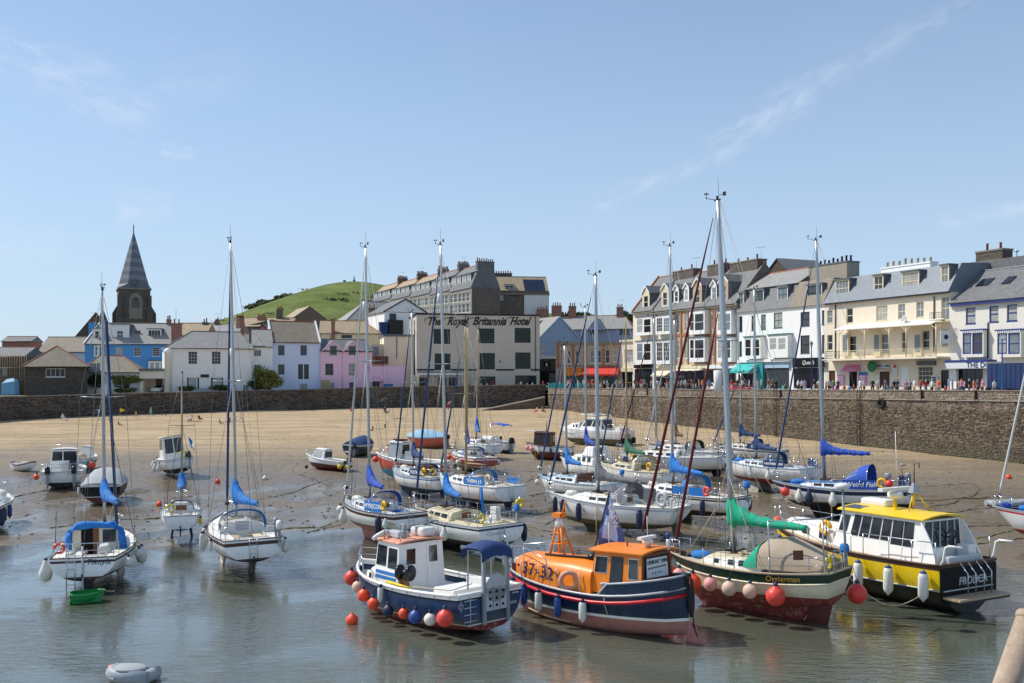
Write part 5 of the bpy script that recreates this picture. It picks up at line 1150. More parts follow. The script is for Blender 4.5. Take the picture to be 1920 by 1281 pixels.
def deck_mesh(h,bul,mat,parent,cock=None,sole='teak',well='gel_white',name='deck'):
 """deck following the sheer; cock=(t0,t1,half width,depth) is a sunk cockpit"""
 mb=MB();ts=list(TS)
 if cock:ts=sorted(set(ts+[cock[0],cock[1]]))
 z=lambda t:h.sheer(t)-bul
 for a,b in zip(ts[:-1],ts[1:]):
  ya,yb=abs(h.pt(a,z(a),1).y)-.012,abs(h.pt(b,z(b),1).y)-.012;ya,yb=max(ya,0),max(yb,0);xa,xb=h.pt(a,z(a),1).x,h.pt(b,z(b),1).x
  cam_=.04
  if cock and a>=cock[0]-1e-6 and b<=cock[1]+1e-6:
   w=cock[2]
   for s_ in(-1,1):mb.add([(xa,s_*w,z(a)+.02),(xb,s_*w,z(b)+.02),(xb,s_*max(yb,w),z(b)),(xa,s_*max(ya,w),z(a))],[(0,1,2,3)if s_>0 else(3,2,1,0)])
  else:
   mb.add([(xa,-ya,z(a)),(xa,0,z(a)+cam_),(xa,ya,z(a)),(xb,-yb,z(b)),(xb,0,z(b)+cam_),(xb,yb,z(b))],[(0,3,4,1),(1,4,5,2)])
 if cock:
  t0,t1,w,d=cock;x0,x1,z0,z1=h.pt(t0,z(t0),1).x,h.pt(t1,z(t1),1).x,z(t0),z(t1);zs=min(z0,z1)-d
  mb.add([(x0,-w,zs),(x1,-w,zs),(x1,w,zs),(x0,w,zs)],[(0,1,2,3)],1)
  for a,b,za,zb in(((x0,-w),(x1,-w),z0,z1),((x1,-w),(x1,w),z1,z1),((x1,w),(x0,w),z1,z0),((x0,w),(x0,-w),z0,z0)):
   mb.add([(*a,zs),(*b,zs),(*b,zb+.03),(*a,za+.03)],[(0,1,2,3)],2)
   mb.add([(a[0],a[1],za+.02),(b[0],b[1],zb+.02),(b[0],b[1],zb+.1),(a[0],a[1],za+.1)],[(0,1,2,3)],2)
 return mb.build(name,[mat,sole,well],parent)
def rail_strip(h,mat,parent,r=.04,dz=0,name='rubbing_strake',t0=0,t1=1,below=0):
 mb=MB()
 for s_ in(-1,1):
  pts=[]
  for t in TS:
   if t0<=t<=t1:p=h.pt(t,h.sheer(t)-below,s_);pts.append(p+V((0,s_*r*.4,dz)))
  mb.tube(pts,r,6)
 pts=[h.pt(0,h.sheer(0)-below,s_)+V((-r*.3,0,dz))for s_ in(-1,1)]
 if t0==0:mb.tube(pts,r,6)
 return mb.build(name,mat,parent)
def panel(parent,q,fm='trim_white',gm='boat_glass',t=.03,name='window'):
 """window on a flat face: q = four corners seen from outside, counter-clockwise from bottom left"""
 q=[V(p)for p in q];n=(q[1]-q[0]).cross(q[3]-q[0]).normalized();c=sum(q,V())/4
 o=MB().quadslab(*[p+(p-c).normalized()*t for p in q],.014,0,-.004).build(name,fm,parent)
 MB().quadslab(*q,.012,0,.009).build('pane',gm,o);return o
def trunk(parent,x0,x1,w0,w1,z0,z1,h0,h1,mat,nose=.5,name='cabin',tumble=.85,top=None,wins=(),wf='trim_white',crown=.07,gm='boat_glass',nwin=True):
 """low coachroof: aft end x0, front x1, half widths, base heights, heights"""
 S=[(x0,w0,z0,h0),((x0+x1)/2,(w0+w1)/2+.05*w0,(z0+z1)/2,(h0+h1)/2),(x1,w1,z1,h1),(x1+nose,w1*.62,z1+.02,.05)]
 rings=[]
 for x,w,z,h in S:rings.append([(x,-w,z-.1),(x,-w,z),(x,-w*tumble-.02,z+h*.86),(x,-w*tumble*.86,z+h),(x,-w*.4,z+h+crown*.8),(x,0,z+h+crown),(x,w*.4,z+h+crown*.8),(x,w*tumble*.86,z+h),(x,w*tumble+.02,z+h*.86),(x,w,z),(x,w,z-.1)])
 mb=MB();n=11
 for i in range(3):
  for j in range(n-1):
   mb.add([rings[i][j],rings[i+1][j],rings[i+1][j+1],rings[i][j+1]],[(3,2,1,0)],1 if(top and 2<=j<=7)else 0,3<=j<=6)
 mb.add(rings[0],[tuple(range(n))[::1]]);mb.add(rings[3],[tuple(range(n))[::-1]])
 c=mb.build(name,[mat,top or mat],parent)
 for a,b in wins:
  for s_ in(-1,1):
   def P(f,k):
    i=0 if f<.5 else 1;g=f*2-i;A,B=S[i],S[i+1];L_=lambda u:A[u]+(B[u]-A[u])*g
    w,z,h=L_(1),L_(2),L_(3);return V((L_(0),s_*(w+(w*tumble+.02-w)*k),z+h*.86*k))
   q=[P(a,.28),P(b,.28),P(b,.86),P(a,.86)]
   panel(c,q if s_<0 else[q[1],q[0],q[3],q[2]],wf,gm,.02)
 return c
def arch_ring(x,w,z,h,n=12,p=.62,lean=0):
 out=[]
 for i in range(n+1):
  a=PI*i/n;s_=math.sin(a)**p;cc=math.cos(a);c_=math.copysign(abs(cc)**.75,cc);out.append(V((x+lean*s_,w*c_,z+h*s_)))
 return out
def sprayhood(parent,x,w,z,h,L,mat,name='spray_hood',band=None,solid=False):
 rings=[arch_ring(x+L*f,w*(1-.12*f),z+.03*f,max(h*(1-f**1.7),.03))for f in(0,.14,.3,.48,.66,.82,.97)]
 mb=MB();mb.loft(rings,False,False,0,True,[0,0,0 if solid else 1,0 if solid else 1,0 if solid else 1,0])
 # second skin just inside so that the cloth has thickness
 rin=[[V((p.x,p.y*.975,z+(p.z-z)*.97))for p in r]for r in rings];mb.loft([r for r in rin[:3]],False,False,0,True)
 o=mb.build(name,[mat,'clear_vinyl'],parent)
 fr=MB();fr.tube(arch_ring(x-.015,w+.012,z,h+.012),.022,6);fr.build('hoop','steel' if band is None else band,o)
 for s_ in(-1,1):
  i0,i1=(8,10)if s_<0 else(2,4)
  a,b,c,d=rings[2][i1],rings[4][i1],rings[4][i0],rings[2][i0]
  q=[a,b,c,d];n=(q[1]-q[0]).cross(q[3]-q[0])
  if n.y*s_<0:q=[b,a,d,c]
  MB().quadslab(*q,.012,0,.012).build('hood_window','clear_vinyl',o)
 return o
def sail_cover(parent,x0,x1,z,mat,hgt=.95,r=.17,droop=0,side=0,name='sail_cover'):
 """cloth cover on the boom: tall collar at the mast, thin at the clew"""
 rings=[];L=x0-x1;r_=random.Random(int(hgt*100+L*37))
 pts=((-.06,.12),(0,.15),(.05,.17),(.12,.19),(.22,.2),(.35,.19),(.5,.18),(.65,.16),(.8,.13),(.93,.10),(1,.06))
 fs=[-.06,-.03,0,.03]+[.06+.94*i/22 for i in range(23)];ties=[]
 for q,f in enumerate(fs):
  w=next(a[1]+(b[1]-a[1])*(f-a[0])/(b[0]-a[0])for a,b in zip(pts[:-1],pts[1:])if a[0]-1e-6<=f<=b[0]+1e-6)
  x=x0-L*f;top=.10+.24*(1-f)+(hgt-.34)*math.exp(-max(f,0)*6.5);tie=q>5 and q%4==0;sq=.94 if tie else 1.02
  zb=z-.12-(.1 if f<.05 else 0)-(0 if tie else r_.uniform(0,.05));zt=z+top*sq*(1+r_.uniform(-.07,.07));w*=r/.17*sq*(1+r_.uniform(-.14,.14));zm=(zb+zt)/2;hh=(zt-zb)/2;yy=side*f
  rings.append([V((x+r_.uniform(-.012,.012),yy+w*math.cos(2*PI*k/10)*(1-.35*max(0,math.sin(2*PI*k/10)))*(1+r_.uniform(-.1,.1)),zm-droop*f+hh*math.sin(2*PI*k/10)*(1+r_.uniform(-.05,.05))))for k in range(10)])
  if tie:ties.append([p+V((0,(p.y-yy)*.06,.01*(1 if p.z>zm else-1)))for p in rings[-1]])
 cv=MB().loft(rings,True,True).build(name,mat,parent)
 for t_ in ties:MB().tube(t_+[t_[0]],.012,4).build('sail_tie','rope_pale',parent)
 return cv
def rail_loop(parent,pts,feet,name,r=.02,mat='steel',mid=True):
 mb=MB();pts=[V(p)for p in pts];mb.tube(pts,r,6)
 if mid:mb.tube([V((p.x,p.y,p.z-(p.z-f.z)*.5))for p,f in zip(pts,feet)],r*.7,5)
 for p,f in zip(pts,feet):mb.tube([f,p],r*.9,6)
 return mb.build(name,mat,parent)
STM=MB().tube([(0,0,0),(0,0,.62)],.016,6).lathe([(.04,0),(.04,.02),(.016,.05)],n=6).mesh('stanchion','steel')
def lifelines(h,parent,t0,t1,n=5,ht=.6,inset=.06,pulpit=True,pushpit=True):
 for s_ in(-1,1):
  pts=[h.edge(t0+(t1-t0)*i/(n-1),s_,0,inset)for i in range(n)]
  for p in pts[(1 if pushpit else 0):(-1 if pulpit else None)]:ob('stanchion',STM,parent,Matrix.Translation(p)@Matrix.Diagonal((1,1,ht/.62,1)))
  mb=MB()
  for k in(1,.52):mb.tube([p+V((0,0,ht*k))for p in pts],.009,4)
  mb.build('guard_wire','wire',parent)
 up=V((0,0,ht))
 if pulpit:
  f=[h.edge(t1,-1,0,inset),h.edge((1+t1)/2,-1,0,.04),h.edge(.985,0),h.edge((1+t1)/2,1,0,.04),h.edge(t1,1,0,inset)];rail_loop(parent,[p+up+V((.12 if i in(1,2,3)else 0,0,.03))for i,p in enumerate(f)],f,'pulpit')
 if pushpit:
  f=[h.edge(t0,-1,0,inset),h.edge(.02,-1,0,.1),h.edge(.01,-1,0,h.hb(0)*.55),h.edge(.01,1,0,h.hb(0)*.55),h.edge(.02,1,0,.1),h.edge(t0,1,0,inset)];rail_loop(parent,[p+up for p in f],f,'pushpit')
def rig(h,root,mast_h,z0=.0,mx=0.,r=.075,genoa='sail_navy',boom=None,mat='alloy',spread=(.55,),sp_len=.75,radar=False,frac=.97,back=True,gear=True,deckz=None,bow_x=None,lower=True,furl=True,topping=True):
 """mast with spreaders, masthead gear and standing rigging; boom=(length, height, cover material, cover height, side)"""
 zt=mast_h;mb=MB();rings=[]
 for f in(0,.25,.5,.75,.92,1):k=r*(1 if f<.75 else 1-.45*(f-.75)/.25);z=z0+(zt-z0)*f;rings.append([V((mx+1.35*k*math.cos(2*PI*i/10),k*math.sin(2*PI*i/10),z))for i in range(10)])
 M_=mb.loft(rings).build('mast',mat,root)
 if gear:
  g=MB();g.box(mx-.12,-.03,zt,mx+.16,.03,zt+.05);g.tube([(mx-.05,0,zt),(mx-.05,0,zt+.9)],.008,4);g.tube([(mx+.1,0,zt+.03),(mx+.55,.02,zt+.18)],.014,5);g.tube([(mx+.5,.02,zt+.12),(mx+.5,.02,zt+.34)],.014,5)
  for a in range(3):g.ball((mx+.5+.07*math.cos(a*2.1),.02+.07*math.sin(a*2.1),zt+.34),.035,6)
  g.tube([(mx-.35,0,zt+.2),(mx-.06,0,zt+.2)],.012,4);g.box(mx-.38,-.005,zt+.14,mx-.24,.005,zt+.3);g.lathe([(.045,0),(.045,.12),(.03,.14)],(mx+.02,0,zt+.05),8);g.build('masthead_gear','iron_black',M_)
 for f in spread:
  z=z0+(zt-z0)*f
  for s_ in(-1,1):MB().tube([(mx,s_*r*.8,z),(mx-.12,s_*sp_len,z+.05)],[.03,.018],5).build('spreader',mat,M_)
 if radar:MB().lathe([(.02,-.28),(.11,-.26),(.11,.26),(.02,.28)],(mx+r*1.35+.13,0,z0+(zt-z0)*(radar if radar is not True else .8)),10).build('radar_reflector','plastic_white',M_)
 tm=(mx-h.xs)/h.L;zf=z0+(zt-z0)*frac;bow=h.edge(.985,0,.05)if bow_x is None else V(bow_x)
 fs=MB().tube([bow,(mx+r,0,zf)],.011,4).build('forestay','wire',root)
 if genoa:
  d=V((mx+r,0,zf))-bow;MB().tube([bow+d*.045,bow+d*.07,bow+d*.35,bow+d*.75,bow+d*.93],[.03,.07,.062,.048,.02],7).build('furled_genoa',genoa,fs);MB().lathe([(.03,-.08),(.11,-.07),(.11,.07),(.03,.08)],bow+d*.035,8,0,d).build('furling_drum','engine_black',fs)
 if back:MB().tube([h.edge(.01,0,.02),(mx-r,0,zt)],.010,4).build('backstay','wire',root)
 for s_ in(-1,1):
  p=h.edge(tm-.02,s_,0,.05);mid=V((mx-.12,s_*sp_len,z0+(zt-z0)*spread[-1]+.05))if spread else p
  MB().tube([p,mid,(mx,s_*r,zf)]if spread else[p,(mx,s_*r,zf)],.009,4).build('shroud','wire',root)
  if lower and spread:
   for dx in(-.05,.03):MB().tube([h.edge(tm+dx,s_,0,.05),(mx,s_*r,z0+(zt-z0)*spread[0]-.1)],.009,4).build('shroud','wire',root)
 for dy in(.05,-.04):MB().tube([(mx-r*1.6,dy,z0+.6),(mx-r*1.1,dy*.5,zt-.1)],.007,4).build('halyard','rope_pale',M_)
 if boom:
  L_,hz_,cm,ch,sd=boom;B_=MB().tube([(mx-r*1.3,0,hz_),(mx-L_,sd,hz_+.02)],[.05,.045],8).build('boom',mat,root)
  if cm:sail_cover(B_,mx-r*.3,mx-L_*.97,hz_+.06,cm,ch,.215,0,sd)
  if topping:MB().tube([(mx-L_,sd,hz_+.05),(mx-r,0,zt-.05)],.006,4).build('topping_lift','rope_pale',B_)
  MB().tube([(mx-L_*.8,sd*.8,hz_-.05),(mx-L_*.8,0,h.sheer(.15)-.1)],.016,5).build('mainsheet','rope_pale',B_)
 return M_
def outboard(parent,p,s=1.,mat='engine_black',yaw=0,tilt=0):
 mw=Matrix.Translation(p)@Matrix.Rotation(yaw,4,'Z')@Matrix.Rotation(tilt,4,'Y')@Matrix.Diagonal((s,s,s,1))
 leg=MB().loft([[(x,y,z)for x,y in((-.18,-.07),(.1,-.07),(.1,.07),(-.18,.07))]for z in(-.75,.1)],True,True,0,False).box(-.35,-.02,-.95,.08,.02,-.7).box(.05,-.12,-.05,.2,.12,.15).lathe([(.02,-.22),(.06,-.15),(.06,.15),(.02,.2)],(-.12,0,-.78),8,0,(1,0,0)).build('outboard_motor','engine_grey',parent);leg.matrix_local=mw
 MB().loft([[V((c*a*.30-.08,b*.17*c,z))for a,b in((1,0),(.7,.8),(0,1),(-.7,.9),(-1,0),(-.7,-.9),(0,-1),(.7,-.8))]for z,c in((.08,.9),(.2,1.05),(.42,1.0),(.54,.8),(.58,.4))]).build('cowling',mat,leg);return leg
def place(px,d,heading,lean=0,pitch=0,rest=0,z=None):
 p=at(px,d,z);p.z+=rest
 return Matrix.Translation(p)@Matrix.Rotation(math.radians(lean),4,'Y')@Matrix.Rotation(math.radians(heading),4,'Z')@Matrix.Rotation(math.radians(pitch),4,'Y')
FG='fenders hung over the boats\' sides'
def fender(mw,h,t,sd,kind,mat,label,size=1.,drop=.1,neck='buoy_navy',rail=0.,p=None):
 """fender tied at the gunwale and hanging straight down against the side"""
 q=mw@(h.edge(t,sd,rail)if p is None else V(p));c=h.pt(t,h.sheer(t)-drop-.3,sd);out=mw.to_3x3()@V((0,sd,0));out.z=0;out.normalize()
 r={'ball':.30,'long':.13,'pear':.24}[kind]*size;top=q+out*(r+.02)+V((0,0,-drop));t_=thing('fender',label,'fender',top,FG)
 if kind=='ball':MB().lathe([(.03,-.02),(.07*size,-.05),(.1*size,-.12*size)]+[(r*math.sin(a*PI/9),-.1*size-r+r*math.cos(a*PI/9))for a in range(2,9)]+[(.01,-.1*size-2*r)],n=16).build('body',mat,t_);MB().lathe([(.02,.05),(.055,.03),(.075*size,-.04),(.1*size,-.13*size),(.02,-.14*size)],n=10).build('neck',neck,t_)
 elif kind=='pear':MB().lathe([(.03,0),(.08*size,-.05),(.12*size,-.2*size),(r,-.48*size),(r*.98,-.62*size),(r*.7,-.8*size),(.02,-.87*size)],n=14).build('body',mat,t_);MB().lathe([(.02,.05),(.06,.02),(.085*size,-.06),(.02,-.07)],n=10).build('neck',neck,t_)
 else:MB().lathe([(.03,.0),(.055,-.04),(r*.75,-.09),(r,-.17*size),(r,-.62*size),(r*.75,-.70*size),(.055,-.75*size),(.03,-.79*size)],n=14).build('body',mat,t_);MB().lathe([(.03,.02),(.06,0),(r*.8,-.085),(.03,-.09)],n=10).build('neck',neck,t_)
 MB().tube([q-top+V((0,0,.05)),V((0,0,0))],.012,4).build('rope','rope_dark',t_);return t_
def name_on(h,parent,s,t0,t1,zf,size,mat,sd=1,shear=0,off=.0,ext=.004):
 a,b=h.pt(t0,h.sheer(t0)*zf,sd),h.pt(t1,h.sheer(t1)*zf,sd);m_=(a+b)/2;x=(a-b)if sd>0 else(b-a);x=x if sd>0 else x
 x=V((-1,0,0))if sd>0 else V((1,0,0));x=(a-b).normalized()if sd>0 else(b-a).normalized()
 tm=(t0+t1)/2;up=h.pt(tm,h.sheer(tm)*zf+.1,sd)-h.pt(tm,h.sheer(tm)*zf-.1,sd);p=h.pt(tm,h.sheer(tm)*zf,sd)+V((0,sd*.018,0));return text(s,size,mat,parent,frame(p,x,up),shear,off,'name_lettering',ext)
def name_transom(h,parent,s,z,size,mat,y=0,shear=0,off=0.):
 a,b=h.pt(0,z-.1,0),h.pt(0,z+.1,0);up=V((b.x-a.x,0,.2));p=h.pt(0,z,0);return text(s,size,mat,parent,frame((p.x-.012,y,z),(0,-1,0),up),shear,off,'name_lettering',.004)
def cloth_sign(h,parent,t0,t1,mat,txt,tm,size,sd=1,ht=.5,shear=0):
 """weather cloth laced to the guard rails beside the cockpit"""
 q=[]
 a,b=h.edge(t0,sd,.06,.05),h.edge(t1,sd,.06,.05);A,B=(b,a)if sd>0 else(a,b)
 q=[A,B,B+V((0,0,ht)),A+V((0,0,ht))];o=MB().quadslab(*q,.015).build('weather_cloth',mat,parent)
 if txt:n=(q[1]-q[0]).cross(q[3]-q[0]).normalized();text(txt,size,tm,o,frame((q[0]+q[2])/2+n*.02,q[1]-q[0],q[3]-q[0]),shear,.008,'lettering',.003)
 return o
def lifebuoy(parent,p,ax,mat='plastic_yellow',arc=.8,R=.27,r=.09,rot=None):return MB().torus(p,R,r,ax,18,8,0,arc).build('lifebuoy',mat,parent)
def yacht(label,px,d,heading,L,B,top,lean=0,pitch=0,rest=.75,hullc='gel_white',stripe='blue_stripe',af='antifoul_blue',hood='canvas_blue',cover='canvas_blue',genoa='sail_navy',deckc='deck_white',cabc='gel_white',keels='bilge',side=0,radar=False,boomL=None,cover_h=.95,twin=.78,hoodh=.85,wins=((.12,.34),(.4,.62),(.68,.86)),cover_on=True,spread=(.55,),mat='alloy',fb=None,transom='',ladder=True,xm=.6,hood_on=True,legs=False,door='wood_varnish',wheel=False,trake=-.15,boomz=None,cockpit='teak',r=.075,rudder=True,stripe_h=.1,cabh=.36,gear=True,furl=True,mast=True,hoodx=0):
 mw=place(px,d,heading,lean,pitch,rest);root=thing('sailing_yacht',label,'yacht',group='yachts aground in the harbour',mw=mw)
 k=L/8;fb=fb or(1.25*k**.6,.92*k**.6,.95*k**.6);h=Hull(L,B,fb,.42*k,twin,.9*k,trake,xm,2.6,1.8,2.3,.12)
 root['_']=0;del root['_']
 hull_mesh(h,[(hullc,('S',.10)),(stripe,('S',.10+stripe_h)),(hullc,('Z',.13)),(stripe,('Z',.06)),(af,'K')],root)
 hw=min(h.hb(.2)*.55,.85);deck_mesh(h,.02,deckc,root,(.05,.36,hw,.42),cockpit,cabc);rail_strip(h,'wood_dark' if stripe=='wood_dark' else 'rubber_grey',root,.028,.01,'toe_rail')
 X=lambda t:h.xs+L*t;z=lambda t:h.sheer(t)-.01
 c=trunk(root,X(.37),X(.70),h.hb(.37)*.70,h.hb(.7)*.62,z(.37),z(.7),cabh*k**.5+.06,cabh*.7*k**.5,cabc,.6*k,'cabin',.84,deckc,wins)
 # companionway
 za=z(.37);MB().box(X(.37)-.02,-.29,za-.3,X(.37)-.004,.29,za+cabh+.02).build('companionway',door,c);MB().box(X(.37),-.33,za+cabh+.06,X(.37)+.75,.33,za+cabh+.16).build('hatch',deckc,c)
 if hood_on and hood:sprayhood(root,X(.345)-hoodx,h.hb(.37)*(.74 if not hoodx else .84),z(.37)+.12,hoodh*k**.4,1.15*k+hoodx,hood,solid=hoodx>0)
 lifelines(h,root,.10,.90)
 if mast:
  Z=zpx(top,d)-mw.translation.z;Z=Z*1.0
  bz=boomz or(z(.6)+cabh+.85);rig(h,root,Z,z(.6)+cabh*.8,0,r,genoa,(boomL or L*.36,bz,cover if cover_on else None,cover_h,side),mat,spread,B*.33,radar,gear=gear)
  # winches, helm, small deck gear
 for s_ in(-1,1):MB().lathe([(.09,0),(.06,.06),(.06,.12),(.08,.16)],(X(.2),s_*(hw+.16),z(.2)+.09),10).build('winch','steel',root)
 if wheel:MB().torus((X(.1),0,z(.1)+.35),.38,.02,(1,0,.1),20,5).tube([(X(.1),0,z(.1)-.4),(X(.1)+.05,0,z(.1)+.4)],.05,6).build('steering_wheel','steel',root)
 else:MB().tube([(X(.03),0,z(0)+.12),(X(.14),.05,z(.1)+.25)],[.03,.02],6).build('tiller','wood_varnish',root)
 MB().box(X(.86),-.22,z(.86)+.05,X(.92),.22,z(.86)+.12).build('fore_hatch','boat_glass',root)
 if rudder:MB().hexa([(X(0)+.05,-.03,-.55*k),(X(.07),-.03,-.55*k),(X(.07),.03,-.55*k),(X(0)+.05,.03,-.55*k),(X(0)-.06+h.trake,-.03,.25),(X(.09),-.03,.0),(X(.09),.03,.0),(X(0)-.06+h.trake,.03,.25)]).build('rudder',af,root)
 kd=rest+.12
 if keels=='bilge':
  for s_ in(-1,1):MB().hexa([(-.75*k,s_*(B*.27)-.05,-kd),(.55*k,s_*(B*.27)-.05,-kd),(.55*k,s_*(B*.27)+.05,-kd),(-.75*k,s_*(B*.27)+.05,-kd),(-.85*k,s_*B*.2-.07,-.15),(.75*k,s_*B*.2-.07,-.15),(.75*k,s_*B*.2+.07,-.15),(-.85*k,s_*B*.2+.07,-.15)]).build('bilge_keel','keel_grey' if af!='antifoul_blue' else 'antifoul_blue',root)
 else:MB().hexa([(-1.0*k,-.09,-kd),(.5*k,-.09,-kd),(.5*k,.09,-kd),(-1.0*k,.09,-kd),(-1.3*k,-.12,-.2),(1.0*k,-.12,-.2),(1.0*k,.12,-.2),(-1.3*k,.12,-.2)]).build('keel',af,root)
 if legs:
  for s_ in(-1,1):MB().tube([(X(.5),s_*(B/2+.04),z(.5)-.15),(X(.5),s_*(B/2+.1),-kd-.02)],.045,7).lathe([(.16,0),(.16,.04),(.05,.08)],(X(.5),s_*(B/2+.1),-kd),8).build('leg','wood_mast',root)
 if ladder:
  mb=MB();
  for s_ in(-.17,.17):mb.tube([h.pt(0,h.sheer(0)+.02,0)+V((-.03,s_,0)),h.pt(0,.12,0)+V((-.06,s_,0))],.015,5)
  for i in range(4):q=h.pt(0,.15+i*.2,0);mb.tube([q+V((-.06,-.17,0)),q+V((-.06,.17,0))],.012,5)
  mb.build('boarding_ladder','steel',root)
 rx=random.Random(int(px));cb=rx.choice(['canvas_blue','sail_white','canvas_navy','buoy_white','canvas_grey'])  # the clutter of a boat in use
 sx=X(.8);MB().loft([[V((sx+a*k_*.45,rx.uniform(-.03,.03)+b*k_*.26,z(.8)+.04+hh))for a,b in((1,0),(.7,.7),(0,1),(-.7,.7),(-1,0),(-.7,-.7),(0,-1),(.7,-.7))]for k_,hh in((1,0),(1.08,.12),(.8,.24),(.3,.28))]).build('sail_bag',cb,root)
 if rx.random()<.6 and L<9:outboard(root,h.edge(.03,-1,.55,.25),.62,rx.choice(['engine_black','engine_grey','canvas_blue']))
 if rx.random()<.6:MB().torus(h.edge(.02,rx.choice((-1,1)),.42,.35),.19,.06,(1,.2,0),14,6,0,.8).build('horseshoe_buoy',rx.choice(['buoy_yellow','buoy_orange','buoy_white']),root)
 for s_ in(-1,1):MB().box(X(.1),s_*(hw-.3)-.2,z(.2)-.13,X(.32),s_*(hw-.3)+.2,z(.2)-.03).build('cockpit_cushion',rx.choice(['canvas_blue','canvas_cream','gel_white','teak']),root,bev=.02)
 for k_ in range(3):MB().torus((X(.5)+.25*k_,(.45-.3*k_),z(.5)+cabh*k**.5+.12),.15,.035,(0,.1,1),12,5).build('rope_coil','rope_pale',root)
 for s_ in(-1,1):MB().tube([(X(.42),s_*h.hb(.4)*.5,z(.42)+cabh*k**.5+.16),(X(.62),s_*h.hb(.6)*.42,z(.62)+cabh*.75*k**.5+.16)],.02,5).build('grab_rail','wood_varnish',root)
 MB().tube([h.edge(.02,1,.55,.2),h.edge(.02,1,2.0,.25)],.016,5).build('ensign_staff','wood_varnish',root);MB().box(X(.55),-.3,z(.55)+cabh*k**.5+.1,X(.62),.3,z(.55)+cabh*k**.5+.2).build('deck_hatch','boat_glass',root)
 if transom:name_transom(h,root,transom[0],h.sheer(0)*transom[1],transom[2],transom[3],transom[4]if len(transom)>4 else 0,.3)
 return root,h,mw,X,z
 # ---------------------------------------------------------------- the yachts
def FD(mw,h,lst):
 for t,sd,kind,mat,label,*r in lst:fender(mw,h,t,sd,kind,mat,label,*(r or[1.]))
 # Tikuyla: high cabined yacht, ladder and blue tarpaulin
r,h,mw,X,z=yacht('white yacht seen from its stern with a ladder and blue tarpaulin over the cabin doorway',197,46.3,101,7.4,3.0,545,-.6,0,.72,stripe='wood_dark',af='antifoul_black',hood=None,cover='canvas_blue',genoa=None,side=-.9,boomL=1.9,cover_h=1.0,twin=.86,ladder=False,radar=.58,cabh=.75,wins=((.1,.3),(.4,.6)),gear=True,r=.072,boomz=2.9)
MB().tube([h.edge(.98,0,.05),(.3,-.1,11.2)],.075,7).build('furled_genoa','sail_navy',r)
za=z(.37);xb=X(.36)
MB().box(xb-.06,-1.0,za-.35,xb+.25,1.0,za+1.0).build('cabin_bulkhead','gel_cream',r,bev=.03)
MB().box(xb-.09,.12,za-.3,xb-.065,.62,za+.95).build('cabin_door','sign_black',r);MB().box(xb-.1,-.12,za-.3,xb-.07,.1,za+.9).build('door_leaf','wood_varnish',r)
panel(r,[(xb-.075,-.28,za+.25),(xb-.075,-.85,za+.25),(xb-.075,-.85,za+.85),(xb-.075,-.28,za+.85)])
rings=[]
rr=random.Random(3)
for f in range(13):
 a=PI*f/12;y=1.15*math.copysign(abs(math.cos(a))**.5,math.cos(a));zz_=za-.3+1.36*math.sin(a)**.28+rr.uniform(-.04,.04);k=rr.uniform(.75,1.35)
 rings.append([V((xb-.12+.13*math.cos(2*PI*j/8)*k,y*(1+.14*math.cos(2*PI*j/8+1)*rr.uniform(.6,1.4)),zz_+.16*k*math.sin(2*PI*j/8)))for j in range(8)])
MB().loft(rings).build('tarpaulin','canvas_blue',r)
mb=MB()
for s_ in(.28,.62):mb.tube([(h.xs-.12,s_,h.sheer(0)+.45),(h.xs-.16,s_,-.65)],.022,6)
for k in range(6):mb.tube([(h.xs-.14,.28,-.5+k*.32),(h.xs-.14,.62,-.5+k*.32)],.018,5)
mb.build('boarding_ladder','steel',r);MB().tube([(h.xs-.1,-.02,h.sheer(0)+.5),(h.xs-.12,-.02,-.7)],.045,7).build('rudder_post','gel_grey',r)
name_transom(h,r,'Tikuyla',.72,.34,'letter_navy',-.62,.35);MB().box(h.xs-.03,-.2,.42,h.xs-.012,.45,.58).build('registration_plate','trim_grey',r)
MB().loft([[(xb-1.5,-.9,za+.02),(xb-1.1,-.9,za+.02),(xb-1.1,-.3,za+.02),(xb-1.5,-.3,za+.02)],[(xb-1.45,-.8,za+.35),(xb-1.2,-.75,za+.45),(xb-1.2,-.4,za+.4),(xb-1.45,-.4,za+.3)]]).build('sail_bag','sail_white',r,bev=.05)
FD(mw,h,[(.12,1,'pear','buoy_white','round white fender on the port quarter of the yacht with the blue tarpaulin',1.15),(.14,-1,'ball','buoy_white','white ball fender at the starboard stern corner of the yacht with the blue tarpaulin',.75),(.5,-1,'pear','buoy_white','greyish fender amidships on the starboard side of the yacht with the blue tarpaulin'),(.42,-1,'ball','buoy_white','small white fender beside the amidships one on the yacht with the blue tarpaulin',.7)])
t_=place(165,40.3,25,0,0,.02,0);gd=thing('dinghy','small empty green plastic dinghy afloat behind the yacht with the ladder','dinghy',mw=t_)
h=Hull(1.3,.85,(.42,.35,.37),.1,.82,.15,-.05,.5,2.2,1.8,2.6,.6);hull_mesh(h,[('plastic_green',('S',.06)),('plastic_green','K')],gd);deck_mesh(h,.05,'plastic_green',gd,(.06,.9,.3,.3),'plastic_green','plastic_green');rail_strip(h,'plastic_green',gd,.035)
MB().box(-.2,-.36,.25,.02,.36,.29).build('thwart','plastic_green',gd);MB().box(-.69,-.24,.2,-.64,.24,.39).build('transom_board','wood_varnish',gd);MB().tube([(.6,0,.38),(1.0,.6,.2),(1.1,1.8,.05)],.012,4).build('painter','rope_pale',gd)
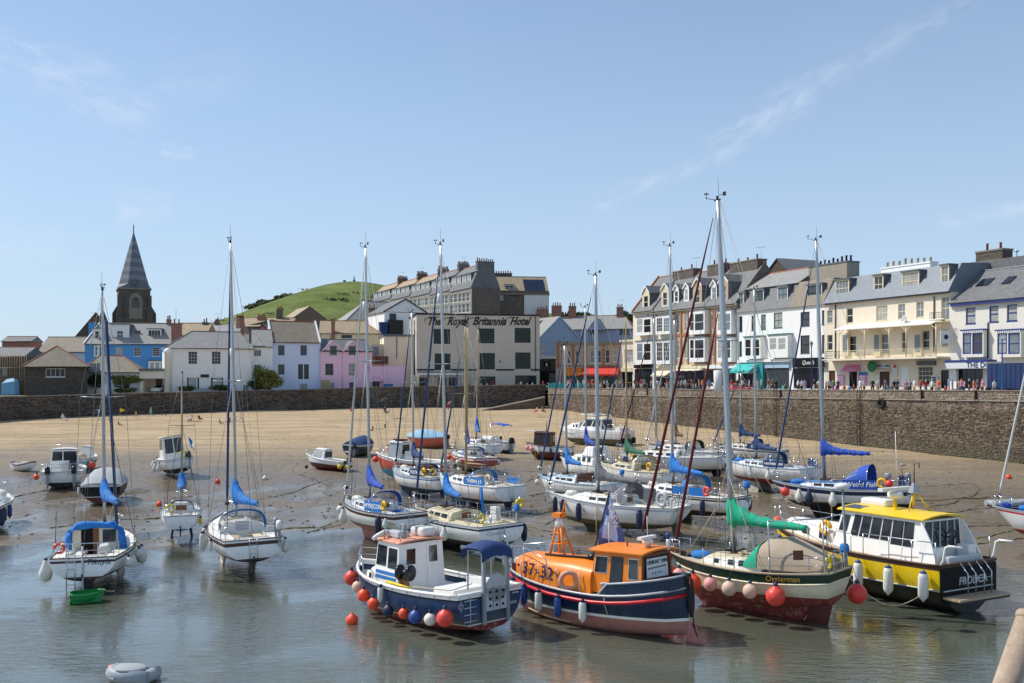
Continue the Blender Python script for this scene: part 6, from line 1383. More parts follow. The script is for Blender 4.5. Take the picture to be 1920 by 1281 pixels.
# small yacht seen from astern
r,h,mw,X,z=yacht('smallest white yacht standing on thin legs, seen from dead astern with a varnished cabin door',341,57,107,5.4,2.15,702,0,0,.85,stripe='gel_white',af='antifoul_blue',hood=None,cover='canvas_blue',genoa=None,mat='wood_mast',boomL=1.2,cover_h=.9,twin=.8,r=.055,wins=((.2,.5),(.6,.85)),spread=(.6,),gear=False,ladder=False)
sprayhood(r,X(.34),.68,z(.37)+.1,.62,.3,'canvas_navy');FD(mw,h,[(.1,-1,'long','buoy_yellow','short yellow fender at the stern of the smallest yacht',.6)])
# yacht with the bright blue hood
r,h,mw,X,z=yacht('cream white yacht with a bright blue hood, lit from the left beside the smallest yacht',444,49.6,114,8.2,3.05,456,-1.2,0,.85,stripe='wood_dark',af='antifoul_black',hood='canvas_blue',cover='canvas_blue',genoa='sail_navy',side=-.7,cover_h=1.15,boomL=2.2,radar=.60,twin=.84,transom=('',.5,.2,'letter_navy'),r=.072,hoodh=1.0,spread=(.5,),stripe_h=.16,door='gel_grey')
outboard(r,(X(0)-.05,-1.15,z(0)+.35),.8,'plastic_white');MB().box(X(.02),-1.0,z(.02)+.25,X(.03),-.6,z(.02)+.55).build('buoy_light','plastic_white',r)
for t_,w_ in((.45,.28),(-.45,.28)):pass
FD(mw,h,[(.72,1,'long','buoy_white','long dirty white fender nearest the bow of the yacht with the bright blue hood',1.25),(.55,1,'long','buoy_white','long white fender with a black end amidships on the yacht with the bright blue hood',1.25),(.06,-1,'pear','buoy_white','grey white fender on the starboard quarter of the yacht with the bright blue hood',.8),(.25,1,'long','buoy_white','stubby white fender lying along the port quarter of the yacht with the bright blue hood',.7)])
# Wyrecon
r,h,mw,X,z=yacht('white yacht with royal blue sail cover and blue name cloth, behind the navy fishing boat',694,56.5,126,7.6,2.7,465,-1.0,0,.95,stripe='wood_dark',af='antifoul_pink',hood='canvas_royal',cover='canvas_royal',genoa='sail_white',deckc='gel_grey',side=.5,boomL=2.6,cover_h=1.15,radar=.77,r=.072,hoodh=.95,stripe_h=.16,keels='fin')
cloth_sign(h,r,.14,.36,'sign_blue','WYRECON','letter_white',.34,1,.55);lifebuoy(r,h.edge(.10,1,.45,.0),(.1,1,0),'plastic_yellow',.8,.2,.09)
FD(mw,h,[(.8,1,'ball','buoy_white','white ball fender under the bow of the yacht with the blue name cloth',.75),(.66,1,'pear','buoy_white','long white fender on the port bow of the yacht with the blue name cloth',1.05),(.13,1,'long','buoy_navy','long navy fender on the port quarter of the yacht with the blue name cloth',1.4),(.05,1,'pear','buoy_white','white fender at the stern corner of the yacht with the blue name cloth',.7)])
# white yacht with the big transom
r,h,mw,X,z=yacht('cream decked white yacht with a broad transom behind the blue fishing boat',838,54.5,126,8.6,3.1,460,-1.3,0,.62,stripe='navy_paint',af='antifoul_black',hood=None,cover='canvas_blue',genoa='sail_navy',deckc='deck_cream',cabc='gel_cream',side=.6,boomL=2.4,cover_h=1.1,radar=.8,twin=.9,r=.072,wheel=True,keels='fin',transom=('Carousel',.62,.3,'letter_grey',.4))
MB().box(X(.1),-.6,z(.1)+.1,X(.16),-.3,z(.1)+.8).build('cockpit_locker','plastic_white',r);lifebuoy(r,h.edge(.02,-1,.95,.1),(1,0,.1),'buoy_yellow',.8,.2,.08);MB().tube([h.edge(.02,-1,0,.1),h.edge(.02,-1,1.3,.1)],.02,5).build('danbuoy_pole','steel',r)
MB().loft([[V((X(.24)+.1*math.cos(a),-.3+.1*math.sin(a),z(.2)+.3))for a in(0,2,4)],[V((X(.3)+.1*math.cos(a),-.55+.1*math.sin(a),z(.2)+1.7))for a in(0,2,4)]]).build('rolled_awning','canvas_blue',r)
FD(mw,h,[(.02,-1,'long','buoy_navy','navy fender on the stern corner of the cream decked yacht',1.2),(.3,1,'pear','buoy_white','white fender on the port quarter of the cream decked yacht',.9)])
# Voyager
r,h,mw,X,z=yacht('white yacht with a varnished cabin bulkhead and a navy name cloth, between the sail covers',776,75,122,8.2,3.0,587,-.8,0,.8,stripe='blue_stripe',af='antifoul_blue',hood='canvas_navy',cover='canvas_navy',genoa='sail_navy',side=.4,boomL=2.4,cover_h=1.1,hoodh=.7,deckc='gel_grey',mat='alloy')
cloth_sign(h,r,.10,.33,'canvas_navy','VOYAGER','letter_white',.36,1,.5);MB().box(X(.36)-.06,-.75,z(.37),X(.36)-.03,.75,z(.37)+.6).build('varnished_bulkhead','wood_varnish',r);lifebuoy(r,h.edge(.09,1,.4,0),(.1,1,0),'plastic_yellow',.8,.24)
# Thema
r,h,mw,X,z=yacht('white yacht with a light blue cloth sign standing behind the broad transomed one',874,69,128,8.4,3.1,612,-.3,0,.85,stripe='gel_white',af='antifoul_blue',hood='canvas_blue',cover='canvas_blue',genoa='sail_navy',boomL=2.3,cover_h=.6,cover_on=False,mat='wood_mast',twin=.86)
cloth_sign(h,r,.12,.38,'sign_blue','THEMA J II','letter_white',.34,1,.5);lifebuoy(r,h.edge(.07,1,.5,0),(.1,1,0),'canvas_cream',.85,.28,.1);cloth_sign(h,r,.1,.28,'sign_blue',None,None,0,-1,.4)
# red hulled yacht
r,h,mw,X,z=yacht('red hulled yacht with a royal blue sail cover and a dark oval cabin door',874.5,93,116,7.2,2.9,614,.5,0,.45,hullc='red_paint',stripe='white_stripe',af='antifoul_red',hood='canvas_blue',cover='canvas_royal',genoa=None,boomL=2.4,side=.8,cover_h=1.5,mat='wood_mast',twin=.85,keels='bilge',r=.09)
FD(mw,h,[(.8,1,'ball','buoy_orange','small orange ball at the bow of the red hulled yacht',.8),(.3,1,'ball','buoy_white','white ball on the port side of the red hulled yacht',.9),(.12,-1,'ball','buoy_white','white ball on the starboard quarter of the red hulled yacht',.9)])
# yacht behind it
r,h,mw,X,z=yacht('white yacht behind the red hulled one with a small turquoise blue sail cover',893,103,118,6.8,2.6,617,.9,0,.7,stripe='gel_white',af='antifoul_blue',hood=None,cover='canvas_blue',genoa=None,boomL=1.9,side=.6,cover_h=1.6,mat='wood_mast',r=.072)
# big white sloop with grey cover
r,h,mw,X,z=yacht('long white sloop with grey sail cover, navy fenders and a broad grey transom',1122,59,141,9.6,3.1,517,-.7,0,.75,stripe='gel_grey',af='antifoul_green',hood='canvas_grey',cover='canvas_grey',genoa='sail_navy',boomL=3.0,side=.3,cover_h=1.15,keels='fin',twin=.72,trake=.7,r=.09,spread=(.36,.67),wins=((.1,.25),(.32,.5),(.56,.72)),radar=False,wheel=True,hoodh=1.0,cabh=.34,legs=True)
lifebuoy(r,h.edge(.07,1,.5,0),(.2,1,0),'gel_grey',.85,.34,.12);MB().box(X(.16),.45,z(.16)+.3,X(.22),.85,z(.16)+1.0).build('cockpit_cover','canvas_grey',r)
FD(mw,h,[(.86,1,'long','buoy_navy','navy fender closest to the bow of the grey covered sloop',1.2),(.78,1,'long','buoy_navy','second navy fender from the bow of the grey covered sloop',1.2),(.63,1,'long','buoy_navy','navy fender amidships on the grey covered sloop',1.35),(.2,1,'long','buoy_navy','navy fender on the port quarter of the grey covered sloop',1.4)])
MB().tube([h.edge(.985,0,.1),h.edge(.985,0,-.1)+V((.25,0,-.2)),h.edge(.985,0,-.45)+V((.2,0,-.2))],.05,6).build('anchor','steel',r)
# blue hooded yacht right of it
r,h,mw,X,z=yacht('white yacht with sky blue hood and cloths behind the maroon furled sails',1262,63.5,128,8.5,3.2,462,-.7,0,.85,stripe='wood_dark',af='antifoul_black',hood='canvas_blue',cover='canvas_blue',genoa=None,boomL=2.9,side=.35,cover_h=1.15,twin=.85,deckc='deck_white',r=.072,hoodh=1.05,spread=(.45,))
cloth_sign(h,r,.3,.44,'sign_blue',None,None,0,1,.5);cloth_sign(h,r,.14,.28,'sign_blue',None,None,0,1,.5);lifebuoy(r,h.edge(.12,1,.4,0),(.1,1,0),'buoy_orange',.85,.22);outboard(r,(X(0),-.9,z(0)+.45),.8,'canvas_blue')
FD(mw,h,[(.14,1,'long','buoy_navy','navy fender on the port quarter of the sky blue hooded yacht',1.25),(.03,-1,'long','buoy_navy','navy fender at the starboard stern corner of the sky blue hooded yacht',1.1)])
# cabin yacht with blue jib bag (boat 33)
r,h,mw,X,z=yacht('white high sided cabin yacht with a royal blue rolled sail in front of the catamaran',1099,84,128,8.3,3.1,577,-.4,0,.6,stripe='gel_white',af='antifoul_black',hood=None,cover='canvas_royal',genoa=None,boomL=1.7,side=.5,cover_h=1.3,cabh=.8,wins=((.1,.25),(.35,.5),(.6,.75)),r=.065)
MB().loft([[(X(.36)+.02,-1.05,z(.37)+.7),(X(.36)+1.6,-.95,z(.37)+.7),(X(.36)+1.6,.95,z(.37)+.7),(X(.36)+.02,1.05,z(.37)+.7)],[(X(.36)+.1,-.9,z(.37)+1.5),(X(.36)+1.1,-.8,z(.37)+1.5),(X(.36)+1.1,.8,z(.37)+1.5),(X(.36)+.1,.9,z(.37)+1.5)]],True,True,0,False).build('wheelhouse','gel_white',r,bev=.06)
panel(r,[(X(.36)+.0,.75,z(.37)+.75),(X(.36)+.0,-.0,z(.37)+.75),(X(.36)+.08,-.0,z(.37)+1.4),(X(.36)+.08,.7,z(.37)+1.4)]);outboard(r,(X(0),.3,z(0)+.4),.8,'buoy_blue');lifebuoy(r,h.edge(.08,-1,.7,.1),(.6,1,0),'plastic_yellow',.7,.3,.1)
# pale yacht with blue bag boom and brown cabin (boat 36)
r,h,mw,X,z=yacht('small pale blue decked yacht with a brown cabin front left of the grey covered sloop',1064,71,132,7.4,2.9,648,-1.2,0,.75,stripe='gel_white',af='antifoul_black',hood=None,cover='canvas_blue',genoa='sail_navy',boomL=1.9,side=.5,cover_h=1.2,deckc='pale_blue_paint',twin=.9,r=.065)
MB().box(X(.36)-.06,-.85,z(.37),X(.36)-.03,.85,z(.37)+.62).build('brown_bulkhead','brown_paint',r)
FD(mw,h,[(.9,1,'ball','buoy_white','white ball at the bow of the pale blue decked yacht',.8)])
# cream hooded yacht with green cover
r,h,mw,X,z=yacht('cream yacht with beige hood and dark green sail cover, mid fleet',1176,78,124,8.6,3.15,594,-.6,0,.8,stripe='gel_cream',af='antifoul_black',hood='canvas_cream',cover='canvas_dark_green',genoa='sail_navy',deckc='deck_cream',cabc='gel_cream',boomL=2.7,side=.5,cover_h=1.1,mat='wood_mast',hoodh=1.0,r=.06)
lifebuoy(r,h.edge(.12,1,.45,0),(.1,1,0),'plastic_yellow',.8,.24)
# two white yachts farther back
r,h,mw,X,z=yacht('white yacht with a brown rolled sail, farthest back by the quay wall',1267,92,132,9.2,3.3,600,-.6,0,.8,stripe='gel_grey',af='antifoul_black',hood='canvas_black',cover='canvas_brown',genoa='sail_white',boomL=1.0,side=.2,cover_h=1.3,r=.075,hoodh=.8)
r,h,mw,X,z=yacht('white long decked yacht with a maroon forestay sail left of the brown rolled sail',1232,86,150,9.4,3.3,597,-1.3,0,.8,stripe='gel_white',af='antifoul_black',hood=None,cover='canvas_pale_grey',genoa='sail_maroon',boomL=2.0,cover_on=False,side=.2,r=.075,wins=((.1,.3),(.4,.6),(.68,.85)))
# navy hooded yacht
r,h,mw,X,z=yacht('white yacht with navy sail cover, hood and name cloth below the quay ladder',1418,77,128,8.2,3.0,543,-.7,0,1.05,stripe='gel_white',af='antifoul_red',hood='canvas_navy',cover='canvas_navy',genoa=None,boomL=2.3,side=.4,cover_h=1.1,twin=.86,r=.075,hoodh=1.0,deckc='pale_blue_paint')
cloth_sign(h,r,.16,.38,'canvas_navy',"PARTNERS' LINE",'letter_white',.22,1,.5);cloth_sign(h,r,.03,.14,'canvas_navy',None,None,0,-1,.55)
FD(mw,h,[(.5,1,'pear','buoy_white','white fender amidships on the navy hooded yacht',.9),(.3,1,'pear','buoy_white','white fender aft on the navy hooded yacht',.9)])
# dark boat behind it
r,h,mw,X,z=yacht('dark sided yacht with navy rolled sail, partly hidden by the tallest mast',1388,95,140,7.4,2.7,700,.3,0,.7,hullc='gel_white',stripe='black_paint',af='antifoul_black',hood='canvas_black',cover='canvas_navy',genoa='sail_navy',boomL=2.2,side=.2,cover_h=1.1,r=.06,hoodh=.9)
cloth_sign(h,r,.12,.42,'canvas_navy','KEIRON','letter_white',.4,1,.5);FD(mw,h,[(.9,1,'ball','buoy_white','white ball under the bow of the dark sided yacht',.8)])
# Weird Fish
r,h,mw,X,z=yacht('white and navy yacht with a royal blue hood and name cloth, nearest the quay wall',1547,64,146,8.6,2.9,450,-1.0,1.0,1.0,stripe='navy_paint',af='antifoul_black',hood='canvas_royal',cover='canvas_royal',genoa='sail_navy',deckc='deck_blue',boomL=3.0,side=.1,cover_h=.95,keels='fin',legs=True,twin=.68,stripe_h=.24,r=.08,hoodh=1.35,hoodx=.75,cabh=.34,spread=(.5,),boomz=3.1)
cloth_sign(h,r,.17,.42,'sign_blue' if 0 else 'canvas_royal','Weird Fish','letter_white',.42,1,.55,.2);cloth_sign(h,r,.01,.1,'canvas_navy',None,None,0,-1,.65);lifebuoy(r,h.edge(.15,1,.45,0),(.1,1,0),'plastic_yellow',.8,.24);MB().ball(h.edge(.1,1,.42,-.1),.24,12).build('round_float','buoy_red',r);outboard(r,h.edge(.12,1,.65,.2),.7,'engine_grey')
MB().tube([h.edge(.05,1,0),h.edge(.05,1,3.6)],.02,5).build('flag_staff','gel_white',r)
FD(mw,h,[(.86,1,'ball','buoy_red','red ball fender under the bow of the royal blue hooded yacht',1.),(.74,1,'pear','buoy_white','white fender nearest the bow of the royal blue hooded yacht',1.1),(.66,1,'pear','buoy_navy','navy fender between the white ones of the royal blue hooded yacht',1.1),(.48,1,'pear','buoy_white','white fender amidships on the royal blue hooded yacht',1.1)])
# Oysterman
r,h,mw,X,z=yacht('green and cream yacht with the tallest mast, teal sail cover and beige cockpit tent',1378,39.2,137,7.4,2.6,372,-.75,2.0,.80,hullc='green_paint',stripe='green_paint',af='antifoul_red',hood=None,cover='canvas_green',genoa=None,deckc='deck_cream',cabc='gel_white',boomL=3.5,side=.45,cover_h=1.0,keels='long',twin=.72,r=.092,spread=(.6,),wins=((.08,.2),(.3,.42),(.5,.62),(.8,.9)),ladder=False,fb=(1.35,1.08,1.22),boomz=2.72,cabh=.44,trake=.35,door='gel_white',legs=False,rudder=False)
OY=(r,h,mw,X,z)
for o_ in list(r.children):
 if o_.name.split('.')[0]in('hull','keel','leg'):bpy.data.objects.remove(o_)
hull_mesh(h,[('green_paint',('S',.36)),('gel_cream',('Z',.28)),('antifoul_red','K')],r)
MB().hexa([(-2.6,-.1,-1.05),(.9,-.1,-1.05),(.9,.1,-1.05),(-2.6,.1,-1.05),(-3.3,-.14,-.1),(1.9,-.14,-.1),(1.9,.14,-.1),(-3.3,.14,-.1)]).build('keel','antifoul_red',r)
MB().hexa([(-3.75,-.05,-1.05),(-2.75,-.05,-1.05),(-2.75,.05,-1.05),(-3.75,.05,-1.05),(-4.15,-.04,.35),(-3.55,-.04,.35),(-3.55,.04,.35),(-4.15,.04,.35)]).build('rudder','maroon_paint',r)
rail_strip(h,'gel_cream',r,.035,0,'cream_strake',.0,1,.36);rail_strip(h,'teak',r,.035,.03,'cap_rail')
bs=V((X(1)+1.5,0,z(1)+.35));MB().tube([(X(.9),0,z(.9)+.12),bs],[.07,.05],8).build('bowsprit','wood_varnish',r)
zt_=zpx(372,39.2)-mw.translation.z;hd=V((.12,0,zt_-.25));d_=hd-bs
for a,b,nm in((bs,hd,0),(V((X(.97),0,z(1)+.15)),V((.1,0,zt_*.74)),1)):
 e=b-a;MB().tube([a+e*.03,a+e*.06,a+e*.4,a+e*.8,a+e*.97],[.03,.075,.06,.045,.015],7).build('furled_genoa','sail_maroon',r)
MB().lathe([(.02,-.45),(.16,-.43),(.16,.43),(.02,.45)],(.35,0,zpx(714,39.2)-mw.translation.z),12).build('radar_reflector','plastic_white',r)
# tent
rings=[]
for x,w,hh in((X(.47),.85,.25),(X(.42),.98,.72),(X(.36),1.0,1.05),(X(.26),.98,1.12),(X(.15),.92,.78),(X(.05),.85,.45)):rings.append(arch_ring(x,w,z(.25)+.12,hh,14,.8))
cv=MB().loft(rings,False,False,0,True).build('cockpit_tent','canvas_beige',r)
MB().loft([[p+V((.02,0,.015))for p in arch_ring(X(.475),.86,z(.25)+.12,.28,14,.8)],[p+V((0,0,.02))for p in arch_ring(X(.425),.99,z(.25)+.12,.74,14,.8)],[p+V((0,0,.02))for p in arch_ring(X(.39),1.01,z(.25)+.12,.92,14,.8)]],False,False).build('tent_border','canvas_green',cv)
q=[rings[2][10],rings[3][10],rings[3][12],rings[2][12]];q=[V(p)for p in q];c_=sum(q,V())/4;q=[c_+(p-c_)*.55+V((0,.02,.02))for p in q];n_=(q[1]-q[0]).cross(q[3]-q[0]);q=q if n_.y>0 else[q[1],q[0],q[3],q[2]]
MB().quadslab(*q,.012,0,.03).build('tent_window','clear_vinyl',cv)
# cap the tent ends
mb=MB();e=rings[-1];mb.add(e,[tuple(range(len(e)))]);mb.build('tent_end','canvas_beige',cv)
# stern gallows, davit and radar post
mb=MB();mb.tube([h.edge(.03,1,0,.1),h.edge(.03,1,2.0,.1),h.edge(.03,-1,2.0,.1),h.edge(.03,-1,0,.1)],.03,6);mb.tube([h.edge(.03,1,2.0,.1),h.edge(.3,1,1.95,.1)],.03,6);mb.tube([h.edge(.3,1,0,.1),h.edge(.3,1,1.95,.1)],.025,6);mb.build('stern_gantry','steel',r)
MB().tube([h.edge(.015,-1,-.1,.3),h.edge(.015,-1,2.9,.3)],.045,7).build('radar_post','engine_grey',r);MB().lathe([(.02,0),(.2,.02),(.27,.1),(.26,.18),(.15,.24),(.02,.25)],h.edge(.015,-1,2.9,.3),16).build('radar_dome','plastic_white',r)
MB().box(X(.28),1.06,z(.28)+.5,X(.28)+.03,1.08,z(.28)+.52).build('cleat','steel',r);MB().quadslab(h.edge(.17,1,.55,-.02),h.edge(.12,1,.55,-.02),h.edge(.12,1,.9,-.02),h.edge(.17,1,.9,-.02),.02).build('weather_panel','wood_dark',r)
name_on(h,r,'Oysterman',.12,.34,.86,.29,'letter_gold',1,.12,.0)
mb=MB()
for a,b in(((0,.1,3.6),h.edge(.5,1,.1,.1)),((0,.1,4.6),h.edge(.35,1,.2,.1)),((0,0,5.2),h.edge(.72,1,.1,.1)),((0,0,4.2),h.edge(.85,1,.1,.1)),((-3.4,.45,2.8),h.edge(.1,1,1.2,.1)),((0,0,6.5),V((-3.2,.4,2.75))),((0,0,6.6),V((-2.2,.3,2.85)))):mb.tube([a,b],.012,4)
mb.build('running_rigging','rope_pale',r)
cols=[('buoy_orange',1.25,'large orange ball'),('buoy_pink',1.0,'pale pink ball'),('buoy_orange',1.2,'bright orange ball'),('buoy_pink',.95,'dusty pink ball'),('buoy_pale',1.0,'faded buff ball'),('buoy_pale',.98,'buff and orange stained ball'),('buoy_red',1.25,'big red ball')]
for i,((m_,s_,lb),t_)in enumerate(zip(cols,(.97,.86,.74,.62,.5,.38,.24))):fender(mw,h,t_,1,'ball',m_,lb+[' nearest the bow',' second from the bow',' third from the bow',' fourth from the bow',' fifth from the bow',' sixth from the bow',' nearest the stern'][i]+' of the green and cream yacht',s_*.95,.25,'buoy_navy')
fender(mw,h,1.0,1,'ball','buoy_orange','orange ball hung above another at the bow of the green and cream yacht',.8,-.15);fender(mw,h,.0,-1,'ball','buoy_red','pinkish red ball off the starboard stern corner of the green and cream yacht',1.25,.55)
# yacht cut by the right edge
r,h,mw,X,z=yacht('blue decked white yacht cut by the right edge with its pale furled foresail',1990,53,158,8.0,2.8,380,0,0,.75,stripe='red_stripe',af='antifoul_red',hood='canvas_blue',cover='canvas_blue',genoa='sail_white',deckc='deck_blue',keels='fin')
MB().loft([[V((X(.93)+.28*math.cos(a),.28*math.sin(a),z(.93)+.02+k))for a in[j*PI/5 for j in range(10)]]for k in(0,.16,.28)]).build('sail_bag','canvas_royal',r)
# ---------------------------------------------------------------- motor boats, fishing boats, dinghies
MG='motor boats in the harbour'
def boat(name,label,px,d,heading,hullargs,bands,lean=0,pitch=0,rest=.4,cat='boat',group=MG,bul=.12,deck='deck_white',cock=None,sole='deck_white',well='gel_white',rail='rubber_grey',rr=.035,z=None):
 mw=place(px,d,heading,lean,pitch,rest,z);t=thing(name,label,cat,group=group,mw=mw);h=Hull(*hullargs[0],**hullargs[1]);hull_mesh(h,bands,t);deck_mesh(h,bul,deck,t,cock,sole,well)
 if rail:rail_strip(h,rail,t,rr,.0,'gunwale')
 return t,h,mw,(lambda u:h.xs+h.L*u),(lambda u:h.sheer(u)-bul)
def house_box(parent,x0,x1,w0,w1,z0,z1,mat,name='wheelhouse',fr=.35,ar=.0,tum=.1,roof=None,over=.1,rth=.06,camber=.08):
 """wheelhouse: aft x0, front x1, half widths at base aft/front; fr = rake of the front"""
 b=[V((x0,-w0,z0)),V((x1,-w1,z0)),V((x1,w1,z0)),V((x0,w0,z0))];t=[V((x0+ar,-w0+tum,z1)),V((x1-fr,-w1+tum,z1)),V((x1-fr,w1-tum,z1)),V((x0+ar,w0-tum,z1))]
 o=MB().hexa(b+t).build(name,mat,parent,bev=.03);C={'port':(b[2],b[3],t[3],t[2]),'stbd':(b[0],b[1],t[1],t[0]),'front':(b[1],b[2],t[2],t[1]),'aft':(b[3],b[0],t[0],t[3])}
 if roof:
  rings=[]
  for x,e in((x0+ar-over,0),(x1-fr+over,0)):
   w=(w0 if x<(x0+x1)/2 else w1)-tum+over;rings.append([V((x,w*a,z1+.004+camber*(1-a*a)))for a in(-1,-.6,-.2,.2,.6,1)]+[V((x,w*a,z1+.004+rth+camber*(1-a*a)))for a in(1,.6,.2,-.2,-.6,-1)])
  MB().loft(rings,True,True,0,False).build('roof',roof,parent,bev=.02)
 def win(f,u0,u1,v0,v1,fm='trim_white',gm='boat_glass',name='window',tt=.035):
  a,b_,c,d_=C[f];P=lambda u,v:(a+(b_-a)*u)*(1-v)+(d_+(c-d_)*u)*v;return panel(parent,[P(u0,v0),P(u1,v0),P(u1,v1),P(u0,v1)],fm,gm,tt,name)
 return o,win,C
 # ---- blue fishing boat
t,h,mw,X,z=boat('fishing_boat','navy blue fishing boat with a white wheelhouse and orange roof in the front row',789,38.2,132,((8.2,3.45,(1.45,1.15,1.24),.55),dict(tw=.86,rake=.7,bp=2.6,a=2.6,c=2.1,flare=.05)),
[('gel_white',('S',.16)),('black_paint',('S',.22)),('blue_paint',('Z',.16)),('gel_white',('Z',.12)),('antifoul_red','K')],0,1.6,.42,'fishing boat',None,.38,'deck_white',None,rail='gel_white',rr=.06)
zd=z(.5);o,win,C=house_box(t,-.1,1.85,1.15,.95,zd-.05,zd+1.78,'gel_white',fr=.25,tum=.12,roof='roof_faded',over=.1,rth=.07)
win('front',.05,.47,.52,.92,'gel_white');win('front',.53,.95,.52,.92,'gel_white');win('port',.06,.48,.5,.92,'gel_white');win('port',.56,.94,.48,.9,'gel_white');win('stbd',.2,.4,.55,.9);win('stbd',.5,.75,.55,.9)
dr=win('aft',.62,.88,.02,.95,'gel_grey','gel_white','door',.0);win('aft',.66,.85,.56,.90,'gel_white');win('aft',.17,.36,.56,.88,'gel_white')
for k in range(2):a,b_,c_,d_=C['port'];P=lambda u,v:(a+(b_-a)*u)*(1-v)+(d_+(c_-d_)*u)*v;panel(t,[P(.08,.33-k*.1),P(.92,.33-k*.1),P(.92,.40-k*.1),P(.08,.40-k*.1)],'gel_white','blue_stripe',0,'painted_stripe')
trunk(t,1.86,2.75,.85,.42,zd,z(.88),.55,.35,'gel_white',.25,'fore_cabin',.9,'deck_white');panel(t,[(2.45,.70,zd+.2),(2.2,.78,zd+.2),(2.2,.74,zd+.42),(2.45,.66,zd+.42)],'trim_white','boat_glass',.05)
zr=zd+1.9;k_=MB().box(.0,-.8,zr+.02,.85,-.15,zr+.38).build('life_raft','plastic_white',t,bev=.1);MB().box(.38,-.82,zr+.0,.48,-.13,zr+.4).build('raft_strap','engine_grey',k_);MB().loft([[V((1.0+x,.35+y,zr+.02))for x,y in((-.5,-.3),(.5,-.2),(.5,.2),(-.5,.3))],[V((1.0+x,.35+y,zr+.25))for x,y in((-.45,-.27),(.5,-.2),(.5,.2),(-.45,.27))]],True,True,0,False).build('roof_locker','gel_grey',t,bev=.04)
MB().torus((1.45,.82,zr+.1),.28,.08,(.5,.3,1),18,8).build('lifebuoy','plastic_white',t)
mb=MB()
for s_ in(-.9,.9):
 mb.tube([(.0,s_,zr-.05),(.0,s_,zr+.6),(1.0,s_,zr+.6),(1.05,s_,zr)],.025,6)
mb.tube([(.0,-.9,zr+.6),(.0,.9,zr+.6)],.025,6);mb.build('roof_rail','steel',t);MB().tube([(.3,.5,zr-.02),(.3,.5,zr+.6)],.07,8).build('exhaust_pipe','engine_grey',t)
MB().lathe([(.02,-.3),(.3,-.28),(.3,-.2),(.12,-.18),(.12,.18),(.3,.2),(.3,.28),(.02,.3)],(-.35,.95,zd+.75),14,0,(1,.3,0)).box(-.5,.8,zd+.5,-.2,1.1,zd+.7).build('pot_hauler','engine_black',t);MB().tube([(.2,1.42,zd+.42),(-1.3,1.42,zd+.34)],.06,6).build('oar','buoy_yellow',t);MB().box(-.45,.85,zd,-.2,1.1,zd+.55).build('hauler_stand','wood_varnish',t)
rail_loop(t,[h.edge(u,s_,.55,.06)for s_,u in((1,.74),(1,.88),(1,.985),(-1,.88),(-1,.74))],[h.edge(u,s_,0,.06)for s_,u in((1,.74),(1,.88),(1,.985),(-1,.88),(-1,.74))],'bow_rail',.022)
MB().box(-3.0,-.7,zd-.02,-1.8,.75,zd+.38).build('engine_box','gel_white',t,bev=.04);MB().tube([h.edge(.3,1,.12,.12),h.edge(.06,1,.14,.2),h.edge(.03,1,.3,.9)],.02,5).build('side_rope','rope_pale',t)
# stern gantry with blue canopy, ladder, stern gate
gx=X(0);mb=MB()
for y in(.35,-.75):mb.box(gx-.14,y-.06,.1,gx-.03,y+.06,2.65);
mb.box(gx-.13,-.75,2.6,gx-.04,.35,2.7)
for y in(.35,-.75):mb.tube([(gx-.08,y,2.65),(gx+.75,y,2.62),(gx+.8,y,1.2)],.035,6)
mb.build('stern_gantry','engine_grey',t)
MB().loft([[V((gx+.95,y,2.62+.22*(1-((y+.2)/.75)**2)-k))for y in(-.9,-.6,-.2,.2,.5)]for k in(.35,0)]+[[V((x,y,2.7+.25*(1-((y+.2)/.75)**2)))for y in(-.9,-.6,-.2,.2,.5)]for x in(.6+gx,gx)]+[[V((gx-.2,y,2.55+.22*(1-((y+.2)/.75)**2)-k))for y in(-.92,-.6,-.2,.2,.52)]for k in(.0,.3)],False,False).build('canopy','canvas_navy',t)
gp=MB().box(gx-.12,-.68,.55,gx-.07,.28,1.35).build('stern_gate','gel_grey',t);MB().lathe([(.5,0),(.5,.04),(.01,.04)],(gx-.12,-.2,1.32),18,0,(1,0,0)).build('gate_top','gel_grey',gp)
for i in range(3):
 for j in range(3):MB().lathe([(.055,0),(.055,.01),(.001,.01)],(gx-.122,-.5+i*.3,.72+j*.24),8,0,(-1,0,0)).build('drain_hole','sign_black',gp)
 if i:MB().box(gx-.135,-.7+i*.32,.57,gx-.121,-.66+i*.32,1.4).build('gate_rib','engine_grey',gp)
ld=MB();ld.tube([(gx-.05,.95,.25),(gx-.05,.95,1.15)],.02,5)
for k in range(4):ld.tube([(gx-.06,.68,.3+k*.24),(gx-.06,1.22,.3+k*.24)],.02,5)
ld.build('boarding_ladder','gel_grey',t);MB().box(gx-.02,-1.35,.98,gx-.008,-1.05,1.03).build('name_lettering','letter_grey',t);MB().box(gx-.02,-1.25,.62,gx-.008,-.9,.72).build('name_lettering','engine_grey',t)
MB().torus((gx-.012,1.33,.85),.1,.015,(1,0,0),12,5).tube([(gx-.012,1.33,1.1),(gx-.012,1.33,.65)],.015,5).build('anchor_emblem','letter_grey',t)
MB().box(-3.3,-1.25,zd,-1.5,-1.05,zd+.5).build('side_locker','gel_white',t)
FD(mw,h,[])
